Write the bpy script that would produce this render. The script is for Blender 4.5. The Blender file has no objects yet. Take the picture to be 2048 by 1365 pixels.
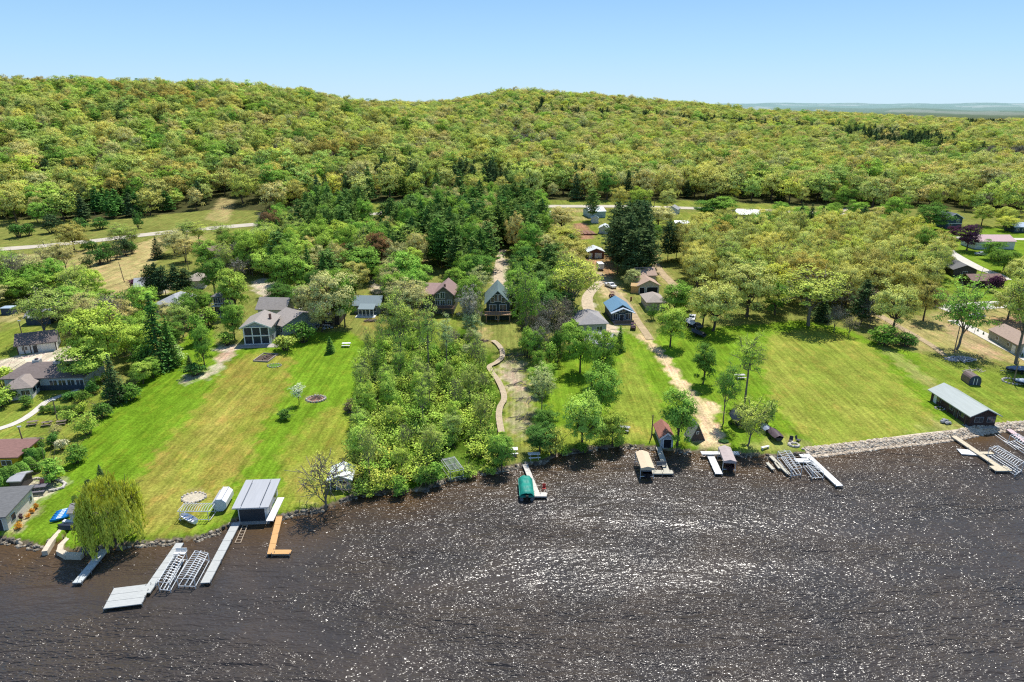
import bpy, math, random
import numpy as np
from mathutils import Vector, Matrix
R = math.radians
rng = np.random.default_rng(7)
random.seed(7)
scene = bpy.context.scene
COL = scene.collection

# ------------------------------------------------------------------ camera
CAM_H, PITCH, FPX = 62.0, R(19.0), 1365.33
SP, CP = math.sin(PITCH), math.cos(PITCH)
cam_d = bpy.data.cameras.new('camera'); cam = bpy.data.objects.new('camera', cam_d); COL.objects.link(cam)
cam_d.lens = 24; cam_d.sensor_width = 36; cam_d.clip_end = 40000; cam_d.clip_start = 1
cam.location = (0, 0, CAM_H); cam.rotation_euler = (R(90) - PITCH, 0, 0)
scene.camera = cam

# ------------------------------------------------------------------ terrain
SHORE_PX = [(-220, 1072), (-60, 1080), (0, 1084), (50, 1093), (75, 1100), (94, 1102), (104, 1082), (128, 1060), (144, 1064), (124, 1086), (117, 1101), (135, 1108), (160, 1107), (200, 1101),
            (270, 1093), (330, 1089), (360, 1086), (400, 1080), (440, 1066), (462, 1050), (478, 1040), (545, 1041), (560, 1040), (590, 1030),
            (640, 1024), (680, 1008), (710, 995), (740, 991), (790, 987), (850, 985), (870, 972), (900, 962), (960, 950), (1000, 944),
            (1040, 935), (1080, 930), (1120, 911), (1180, 900), (1250, 896), (1310, 900), (1350, 905), (1400, 909), (1480, 913),
            (1540, 916), (1640, 911), (1750, 897), (1850, 886), (1920, 877), (1980, 864), (2060, 858), (2250, 848), (2600, 835)]
def px_plane(px, py, z=0.0):
    u = (px - 1024) / FPX; v = (py - 682.5) / FPX
    t = (CAM_H - z) / (SP + v * CP)
    return u * t, t * (CP - v * SP)
_sh = [px_plane(x, y, 0.0) for x, y in SHORE_PX]
_sx = np.array([p[0] for p in _sh]); _sy = np.array([p[1] for p in _sh])
_o = np.argsort(_sx); _sx = _sx[_o]; _sy = _sy[_o]
_sx = np.concatenate([[-400], _sx, [600]]); _sy = np.concatenate([[80], _sy, [_sy[-1] + 30]])
def shore_y(X):
    return np.interp(X, _sx, _sy)
TA = np.array([-.95, -.6, -.4, -.3, -.2, -.1, 0, .1, .22, .35, .65, .95])
TY = np.array([380, 500, 600, 700, 850, 1000, 1300, 1600, 2200, 3500, 5000, 7000, 9000, 12000], float)
TH = np.array([
    [8, 22, 38, 56, 76, 84, 70, 50, 30, 20, 30, 60, 70, 60],
    [8, 20, 36, 53, 73, 83, 74, 52, 30, 20, 30, 60, 70, 60],
    [8, 18, 32, 48, 68, 78, 72, 52, 30, 20, 30, 60, 70, 60],
    [8, 16, 28, 43, 61, 69, 68, 54, 30, 20, 30, 60, 70, 60],
    [8, 14, 24, 35, 47, 52, 52, 52, 32, 20, 30, 60, 70, 60],
    [8, 12, 18, 26, 35, 42, 50, 56, 40, 20, 30, 60, 70, 60],
    [8, 11, 15, 20, 28, 38, 60, 82, 60, 20, 30, 60, 70, 60],
    [7.5, 10, 13, 17, 24, 33, 54, 75, 60, 20, 30, 60, 70, 60],
    [7, 9, 11, 14, 20, 27, 43, 58, 52, 20, 30, 62, 72, 60],
    [6.5, 8, 10, 12, 17, 22, 31, 38, 30, 12, 30, 76, 84, 60],
    [6, 7, 8, 9, 11, 13, 15, 17, 8, 2, 26, 74, 84, 60],
    [6, 7, 8, 9, 11, 12, 14, 15, 6, 0, 22, 70, 80, 60]], float)
def sstep(a, b, x):
    t = np.clip((x - a) / (b - a), 0, 1); return t * t * (3 - 2 * t)
def wob(X, Y, s, seed=0.0):
    return (np.sin(X / s + seed) * np.cos(Y / (s * 1.13) + seed * 1.7) + .6 * np.sin((X * .7 + Y * .9) / (s * .53) + seed * 2.3)
            + .4 * np.sin((X * 1.1 - Y * .6) / (s * .31) + seed * .7)) / 2
def hgt(X, Y):
    X = np.asarray(X, float); Y = np.asarray(Y, float)
    s = Y - shore_y(X)
    bank = np.where(s < 0, np.maximum(s * .35 - .12, -3.0), .75 * sstep(-.3, 1.6, s) - .12 * (1 - sstep(0, .6, s)))
    near = bank + .017 * np.clip(s - 2, 0, 260) + .12 * wob(X, Y, 9) * sstep(3, 25, s)
    a = np.clip(X / np.maximum(Y, 1), TA[0], TA[-1])
    ai = np.clip(np.searchsorted(TA, a) - 1, 0, len(TA) - 2); fa = (a - TA[ai]) / (TA[ai + 1] - TA[ai]); fa = fa * fa * (3 - 2 * fa) * .5 + fa * .5
    yc = np.clip(Y, TY[0], TY[-1])
    yi = np.clip(np.searchsorted(TY, yc) - 1, 0, len(TY) - 2); fy = (yc - TY[yi]) / (TY[yi + 1] - TY[yi])
    far = (TH[ai, yi] * (1 - fa) + TH[ai + 1, yi] * fa) * (1 - fy) + (TH[ai, yi + 1] * (1 - fa) + TH[ai + 1, yi + 1] * fa) * fy
    far = far + 3.0 * wob(X, Y, 60) * sstep(470, 700, Y) + 20 * wob(X, Y, 420, 1.3) * sstep(3000, 5500, Y)
    w = sstep(300, 420, Y)
    return np.where(Y < 420, near * (1 - w) + far * w, far)
def h1(x, y): return float(hgt(np.array([x]), np.array([y]))[0])
_ts = np.concatenate([np.linspace(60, 700, 1300), np.linspace(702, 5000, 1400)])
def at(px, py, z=None):
    """point of the ground (or of the level z) whose place in the photograph is px, py"""
    if z is not None:
        x, y = px_plane(px, py, z); return Vector((x, y, z))
    u = (px - 1024) / FPX; v = (py - 682.5) / FPX
    X = u * _ts; Y = _ts * (CP - v * SP); Z = CAM_H - _ts * (SP + v * CP)
    G = np.maximum(hgt(X, Y), 0.0)
    b = Z <= G
    i = int(np.argmax(b)) if b.any() else len(_ts) - 1
    i = max(i, 1); d0 = Z[i - 1] - G[i - 1]; d1 = Z[i] - G[i]
    f = d0 / (d0 - d1) if d0 != d1 else 0
    return Vector((X[i - 1] + f * (X[i] - X[i - 1]), Y[i - 1] + f * (Y[i] - Y[i - 1]), G[i - 1] + f * (G[i] - G[i - 1])))
def mpp(p):      # metres per photo pixel at a point
    t = p[1] * CP + (CAM_H - p[2]) * SP
    return t / FPX
def inpoly(X, Y, poly):
    P = np.array([(p[0], p[1]) for p in poly]); ins = np.zeros(X.shape, bool); n = len(P); j = n - 1
    for i in range(n):
        xi, yi = P[i]; xj, yj = P[j]
        if yi != yj:
            c = ((yi > Y) != (yj > Y)) & (X < (xj - xi) * (Y - yi) / (yj - yi) + xi)
            ins ^= c
        j = i
    return ins
def wpoly(pts): return [at(*p)[:2] for p in pts]

# ------------------------------------------------------------------ node materials
def new_mat(name):
    m = bpy.data.materials.new(name); m.use_nodes = True; nt = m.node_tree; nt.nodes.clear()
    o = nt.nodes.new('ShaderNodeOutputMaterial'); return m, nt, o
def N(nt, t, **k):
    n = nt.nodes.new(t)
    for a, b in k.items():
        if a.startswith('i_'):
            key = a[2:]; key = int(key) if key.isdigit() else key.replace('_', ' ')
            n.inputs[key].default_value = b
        else: setattr(n, a, b)
    return n
def rgba(c): return (c[0], c[1], c[2], 1)
_mats = {}
def M(name, col, rough=.7, var=.18, scale=1.5, metal=0.0, bump=0.0, stretch=(1, 1, 1), spec=.3):
    if name in _mats: return _mats[name]
    m, nt, o = new_mat(name)
    b = N(nt, 'ShaderNodeBsdfPrincipled', i_Roughness=rough, i_Metallic=metal); b.inputs['Specular IOR Level'].default_value = spec
    tc = N(nt, 'ShaderNodeTexCoord'); mp = N(nt, 'ShaderNodeMapping'); mp.inputs['Scale'].default_value = stretch
    nt.links.new(tc.outputs['Object'], mp.inputs[0])
    no = N(nt, 'ShaderNodeTexNoise', i_Scale=scale, i_Detail=6.0, i_Roughness=.65); nt.links.new(mp.outputs[0], no.inputs['Vector'])
    mr = N(nt, 'ShaderNodeMapRange'); mr.inputs[1].default_value = .3; mr.inputs[2].default_value = .7
    mr.inputs[3].default_value = 1 - var; mr.inputs[4].default_value = 1 + var; nt.links.new(no.outputs['Fac'], mr.inputs[0])
    mx = N(nt, 'ShaderNodeMix', data_type='RGBA', blend_type='MULTIPLY'); mx.inputs[0].default_value = 1
    mx.inputs[6].default_value = rgba(col); nt.links.new(mr.outputs[0], mx.inputs[7]); nt.links.new(mx.outputs[2], b.inputs['Base Color'])
    if bump:
        bp = N(nt, 'ShaderNodeBump', i_Strength=bump, i_Distance=.05); nt.links.new(no.outputs['Fac'], bp.inputs['Height']); nt.links.new(bp.outputs[0], b.inputs['Normal'])
    nt.links.new(b.outputs[0], o.inputs[0]); _mats[name] = m; return m
def leaf_mat(name, trans=.3, cvar=.35):
    m, nt, o = new_mat(name); L = nt.links
    oi = N(nt, 'ShaderNodeObjectInfo'); at_ = N(nt, 'ShaderNodeAttribute', attribute_type='INSTANCER', attribute_name='tint')
    gt = N(nt, 'ShaderNodeMath', operation='GREATER_THAN'); gt.inputs[1].default_value = .0005; L.new(at_.outputs['Fac'], gt.inputs[0])
    mx = N(nt, 'ShaderNodeMix', data_type='RGBA'); L.new(gt.outputs[0], mx.inputs[0]); L.new(oi.outputs['Color'], mx.inputs[6]); L.new(at_.outputs['Color'], mx.inputs[7])
    g = N(nt, 'ShaderNodeNewGeometry')
    rr = N(nt, 'ShaderNodeMapRange'); rr.inputs[3].default_value = 1 - cvar; rr.inputs[4].default_value = 1 + cvar; L.new(g.outputs['Random Per Island'], rr.inputs[0])
    no = N(nt, 'ShaderNodeTexNoise', i_Scale=.35, i_Detail=3.0); L.new(g.outputs['Position'], no.inputs['Vector'])
    nr = N(nt, 'ShaderNodeMapRange'); nr.inputs[1].default_value = .35; nr.inputs[2].default_value = .65; nr.inputs[3].default_value = .78; nr.inputs[4].default_value = 1.22; L.new(no.outputs['Fac'], nr.inputs[0])
    mu = N(nt, 'ShaderNodeMath', operation='MULTIPLY'); L.new(rr.outputs[0], mu.inputs[0]); L.new(nr.outputs[0], mu.inputs[1])
    m2 = N(nt, 'ShaderNodeMix', data_type='RGBA', blend_type='MULTIPLY'); m2.inputs[0].default_value = 1; L.new(mx.outputs[2], m2.inputs[6]); L.new(mu.outputs[0], m2.inputs[7])
    d = N(nt, 'ShaderNodeBsdfDiffuse'); t = N(nt, 'ShaderNodeBsdfTranslucent'); L.new(m2.outputs[2], d.inputs[0]); L.new(m2.outputs[2], t.inputs[0])
    ms = N(nt, 'ShaderNodeMixShader'); ms.inputs[0].default_value = trans; L.new(d.outputs[0], ms.inputs[1]); L.new(t.outputs[0], ms.inputs[2]); L.new(ms.outputs[0], o.inputs[0])
    return m
LEAF = leaf_mat('leaves', .2, .22); NEEDLE = leaf_mat('needles', .15, .3)
BARK = M('bark', (.10, .078, .058), .9, .35, 6, bump=.5); BARKG = M('grey_bark', (.2, .17, .14), .9, .3, 6, bump=.5)

# ------------------------------------------------------------------ mesh helpers
def mesh_arr(name, V, F, mats=(), mi=None, smooth=False):
    me = bpy.data.meshes.new(name); V = np.asarray(V, np.float32); F = np.asarray(F, np.int32)
    me.vertices.add(len(V)); me.vertices.foreach_set('co', V.ravel())
    k = F.shape[1]; me.loops.add(F.size); me.loops.foreach_set('vertex_index', F.ravel())
    me.polygons.add(len(F)); me.polygons.foreach_set('loop_start', np.arange(0, F.size, k, dtype=np.int32))
    try: me.polygons.foreach_set('loop_total', np.full(len(F), k, np.int32))
    except Exception: pass
    for m in mats: me.materials.append(m)
    if mi is not None: me.polygons.foreach_set('material_index', np.asarray(mi, np.int32))
    if smooth: me.polygons.foreach_set('use_smooth', np.ones(len(F), bool))
    me.update(calc_edges=True); me.validate(); return me
def tag(o, label=None, cat=None, group=None, kind=None):
    if label: o['label'] = label
    if cat: o['category'] = cat
    if group: o['group'] = group
    if kind: o['kind'] = kind
    return o
def link(name, me, parent=None, loc=None, rz=0):
    o = bpy.data.objects.new(name, me); COL.objects.link(o)
    if parent: o.parent = parent
    if loc is not None: o.location = loc
    o.rotation_euler = (0, 0, rz); return o
def thing(name, label, cat, loc, rz=0, group=None):
    o = bpy.data.objects.new(name, None); COL.objects.link(o); o.location = loc; o.rotation_euler = (0, 0, rz); o.empty_display_size = .5
    return tag(o, label, cat, group)
class MB:
    def __init__(s): s.v = []; s.f = []
    def add(s, vs, fs):
        b = len(s.v); s.v += [tuple(v) for v in vs]; s.f += [tuple(b + i for i in f) for f in fs]; return s
    def box(s, c, d, rz=0, tx=0):
        x, y, z = [k / 2 for k in d]; cs, sn = math.cos(rz), math.sin(rz); vs = []
        for dz in (-z, z):
            for dx, dy in ((-x, -y), (x, -y), (x, y), (-x, y)):
                if tx and dz > 0: dx *= tx; dy *= tx
                vs.append((c[0] + dx * cs - dy * sn, c[1] + dx * sn + dy * cs, c[2] + dz))
        return s.add(vs, [(3, 2, 1, 0), (4, 5, 6, 7), (0, 1, 5, 4), (1, 2, 6, 5), (2, 3, 7, 6), (3, 0, 4, 7)])
    def tube(s, p, q, r, r2=None, n=6, cap=True):
        p = Vector(p); q = Vector(q); d = (q - p)
        if d.length < 1e-6: return s
        d.normalize(); a = d.orthogonal().normalized(); b = d.cross(a); r2 = r if r2 is None else r2; vs = []
        for c, rr in ((p, r), (q, r2)):
            for i in range(n):
                t = 2 * math.pi * i / n; vs.append(c + a * rr * math.cos(t) + b * rr * math.sin(t))
        fs = [(i, (i + 1) % n, n + (i + 1) % n, n + i) for i in range(n)]
        if cap: fs += [tuple(range(n))[::-1], tuple(range(n, 2 * n))]
        return s.add(vs, fs)
    def prism(s, pts, y0, y1):      # cross-section in x,z pushed along y
        n = len(pts); vs = [(x, y0, z) for x, z in pts] + [(x, y1, z) for x, z in pts]
        return s.add(vs, [(i, (i + 1) % n, n + (i + 1) % n, n + i) for i in range(n)] + [tuple(range(n))[::-1], tuple(range(n, 2 * n))])
    def blob(s, c, r, seed=0, rough=.2, flat=1.0, seg=8, rings=5):
        rn = random.Random(seed); vs = [(c[0], c[1], c[2] + r[2])]
        for j in range(1, rings):
            ph = math.pi * j / rings
            for i in range(seg):
                th = 2 * math.pi * i / seg; k = 1 + rn.uniform(-rough, rough)
                vs.append((c[0] + r[0] * k * math.sin(ph) * math.cos(th), c[1] + r[1] * k * math.sin(ph) * math.sin(th), c[2] + r[2] * k * math.cos(ph) * flat))
        vs.append((c[0], c[1], c[2] - r[2])); fs = []
        for i in range(seg):
            fs.append((0, 1 + i, 1 + (i + 1) % seg)); L = 1 + (rings - 2) * seg; fs.append((L + (i + 1) % seg, L + i, len(vs) - 1))
            for j in range(rings - 2):
                a = 1 + j * seg; fs.append((a + i, a + seg + i, a + seg + (i + 1) % seg, a + (i + 1) % seg))
        return s.add(vs, fs)
    def build(s, name, mat, parent=None, loc=None, rz=0, smooth=False, bevel=0):
        me = bpy.data.meshes.new(name); me.from_pydata(s.v, [], s.f)
        me.materials.append(mat); me.update()
        if smooth: me.polygons.foreach_set('use_smooth', [True] * len(me.polygons))
        o = link(name, me, parent, loc, rz)
        if bevel:
            m = o.modifiers.new('bevel', 'BEVEL'); m.width = bevel; m.segments = 2
        return o
# ------------------------------------------------------------------ ground colours (world polygons painted into the sheet)
GREEN = (.145, .25, .018); GREEN2 = (.185, .235, .035); YEL = (.30, .29, .06); OCHRE = (.30, .23, .055); SAND = (.62, .47, .27)
STRAW = (.40, .33, .14); SCRUB = (.19, .21, .05); WOODF = (.07, .075, .028); GRAVEL = (.58, .50, .38); REED = (.47, .38, .27); DKGREEN = (.05, .12, .008)
ZONES = [  # colour, alpha, noise amount, polygon of photo points on the ground
    (SCRUB, 1, .1, [(-400, 560), (-400, 452), (0, 452), (160, 447), (300, 432), (420, 420), (540, 422), (720, 406), (900, 399), (1100, 401), (1350, 400), (1560, 408), (1700, 418), (1830, 415), (2048, 430), (2400, 436), (2400, 520), (1200, 440)]),
    (GREEN2, .8, .5, [(560, 424), (720, 408), (900, 400), (1350, 402), (1560, 410), (1560, 420), (1350, 413), (1100, 410), (900, 415), (720, 428), (600, 440)]),
    (SCRUB, 1, 0, [(-200, 1060), (-300, 440), (2400, 440), (2500, 840), (2200, 860)]),
    (GREEN2, 1, .2, [(-100, 700), (30, 655), (110, 660), (150, 700), (200, 760), (230, 800), (150, 900), (90, 960), (-100, 940)]),
    (GREEN, 1, .0, [(-150, 1085), (0, 1090), (50, 1099), (75, 1106), (125, 1108), (200, 1108), (300, 1096), (380, 1088), (450, 1066), (485, 1048), (545, 1045), (600, 1030), (700, 1002), (725, 900), (715, 760), (745, 700), (700, 662), (600, 668), (540, 660),
                   (480, 700), (440, 740), (425, 650), (385, 660), (350, 700), (300, 745), (240, 800), (170, 880), (110, 950), (60, 958), (0, 1000)]),
    (OCHRE, .78, .5, [(250, 1000), (330, 890), (410, 800), (455, 728), (520, 700), (585, 715), (570, 790), (520, 860), (500, 930), (440, 985), (380, 1060), (270, 1070)]),
    (YEL, .6, .6, [(290, 1080), (300, 980), (400, 860), (470, 770), (500, 790), (430, 900), (400, 980), (470, 990), (450, 1050), (360, 1085)]),
    (OCHRE, .55, .6, [(560, 900), (620, 840), (690, 800), (715, 900), (700, 1000), (600, 1020), (560, 1000)]),
    (YEL, .6, .5, [(560, 950), (650, 900), (700, 900), (700, 1000), (600, 1022), (566, 1000)]),
    ((.125, .225, .014), .9, .1, [(150, 900), (230, 800), (330, 730), (390, 720), (400, 760), (320, 850), (230, 980), (150, 1000), (120, 960)]),
    (DKGREEN, 1, .2, [(705, 1000), (712, 760), (730, 690), (840, 640), (940, 660), (1000, 700), (985, 740), (1005, 800), (1000, 900), (1020, 940), (950, 955), (860, 985), (760, 992)]),
    (GREEN2, .9, .3, [(860, 640), (905, 620), (925, 640), (900, 720), (868, 720)]),
    (GREEN2, 1, .3, [(990, 700), (1070, 690), (1090, 780), (1085, 840), (1060, 900), (1010, 900), (1000, 800)]),
    (REED, .9, .75, [(1005, 722), (1030, 706), (1052, 722), (1046, 760), (1060, 790), (1062, 830), (1050, 870), (1020, 872), (1020, 840), (1026, 800), (1014, 770), (998, 742)]),
    (SCRUB, .8, .4, [(945, 650), (1025, 640), (1100, 660), (1090, 720), (1000, 720), (960, 700)]),
    (STRAW, .7, .4, [(940, 655), (975, 655), (985, 690), (950, 690)]),
    (GREEN, 1, .1, [(1055, 935), (1085, 880), (1080, 800), (1100, 720), (1150, 690), (1230, 660), (1262, 640), (1290, 690), (1330, 660), (1420, 655), (1530, 648), (1600, 640), (1700, 660), (1760, 690), (1830, 705), (1900, 735), (2100, 760), (2250, 855), (1980, 868),
                    (1850, 890), (1700, 908), (1640, 916), (1540, 920), (1350, 910), (1180, 905), (1100, 925)]),
    (YEL, .75, .45, [(1540, 668), (1640, 655), (1740, 690), (1800, 760), (1880, 850), (1800, 880), (1640, 905), (1590, 860), (1545, 800), (1520, 720)]),
    (GREEN2, .55, .5, [(1560, 700), (1680, 690), (1760, 760), (1700, 800), (1600, 760)]),
    (YEL, .5, .4, [(1225, 760), (1255, 690), (1290, 760), (1360, 870), (1320, 880), (1250, 885), (1220, 860)]),
    (YEL, .55, .4, [(1080, 860), (1180, 850), (1260, 840), (1310, 880), (1300, 893), (1180, 897), (1060, 925)]),
    (GREEN, .9, .1, [(1490, 780), (1520, 770), (1570, 850), (1650, 905), (1600, 912), (1540, 850)]),
    (STRAW, .55, .5, [(1590, 870), (1640, 905), (1540, 914), (1480, 908), (1500, 885)]),
    (SAND, 1, .12, [(1266, 670), (1285, 668), (1300, 680), (1326, 702), (1368, 758), (1405, 805), (1432, 845), (1450, 870), (1452, 890), (1436, 899), (1410, 900), (1384, 884), (1374, 872), (1396, 862), (1400, 846), (1388, 826), (1350, 772), (1322, 724), (1298, 692)]),
    (SAND, .95, .15, [(1404, 798), (1420, 800), (1440, 818), (1443, 832), (1425, 834), (1412, 822)]),
    (STRAW, .6, .5, [(1232, 560), (1262, 600), (1290, 640), (1310, 690), (1270, 672), (1240, 655), (1262, 640), (1235, 600), (1215, 580)]),
    (GRAVEL, .85, .3, [(1168, 600), (1185, 600), (1200, 640), (1238, 655), (1240, 668), (1215, 668), (1180, 640), (1170, 625)]),
    (SAND, .7, .4, [(1180, 520), (1215, 525), (1222, 555), (1250, 590), (1232, 600), (1205, 596), (1195, 560)]),
    ((.3, .17, .09), .9, .3, [(1170, 505), (1225, 510), (1232, 560), (1200, 545), (1178, 530)]),
    (GREEN2, .9, .3, [(1140, 430), (1190, 445), (1215, 490), (1190, 492), (1150, 478)]),
    (STRAW, .8, .4, [(1090, 420), (1185, 418), (1180, 440), (1110, 445)]),
    ((.32, .18, .11), 1, .25, [(1146, 448), (1172, 446), (1190, 478), (1150, 480)]),
    (STRAW, .85, .4, [(1295, 480), (1312, 490), (1320, 530), (1370, 580), (1400, 610), (1370, 610), (1320, 560), (1300, 520)]),
    (GREEN2, .8, .3, [(1060, 425), (1500, 425), (1560, 440), (1500, 470), (1400, 470), (1290, 445)]),
    (GREEN2, .9, .2, [(1440, 440), (1520, 440), (1520, 470), (1450, 470)]),
    (GREEN, .9, .2, [(1760, 440), (1960, 455), (2200, 460), (2300, 560), (2000, 560), (1890, 520), (1780, 480)]),
    (GREEN, .8, .3, [(1870, 540), (1990, 550), (2060, 570), (2200, 610), (1950, 612), (1870, 570)]),
    (STRAW, .75, .5, [(1700, 610), (1800, 640), (1900, 620), (2060, 600), (2300, 640), (2250, 720), (2048, 730), (1930, 715), (1830, 700), (1740, 670)]),
    ((.42, .30, .18), .6, .4, [(1870, 640), (1925, 655), (2010, 710), (1990, 720), (1920, 690)]),
    ((.35, .22, .13), .9, .2, [(1985, 640), (2060, 625), (2200, 640), (2200, 700), (2048, 690), (1990, 665)]),
    (GREEN2, .9, .3, [(1830, 705), (1890, 720), (1990, 735), (2100, 740), (2300, 770), (2250, 855), (1990, 862), (1880, 790)]),
    (STRAW, .5, .4, [(1755, 694), (1772, 690), (1830, 730), (1900, 790), (1905, 800), (1870, 790), (1800, 735)]),
    (STRAW, .6, .6, [(1820, 870), (1870, 840), (1960, 850), (1990, 858), (1900, 878)]),
    (STRAW, 1, .35, [(164, 592), (168, 545), (200, 520), (245, 500), (330, 468), (330, 500), (296, 540), (275, 575), (225, 600)]),
    (STRAW, .8, .5, [(-200, 520), (0, 512), (160, 500), (420, 468), (520, 460), (500, 500), (330, 480), (180, 545), (100, 545), (-200, 560)]),
    (GREEN2, .85, .3, [(405, 470), (510, 456), (512, 480), (420, 490)]),
    (SCRUB, .9, .5, [(-200, 500), (-200, 470), (0, 470), (250, 445), (400, 430), (540, 425), (560, 445), (400, 455), (200, 478), (0, 498)]),
    (STRAW, .8, .4, [(408, 440), (440, 395), (470, 400), (455, 445)]),
    (GRAVEL, .95, .15, [(-100, 748), (0, 720), (60, 707), (110, 697), (190, 690), (180, 708), (140, 728), (60, 745), (0, 762), (-100, 790)]),
    (GRAVEL, .8, .3, [(275, 575), (300, 552), (345, 575), (330, 590)]),
    (GRAVEL, .9, .2, [(500, 570), (520, 556), (555, 560), (535, 600), (520, 590)]),
    (STRAW, .8, .3, [(690, 450), (705, 432), (745, 425), (740, 450), (700, 462)]),
    (GRAVEL, .8, .3, [(740, 555), (765, 550), (770, 585), (745, 590)]),
    (GRAVEL, .8, .4, [(985, 545), (1000, 515), (1015, 520), (1020, 570), (1015, 590), (985, 580)]),
    (STRAW, .7, .3, [(842, 560), (845, 515), (858, 515), (858, 560)]),
    (GRAVEL, .9, .3, [(355, 768), (362, 758), (385, 748), (412, 748), (428, 728), (446, 706), (428, 700), (430, 692), (480, 689), (482, 694), (462, 712), (440, 740), (424, 756), (386, 760), (374, 772)]),
    ((.42, .25, .15), .8, .4, [(436, 712), (455, 700), (474, 698), (455, 718), (440, 725)]),
    (GRAVEL, .9, .2, [(12, 1000), (40, 966), (60, 958), (110, 960), (130, 966), (125, 975), (95, 985), (72, 1010), (60, 1002), (40, 995)]),
    ((.5, .36, .28), .8, .3, [(20, 1065), (45, 1030), (66, 1012), (80, 1012), (66, 1032), (66, 1040), (45, 1055), (25, 1066)]),
    (SCRUB, .6, .6, [(610, 600), (700, 600), (780, 620), (760, 660), (700, 668), (620, 660)]),
    (OCHRE, .6, .5, [(725, 632), (765, 632), (775, 662), (730, 664)]),
    ((.12, .10, .06), .8, .4, [(700, 812), (725, 795), (735, 830), (690, 830)]),
    (STRAW, .9, .3, [(368, 1000), (382, 984), (398, 984), (408, 994), (392, 1002)]),
    (SAND, .6, .4, [(605, 1012), (622, 1010), (618, 1026), (604, 1024)]),
    ((.33, .20, .14), .9, .2, [(612, 796), (640, 789), (652, 797), (636, 806), (616, 805)]),
    (GREEN2, .6, .5, [(0, 645), (100, 650), (110, 690), (0, 690)]),
    (STRAW, .7, .4, [(-60, 640), (0, 632), (60, 620), (75, 632), (30, 642), (-60, 655)]),
]
WZ = [(c, a, n, wpoly(p)) for c, a, n, p in ZONES]
def paint(X, Y):
    """soft-edged zone colours at world points"""
    n = len(X); col = np.empty((n, 3)); col[:] = WOODF
    outer = Y > 150
    jit = [(wob(X, Y, 1.1, 3) * 1.0, wob(X, Y, 1.3, 9) * 1.0), (.45, .2), (-.45, -.2), (.2, -.45), (-.2, .45)]
    nz = .5 + .5 * wob(X * 1.0, Y * .45, 2.6, 5.0) + .0; nz2 = .5 + .5 * wob(X, Y, .9, 11)
    for c, a, nn, poly in WZ:
        P = np.array(poly); b = (X > P[:, 0].min() - 3) & (X < P[:, 0].max() + 3) & (Y > P[:, 1].min() - 3) & (Y < P[:, 1].max() + 3)
        idx = np.nonzero(b)[0]
        if not len(idx): continue
        x = X[idx]; y = Y[idx]; cov = np.zeros(len(idx)); wx = wob(x, y, 1.1, 3) * .9; wy = wob(x, y, 1.4, 9) * .9
        soft = 1.0 + 2.2 * nn
        for dx, dy in ((.4, .2), (-.4, -.2), (.2, -.4), (-.2, .4), (0, 0)):
            cov += inpoly(x + wx * soft + dx * soft, y + wy * soft + dy * soft * 1.6, poly)
        cov /= 5
        k = cov * a * np.clip(1 - nn * (1.3 * nz[idx] + .5 * nz2[idx] - .4), 0, 1)
        col[idx] = col[idx] * (1 - k[:, None]) + np.array(c) * k[:, None]
    return col
# one sheet, finer near the lake, out to the horizon
NU = 820
us = np.linspace(-1.12, 1.12, NU)
ys = [58.0]
while ys[-1] < 13500: ys.append(ys[-1] + max(.34, (ys[-1]) * .0031 if ys[-1] < 450 else (ys[-1] * .008 if ys[-1] < 2500 else ys[-1] * .02)))
ys = np.array(ys); NV = len(ys)
Xg = (us[None, :] * (ys[:, None] + 30)); Yg = np.repeat(ys[:, None], NU, 1)
Zg = hgt(Xg, Yg)
V = np.stack([Xg, Yg, Zg], -1).reshape(-1, 3)
ii = (np.arange(NV - 1)[:, None] * NU + np.arange(NU - 1)[None, :]).ravel()
F = np.stack([ii, ii + 1, ii + NU + 1, ii + NU], -1)
gm, nt, out = new_mat('ground_cover'); L = nt.links
gme = mesh_arr('ground', V, F, [gm], smooth=True)
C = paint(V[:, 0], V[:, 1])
fy = V[:, 1]
# far country: wooded and open land, distance haze painted into its colour as blue
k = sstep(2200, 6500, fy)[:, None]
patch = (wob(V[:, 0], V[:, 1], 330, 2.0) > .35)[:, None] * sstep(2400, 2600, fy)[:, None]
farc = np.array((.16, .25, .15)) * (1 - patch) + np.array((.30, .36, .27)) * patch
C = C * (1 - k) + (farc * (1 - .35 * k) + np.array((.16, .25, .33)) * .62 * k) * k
sub = (V[:, 2] < .02)[:, None]; C = np.where(sub, np.array((.10, .055, .02)), C)
bankm = ((V[:, 2] > .0) & (V[:, 2] < .45) & (fy < 160))[:, None]; C = np.where(bankm, np.array((.22, .18, .11)), C)
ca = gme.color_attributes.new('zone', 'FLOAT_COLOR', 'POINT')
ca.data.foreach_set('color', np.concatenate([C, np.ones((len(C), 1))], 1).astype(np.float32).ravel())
ground = link('ground', gme); tag(ground, kind='structure')
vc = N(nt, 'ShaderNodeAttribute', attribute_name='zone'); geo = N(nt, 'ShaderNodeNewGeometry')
def gnoise(scale, sx, sy, rot, lo, hi, detail=4, a=.32, b=.68):
    mp = N(nt, 'ShaderNodeMapping'); mp.inputs['Rotation'].default_value = (0, 0, rot); mp.inputs['Scale'].default_value = (sx, sy, 1)
    L.new(geo.outputs['Position'], mp.inputs[0]); no = N(nt, 'ShaderNodeTexNoise', i_Scale=scale, i_Detail=float(detail), i_Roughness=.7); L.new(mp.outputs[0], no.inputs['Vector'])
    mr = N(nt, 'ShaderNodeMapRange'); mr.inputs[1].default_value = a; mr.inputs[2].default_value = b; mr.inputs[3].default_value = lo; mr.inputs[4].default_value = hi; L.new(no.outputs['Fac'], mr.inputs[0]); return mr, no
cur = None
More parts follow.
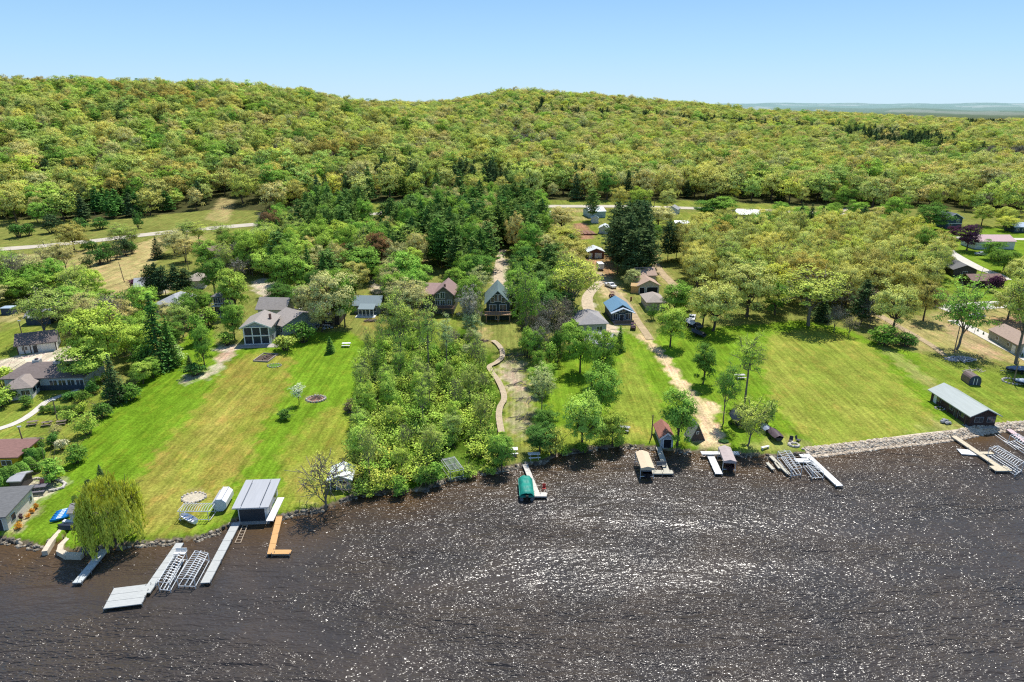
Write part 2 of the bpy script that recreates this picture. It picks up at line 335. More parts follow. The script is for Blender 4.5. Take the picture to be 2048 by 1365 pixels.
sp = N(nt, 'ShaderNodeSeparateXYZ'); L.new(geo.outputs['Position'], sp.inputs[0])
side = N(nt, 'ShaderNodeMath', operation='GREATER_THAN'); side.inputs[1].default_value = 0; L.new(sp.outputs[0], side.inputs[0])
a1, _ = gnoise(1.0, 1.1, .05, R(-12), .72, 1.28); a2, _ = gnoise(1.0, 1.3, .05, R(3), .74, 1.26)
ss = N(nt, 'ShaderNodeMix', data_type='FLOAT'); L.new(side.outputs[0], ss.inputs[0]); L.new(a1.outputs[0], ss.inputs[2]); L.new(a2.outputs[0], ss.inputs[3])
fine, fno = gnoise(2.6, 1, 1, 0, .62, 1.38); mid, _ = gnoise(.22, 1, 1, 0, .8, 1.2)
m1 = N(nt, 'ShaderNodeMath', operation='MULTIPLY'); L.new(ss.outputs[0], m1.inputs[0]); L.new(fine.outputs[0], m1.inputs[1])
m2 = N(nt, 'ShaderNodeMath', operation='MULTIPLY'); L.new(m1.outputs[0], m2.inputs[0]); L.new(mid.outputs[0], m2.inputs[1])
mx = N(nt, 'ShaderNodeMix', data_type='RGBA', blend_type='MULTIPLY'); mx.inputs[0].default_value = 1; L.new(vc.outputs['Color'], mx.inputs[6]); L.new(m2.outputs[0], mx.inputs[7])
warm, _ = gnoise(.5, 1, .5, R(-8), 0, .5, 5, .5, .72)
wc = N(nt, 'ShaderNodeMix', data_type='RGBA', blend_type='MULTIPLY'); L.new(warm.outputs[0], wc.inputs[0]); L.new(mx.outputs[2], wc.inputs[6]); wc.inputs[7].default_value = (1.8, 1.12, 1.6, 1)
bs = N(nt, 'ShaderNodeBsdfDiffuse'); L.new(wc.outputs[2], bs.inputs[0])
bp = N(nt, 'ShaderNodeBump', i_Strength=.5, i_Distance=.12); L.new(fno.outputs['Fac'], bp.inputs['Height']); L.new(bp.outputs[0], bs.inputs['Normal'])
L.new(bs.outputs[0], out.inputs[0])

# ------------------------------------------------------------------ lake
wm, nt, out = new_mat('lake_surface'); L = nt.links
geo = N(nt, 'ShaderNodeNewGeometry')
def wn(scale, sx, sy, rot, detail=2, rough=.5, dist=0.0):
    mp = N(nt, 'ShaderNodeMapping'); mp.inputs['Rotation'].default_value = (0, 0, rot); mp.inputs['Scale'].default_value = (sx, sy, 1); L.new(geo.outputs['Position'], mp.inputs[0])
    no = N(nt, 'ShaderNodeTexNoise', i_Scale=scale, i_Detail=float(detail), i_Roughness=rough, i_Distortion=dist); L.new(mp.outputs[0], no.inputs['Vector']); return no
w1 = wn(.42, .28, 1.0, R(-24), 2, .5, .5); w2 = wn(1.35, .36, 1.0, R(-22), 2, .55, .6); w3 = wn(.055, .22, 1.0, R(-46), 4, .6, 1.2); w5 = wn(3.6, .45, 1, R(-15), 1, .5, .3); w4 = wn(.55, .5, 1, R(35), 2, .5)
def mad(a, ka, b, kb):
    x = N(nt, 'ShaderNodeMath', operation='MULTIPLY'); L.new(a, x.inputs[0]); x.inputs[1].default_value = ka
    y = N(nt, 'ShaderNodeMath', operation='MULTIPLY_ADD'); L.new(b, y.inputs[0]); y.inputs[1].default_value = kb; L.new(x.outputs[0], y.inputs[2]); return y.outputs[0]
hh = mad(w1.outputs['Fac'], 1.05, w2.outputs['Fac'], .46); hh = mad(hh, 1.0, w5.outputs['Fac'], .26)
gust = N(nt, 'ShaderNodeMapRange'); gust.inputs[1].default_value = .38; gust.inputs[2].default_value = .62; gust.inputs[3].default_value = .45; gust.inputs[4].default_value = 1.25; L.new(w3.outputs['Fac'], gust.inputs[0])
bp = N(nt, 'ShaderNodeBump', i_Distance=1.15); L.new(gust.outputs[0], bp.inputs['Strength']); L.new(hh, bp.inputs['Height'])
b = N(nt, 'ShaderNodeBsdfPrincipled', i_Roughness=.21, i_IOR=1.333)
sh = wn(.09, 1, 1, .3, 3, .6, .5); smr = N(nt, 'ShaderNodeMapRange'); smr.inputs[1].default_value = .35; smr.inputs[2].default_value = .65; L.new(sh.outputs['Fac'], smr.inputs[0])
cm = N(nt, 'ShaderNodeMix', data_type='RGBA'); cm.inputs[6].default_value = (.052, .045, .041, 1); cm.inputs[7].default_value = (.070, .056, .046, 1); L.new(smr.outputs[0], cm.inputs[0])
# brown shallows beside the shore: stored per vertex
va = N(nt, 'ShaderNodeAttribute', attribute_name='shallow'); c2 = N(nt, 'ShaderNodeMix', data_type='RGBA'); L.new(va.outputs['Fac'], c2.inputs[0]); L.new(cm.outputs[2], c2.inputs[6]); c2.inputs[7].default_value = (.11, .060, .018, 1)
L.new(c2.outputs[2], b.inputs['Base Color']); L.new(bp.outputs[0], b.inputs['Normal']); L.new(b.outputs[0], out.inputs[0])
gx = np.concatenate([[-3000, -1500, -700, -400], np.arange(-260, 330, 2.0), [450, 700, 1500, 3000]]); gy = np.concatenate([[-3000, -1000, -300, -50, 20], np.arange(60, 190, 2.0), [240]])
GX, GY = np.meshgrid(gx, gy); WV = np.stack([GX, GY, np.zeros_like(GX)], -1).reshape(-1, 3)
nx = len(gx); ii = (np.arange(len(gy) - 1)[:, None] * nx + np.arange(nx - 1)[None, :]).ravel()
wme = mesh_arr('lake_water', WV, np.stack([ii, ii + 1, ii + nx + 1, ii + nx], -1), [wm])
ds = shore_y(WV[:, 0]) - WV[:, 1]; shal = np.clip(1 - ds / 13, 0, 1) ** 1.1 * (.62 + .38 * wob(WV[:, 0], WV[:, 1], 5, 2)); shal = np.clip(shal, 0, 1)
fa = wme.attributes.new('shallow', 'FLOAT', 'POINT'); fa.data.foreach_set('value', shal.astype(np.float32))
water = link('lake_water', wme, loc=(0, 0, 0)); tag(water, kind='structure')

# ------------------------------------------------------------------ roads and paths (draped ribbons)
def ribbon_mesh(name, pts, width, mat, lift=.06, w2=None, across=4, step=1.5):
    P = [Vector(p[:2]) for p in pts]; Q = []
    for i in range(len(P) - 1):
        p0 = P[max(i - 1, 0)]; p1 = P[i]; p2 = P[i + 1]; p3 = P[min(i + 2, len(P) - 1)]; n = max(2, int((p2 - p1).length / step))
        for k in range(n):
            t = k / n; Q.append(.5 * ((2 * p1) + (p2 - p0) * t + (2 * p0 - 5 * p1 + 4 * p2 - p3) * t * t + (3 * p1 - p0 - 3 * p2 + p3) * t ** 3))
    Q.append(P[-1]); vs = []; fs = []
    for i, q in enumerate(Q):
        d = (Q[min(i + 1, len(Q) - 1)] - Q[max(i - 1, 0)]).normalized(); nrm = Vector((-d.y, d.x)); w = width if w2 is None else width + (w2 - width) * i / (len(Q) - 1)
        for k in range(across + 1):
            c = q + nrm * w * (k / across - .5); vs.append((c.x, c.y, h1(c.x, c.y) + lift))
    m = across + 1
    for i in range(len(Q) - 1):
        for k in range(across): a = i * m + k; fs.append((a, a + m, a + m + 1, a + 1))
    me = bpy.data.meshes.new(name); me.from_pydata(vs, [], fs); me.materials.append(mat); me.update(); return me, Q
ROADLINES = []
def road(name, px, width, mat, lift=.08, **k):
    me, Q = ribbon_mesh(name, [at(*p) for p in px], width, mat, lift, **k); o = link(name, me); tag(o, kind='structure'); ROADLINES.append((Q, width)); return o
m_road = M('road_asphalt', (.52, .46, .36), .9, .12, .3); m_conc = M('pale_concrete', (.60, .56, .48), .9, .12, .8); m_grav = M('gravel', (.52, .42, .29), .95, .3, 1.2); m_dirt = M('dirt_track', (.42, .32, .19), .95, .3, .8)
road('road', [(-260, 524), (-100, 508), (0, 499), (100, 491), (200, 481), (300, 469), (400, 459), (480, 452), (560, 446), (640, 439), (720, 431), (800, 424), (900, 418), (1000, 414.5), (1100, 413), (1250, 413.5), (1350, 416), (1450, 419), (1560, 423), (1660, 428), (1800, 435)], 8.0, m_road, across=6, step=3)
road('side_road', [(1740, 474), (1800, 474), (1900, 475.5), (2048, 479), (2250, 487)], 4.5, m_conc, step=3)
road('driveway', [(1895, 500), (1905, 508), (1935, 525), (1965, 540), (1992, 549), (2010, 560)], 4.5, m_conc)
road('driveway', [(1880, 618), (1940, 614), (2000, 610), (2080, 614), (2200, 622)], 7.0, m_conc)
road('driveway', [(1905, 641), (1930, 652), (1962, 668), (2000, 688), (2040, 708), (2100, 740)], 3.6, m_conc, w2=5.0)
road('dirt_path', [(1690, 600), (1740, 622), (1790, 650), (1830, 672), (1865, 693), (1890, 712)], 3.0, m_dirt, w2=1.6)
road('gravel_path', [(1205, 560), (1190, 575), (1175, 595), (1178, 620), (1195, 642), (1225, 660)], 3.6, m_grav)
road('gravel_path', [(1198, 545), (1210, 565), (1228, 585), (1246, 600), (1262, 620), (1276, 645), (1290, 664), (1300, 680)], 2.2, m_dirt)
road('dirt_path', [(1299, 495), (1306, 520), (1322, 545), (1342, 565), (1362, 590)], 3.0, m_dirt)
road('driveway', [(1006, 500), (1000, 520), (996, 550), (1000, 575)], 3.2, m_grav)
road('driveway', [(1720, 418), (1700, 416), (1680, 425)], 3, m_grav)
road('garden_path', [(-60, 872), (0, 858), (40, 843), (72, 822), (90, 806), (110, 797), (135, 788), (158, 780)], 1.7, m_conc, w2=1.4)
road('walkway', [(612, 600), (585, 640), (568, 665), (552, 682)], 1.3, m_conc)
seawall_px = [(1612, 906), (1640, 901), (1700, 893), (1760, 884), (1840, 872), (1920, 864), (1990, 855), (2030, 851)]
road('gravel_path', seawall_px, 1.5, M('crushed_stone', (.62, .52, .38), .95, .2, 2), lift=.12)
# ------------------------------------------------------------------ tree prototypes
def tubes(segs, n=5):
    """segs: list of (p, q, r0, r1) -> arrays"""
    VS = []; FS = []; b = 0
    for p, q, r0, r1 in segs:
        p = np.array(p, float); q = np.array(q, float); d = q - p; l = np.linalg.norm(d)
        if l < 1e-6: continue
        d /= l; a = np.cross(d, (0, 0, 1.) if abs(d[2]) < .9 else (1., 0, 0)); a /= np.linalg.norm(a); c = np.cross(d, a)
        th = np.arange(n) * 2 * np.pi / n; ring = np.cos(th)[:, None] * a + np.sin(th)[:, None] * c
        VS.append(p + ring * r0); VS.append(q + ring * r1)
        i = np.arange(n); FS.append(np.stack([b + i, b + (i + 1) % n, b + n + (i + 1) % n, b + n + i], -1)); b += 2 * n
    return np.concatenate(VS), np.concatenate(FS)
def leaves(cen, nor, size, rg, aspect=.7):
    n = len(cen); nor = nor / np.maximum(np.linalg.norm(nor, axis=1, keepdims=True), 1e-6)
    t = rg.normal(size=(n, 3)); a = np.cross(nor, t); a /= np.maximum(np.linalg.norm(a, axis=1, keepdims=True), 1e-6); c = np.cross(nor, a)
    s = (size * rg.uniform(.6, 1.3, n))[:, None] / 2; k = aspect
    V = np.stack([cen - a * s, cen - c * s * k, cen + a * s, cen + c * s * k], 1).reshape(-1, 3)
    return V, np.arange(4 * n).reshape(n, 4)
def broadleaf(seed, H=15., W=12., ntip=50, nl=50, leaf=.5, rc=1.7, base=.22, zc=.6, rz=.42, limbs=6, hollow=.72, flat=.9, trunk=.3, low=-.45, twig=.04):
    rg = np.random.default_rng(seed); c = np.array([0, 0, zc * H]); rad = np.array([W / 2 - rc * .6, W / 2 - rc * .6, rz * H - rc * .5])
    i = np.arange(ntip); z = 1 - (i + .5) / ntip * (1 - low); th = i * 2.39996 + rg.uniform(0, 6); s = np.sqrt(np.clip(1 - z * z, 0, 1))
    D = np.stack([s * np.cos(th), s * np.sin(th), z], -1) + rg.normal(0, .13, (ntip, 3))
    rr = np.where(rg.random(ntip) < hollow, rg.uniform(.84, 1.08, ntip), rg.uniform(.3, .75, ntip)); T = c + D * rad * rr[:, None]
    la = np.arange(limbs) * 2 * np.pi / limbs + rg.uniform(-.35, .35, limbs); lr = rg.uniform(.28, .5, limbs) * W / 2
    LE = np.stack([lr * np.cos(la), lr * np.sin(la), rg.uniform(.45, .66, limbs) * H], -1); LE = np.concatenate([LE, [[rg.normal(0, .4), rg.normal(0, .4), .72 * H]]])
    segs = []; b0 = base * H; bend = rg.normal(0, .25, 2)
    tp = np.array([bend[0], bend[1], b0]); segs.append(((0, 0, -.6), tp * (1, 1, .5), trunk * 1.35, trunk * 1.05)); segs.append((tp * (1, 1, .5), tp, trunk * 1.05, trunk))
    top = np.array([bend[0] * 1.5, bend[1] * 1.5, b0 + .16 * H]); segs.append((tp, top, trunk, trunk * .7))
    st = []
    for k, e in enumerate(LE):
        o = tp + (top - tp) * rg.random(); mid = (o + e) / 2 + np.array([0, 0, -.04 * H]) + rg.normal(0, .3, 3); segs.append((o, mid, trunk * .55, trunk * .4)); segs.append((mid, e, trunk * .4, trunk * .25)); st.append(mid)
    for t in T:
        k = int(np.argmin(np.linalg.norm(LE - t, axis=1))); e = LE[k] * .8 + st[k] * .2 if rg.random() < .5 else LE[k]; mid = (e + t) / 2 + rg.normal(0, .35, 3)
        segs.append((e, mid, trunk * .24, trunk * .15)); segs.append((mid, t, trunk * .15, twig))
        for _ in range(3): segs.append((mid + (t - mid) * rg.random(), t + rg.normal(0, rc * .55, 3), twig * 1.1, twig * .7))
    TV, TF = tubes(segs, 5)
    ci = np.repeat(np.arange(ntip), nl); n = len(ci); d = rg.normal(size=(n, 3)); d /= np.linalg.norm(d, axis=1, keepdims=True); d[:, 2] = np.where(d[:, 2] < -.3, -d[:, 2] * .6, d[:, 2])
    cr = rg.uniform(.65, 1.3, ntip)[ci] * rc; p = T[ci] + d * (cr * rg.uniform(.55, 1.05, n))[:, None] * (1, 1, flat)
    cd = p - (c - (0, 0, .1 * H)); cd /= np.linalg.norm(cd, axis=1, keepdims=True); LV, LF = leaves(p, d * .8 + cd * 1.15 + rg.normal(0, .28, (n, 3)) + (0, 0, .05), leaf, rg)
    return (TV, TF), (LV, LF)
def conifer(seed, H=18., W=6., levels=20, br=8, leaf=.55, droop=.25, shape=1.0, ragged=.25, start=.1, up=0.0, nper=9):
    rg = np.random.default_rng(seed); segs = [((0, 0, -.6), (0, 0, H * .5), .24, .15), ((0, 0, H * .5), (0, 0, H * .98), .15, .03)]; P = []; Nn = []
    for l in range(levels):
        f = l / (levels - 1); z = H * (start + (1 - start) * f ** .95); r0 = W / 2 * (1 - f) ** shape + .12
        if start > .2: r0 *= min(1, .55 + 2.2 * f) if f < .25 else 1
        k = max(4, int(br * (1 - .45 * f)))
        for j in range(k):
            a = 2 * np.pi * (j + rg.random() * .7) / k + l * 1.3; r = r0 * rg.uniform(1 - ragged * 1.4, 1 + ragged)
            dz = -droop * r + up * r; e = np.array([r * np.cos(a), r * np.sin(a), z + dz]); o = np.array([0, 0, z])
            if r > .8: segs.append((o, e, .05, .02))
            m = max(2, int(nper * (r / (W / 2)) + 2)); t = rg.uniform(.25, 1.05, m)[:, None]; side = np.array([-np.sin(a), np.cos(a), 0])
            p = o + (e - o) * t + side * (rg.normal(0, .20, (m, 1)) * r * t * 1.1) + rg.normal(0, .10, (m, 3)); P.append(p)
            Nn.append(np.array([.35 * np.cos(a), .35 * np.sin(a), 1.0]) + rg.normal(0, .42, (m, 3)))
    P = np.concatenate(P); Nn = np.concatenate(Nn); LV, LF = leaves(P, Nn, leaf * 1.7, rg, .45)
    return tubes(segs, 4), (LV, LF)
def bush(seed, H=3., W=3.6, nb=13, nl=85, leaf=.25):
    rg = np.random.default_rng(seed); segs = []; P = []; D = []
    for k in range(nb):
        a = rg.uniform(0, 6.28); r = rg.uniform(0, .62) * W / 2; z = rg.uniform(.25, .78) * H * (1 - .35 * r / (W / 2)); c = np.array([r * np.cos(a), r * np.sin(a), z]); cr = rg.uniform(.14, .30) * W
        segs.append(((c[0] * .2, c[1] * .2, -.3), c, .05, .025)); d = rg.normal(size=(nl, 3)); d /= np.linalg.norm(d, axis=1, keepdims=True); d[:, 2] = np.where(d[:, 2] < -.2, -d[:, 2], d[:, 2])
        for _ in range(4): segs.append((c, c + rg.normal(0, cr * .8, 3) + (0, 0, cr * .6), .025, .015))
        P.append(c + d * cr * rg.uniform(.6, 1.05, (nl, 1)) * (1, 1, .85)); D.append(d + rg.normal(0, .5, (nl, 3)) + (0, 0, .3))
    P = np.concatenate(P); P[:, 2] = np.maximum(P[:, 2], .05); LV, LF = leaves(P, np.concatenate(D), leaf, rg)
    return tubes(segs, 4), (LV, LF)
def scrub(seed, H=4.5, W=3.6, ns=26, leaf=.24):
    rg = np.random.default_rng(seed); segs = []; P = []; D = []
    for k in range(ns):
        a = rg.uniform(0, 6.28); r0 = rg.uniform(0, .35) * W / 2; r1 = r0 + rg.uniform(.1, .65) * W / 2; h = H * rg.uniform(.45, 1.0); b0 = np.array([r0 * np.cos(a), r0 * np.sin(a), -.3]); t0 = np.array([r1 * np.cos(a), r1 * np.sin(a), h]) + rg.normal(0, .15, 3)
        segs.append((b0, t0, .04, .015)); m = int(rg.uniform(16, 34)); t = rg.uniform(.3, 1.05, m)[:, None]; q = rg.normal(0, .26, (m, 3)) * (1.1 - .6 * t); P.append(b0 + (t0 - b0) * t + q); D.append(q * 3 + rg.normal(0, .6, (m, 3)) + (.5 * np.cos(a), .5 * np.sin(a), .7))
    P = np.concatenate(P); P[:, 2] = np.maximum(P[:, 2], .05); return tubes(segs, 4), leaves(P, np.concatenate(D), leaf, rg)
def willow_tree(seed, H=11., W=11.):
    rg = np.random.default_rng(seed); tr, _ = broadleaf(seed, H, W, 40, 4, .3, 1.2, .15, .6, .36, 7, .8, twig=.04, trunk=.38)
    i = np.arange(700); a = i * 2.39996; r = np.sqrt((i + .5) / 700) * W / 2; q = np.arange(52); qa = q * 2.39996; qr = np.sqrt((q + .5) / 52) * W / 2 * rg.uniform(.8, 1.12, 52); j = rg.integers(0, 52, 700); X_ = qr[j] * np.cos(qa[j]) + rg.normal(0, .42, 700); Y_ = qr[j] * np.sin(qa[j]) + rg.normal(0, .42, 700); r = np.hypot(X_, Y_); a = np.arctan2(Y_, X_); zt = H * (.98 - .42 * (r / (W / 2)) ** 2) + rg.normal(0, .9, 52)[j] + rg.normal(0, .25, 700); P = []; D = []
    for k in range(700):
        ln = rg.uniform(.35, .95) * zt[k] * (.35 + .65 * r[k] / (W / 2)); m = int(8 + ln * 4.5); t = rg.random(m)
        P.append(np.stack([r[k] * np.cos(a[k]) * (1 + .06 * t) + rg.normal(0, .14, m), r[k] * np.sin(a[k]) * (1 + .06 * t) + rg.normal(0, .14, m), zt[k] - ln * t], -1))
        D.append(np.stack([np.full(m, np.cos(a[k])), np.full(m, np.sin(a[k])), np.full(m, .3)], -1) + rg.normal(0, .4, (m, 3)))
    P = np.concatenate(P); P[:, 2] = np.maximum(P[:, 2], .15); n = len(P); nor = np.concatenate(D); nor /= np.linalg.norm(nor, axis=1, keepdims=True)
    dn = np.tile((0, 0, -1.), (n, 1)) + rg.normal(0, .2, (n, 3)); sd = np.cross(nor, dn); sd /= np.linalg.norm(sd, axis=1, keepdims=True)
    V = np.stack([P - sd * .09, P + dn * .34, P + sd * .09, P - dn * .34], 1).reshape(-1, 3)
    return tr, (V, np.arange(4 * n).reshape(n, 4))
def column_shrub(seed, H=3.6, W=1.9):
    rg = np.random.default_rng(seed); n = 2600; u = rg.random(n); z = u * H; r = W / 2 * np.sqrt(np.clip(np.sin(np.pi * (.10 + .86 * u)), 0, 1)) * (1 - .15 * u); a = rg.random(n) * 6.283; rr = r * rg.uniform(.88, 1.04, n)
    P = np.stack([rr * np.cos(a), rr * np.sin(a), z], -1); D = np.stack([np.cos(a), np.sin(a), .4 + 1.6 * (u - .5)], -1) + rg.normal(0, .35, (n, 3)); LV, LF = leaves(P, D, .2, rg)
    return tubes([((0, 0, -.3), (0, 0, H * .8), .08, .04)], 5), (LV, LF)
# kinds: near prototypes (trunk + crown parts)
PRO = {}
def reg(kind, gens, bark=BARK, leafm=LEAF):
    PRO[kind] = []
    for g in gens:
        (tv, tf), (lv, lf) = g; H = lv[:, 2].max(); W = 2 * np.percentile(np.hypot(lv[:, 0], lv[:, 1]), 97)
        PRO[kind].append((mesh_arr('trunk', tv, tf, [bark], smooth=True), mesh_arr('crown', lv, lf, [leafm]), H, W))
reg('leafy', [broadleaf(11, 15, 11, 60, 120, .47, 1.7, zc=.56, rz=.46, low=-.75), broadleaf(12, 15, 10, 54, 125, .47, 1.75, zc=.55, rz=.47, low=-.8), broadleaf(13, 15, 11, 64, 115, .46, 1.6, zc=.55, rz=.47, low=-.75)])
reg('oak', [broadleaf(21, 14, 14, 74, 115, .45, 1.65, zc=.57, rz=.45, low=-.55, limbs=7, trunk=.36), broadleaf(22, 14, 14, 70, 120, .45, 1.7, zc=.56, rz=.46, low=-.6, limbs=8, trunk=.36), broadleaf(23, 14, 13, 80, 105, .44, 1.55, zc=.56, rz=.46, low=-.6, limbs=7, trunk=.34)])
reg('open', [broadleaf(31, 17, 11, 76, 70, .38, 1.45, base=.2, zc=.62, rz=.38, hollow=.6, low=-.6, trunk=.26, twig=.05), broadleaf(32, 17, 12, 84, 64, .38, 1.4, base=.16, zc=.58, rz=.42, hollow=.55, low=-.7, trunk=.26, twig=.05)], BARKG)
reg('tall', [broadleaf(41, 20, 8, 56, 46, .36, 1.2, base=.4, zc=.66, rz=.33, hollow=.5, limbs=5, low=-.8, trunk=.24, twig=.05), broadleaf(42, 20, 9, 60, 42, .36, 1.3, base=.34, zc=.64, rz=.36, hollow=.5, limbs=5, low=-.8, trunk=.22, twig=.05)], BARKG)
reg('bare', [broadleaf(51, 13, 9, 70, 17, .26, 1.3, base=.15, zc=.58, rz=.42, hollow=.6, low=-.6, trunk=.18, twig=.055), broadleaf(52, 13, 10, 80, 15, .26, 1.4, base=.12, zc=.58, rz=.42, hollow=.55, low=-.6, trunk=.18, twig=.055)], BARKG)
reg('pine', [conifer(61, 18, 9, 22, 10, .66, -.05, .42, .34, .2, .25, 20), conifer(62, 18, 8, 24, 10, .62, 0, .5, .36, .16, .28, 20), conifer(63, 18, 9.5, 20, 10, .66, -.05, .4, .38, .22, .22, 22)], leafm=NEEDLE)
reg('spruce', [conifer(71, 16, 6.2, 26, 10, .42, .3, .9, .14, .03, 0, 15), conifer(72, 16, 5.6, 26, 10, .42, .35, .85, .18, .04, 0, 15)], leafm=NEEDLE)
reg('scrub', [scrub(181), scrub(182, 5, 3.4), scrub(183, 4, 4, 32), scrub(184, 5.5, 3.4, 22)])
reg('bush', [bush(81), bush(82, 3, 4), bush(83, 3, 3.4, 15)])
reg('sapling', [broadleaf(91, 6, 3.6, 26, 40, .26, .75, base=.2, trunk=.08, twig=.02, zc=.6), broadleaf(92, 7, 3.6, 26, 40, .26, .75, base=.22, trunk=.08, twig=.02, zc=.6)])
reg('willow', [willow_tree(95)])
reg('column', [column_shrub(96), column_shrub(97)], leafm=NEEDLE)
CATS = {'leafy': ('maple_tree', 'tree'), 'oak': ('oak_tree', 'tree'), 'open': ('budding_tree', 'tree'), 'tall': ('tall_tree', 'tree'), 'bare': ('bare_tree', 'tree'), 'pine': ('pine_tree', 'pine tree'),
        'spruce': ('spruce_tree', 'spruce tree'), 'bush': ('shrub', 'shrub'), 'scrub': ('shrub', 'shrub'), 'sapling': ('sapling', 'young tree'), 'willow': ('willow_tree', 'willow tree'), 'column': ('clipped_shrub', 'shrub')}
TONE = {'oak': (0.698, 0.679, 0.116), 'ochre': (0.621, 0.533, 0.088), 'bud': (0.698, 0.621, 0.149), 'lime': (0.504, 0.660, 0.066), 'green': (0.330, 0.524, 0.047), 'mid': (0.194, 0.349, 0.033), 'deep': (0.136, 0.281, 0.033), 'pine': (0.194, 0.301, 0.041), 'dkpine': (.11, .17, .036),
        'yel': (0.698, 0.737, 0.088), 'pale': (0.582, 0.660, 0.176), 'grey': (.44, .40, .20), 'purple': (.13, .05, .055), 'olive': (0.504, 0.601, 0.083), 'brown': (0.310, 0.252, 0.099), 'orange': (.85, .36, .02), 'blossom': (.78, .76, .34), 'willow': (.64, .68, .06), 'red': (0.291, 0.165, 0.044)}
def tint(name, v=.12):
    c = TONE[name]; k = random.uniform(1 - v, 1 + v); h = random.uniform(-v, v) * .7
    return (c[0] * k * (1 + h) * .97, c[1] * k, c[2] * k * (1 - h) * 1.45 + .01, 1)
counts = {}
def tree(kind, bx, by, hpx, wpx, tone, label, group=None, pos=None, hm=None, wm=None, name=None, cat=None, noparts=False):
    p = pos if pos is not None else at(bx, by); s = mpp(p); ca_ = 1.06
    tr, cr, H, W = random.choice(PRO[kind]); h = hm or hpx * s * ca_ * 1.02; w = wm or wpx * s * 1.04
    nm, ct = CATS[kind]; o = thing(name or nm, label, cat or ct, (p[0], p[1], p[2]), random.uniform(0, 6.28), group)
    o.scale = (w / W, w / W, h / H); counts[nm] = counts.get(nm, 0) + 1
    t = link('trunk' if kind not in ('bush', 'column', 'scrub') else 'stem', tr, o); c = link('crown' if kind not in ('bush', 'column', 'scrub') else 'foliage', cr, o); c.color = tint(tone) if isinstance(tone, str) else tone; return o
TREEPOS = []
BWPX = [(986, 684), (996, 692), (1004, 704), (1004, 717), (993, 728), (979, 736), (984, 748), (996, 764), (1006, 786), (1008, 802), (1000, 818), (998, 838), (1003, 868)]
_bw = [at(*p) for p in BWPX]; _bq = []
for i in range(len(_bw) - 1):
    for k in range(6): _bq.append(_bw[i].lerp(_bw[i + 1], k / 6)); _bq.append(_bw[i].lerp(_bw[i + 1], k / 6) + Vector((.3, -2.0, 0)))
ROADLINES.append((_bq, 2.0))
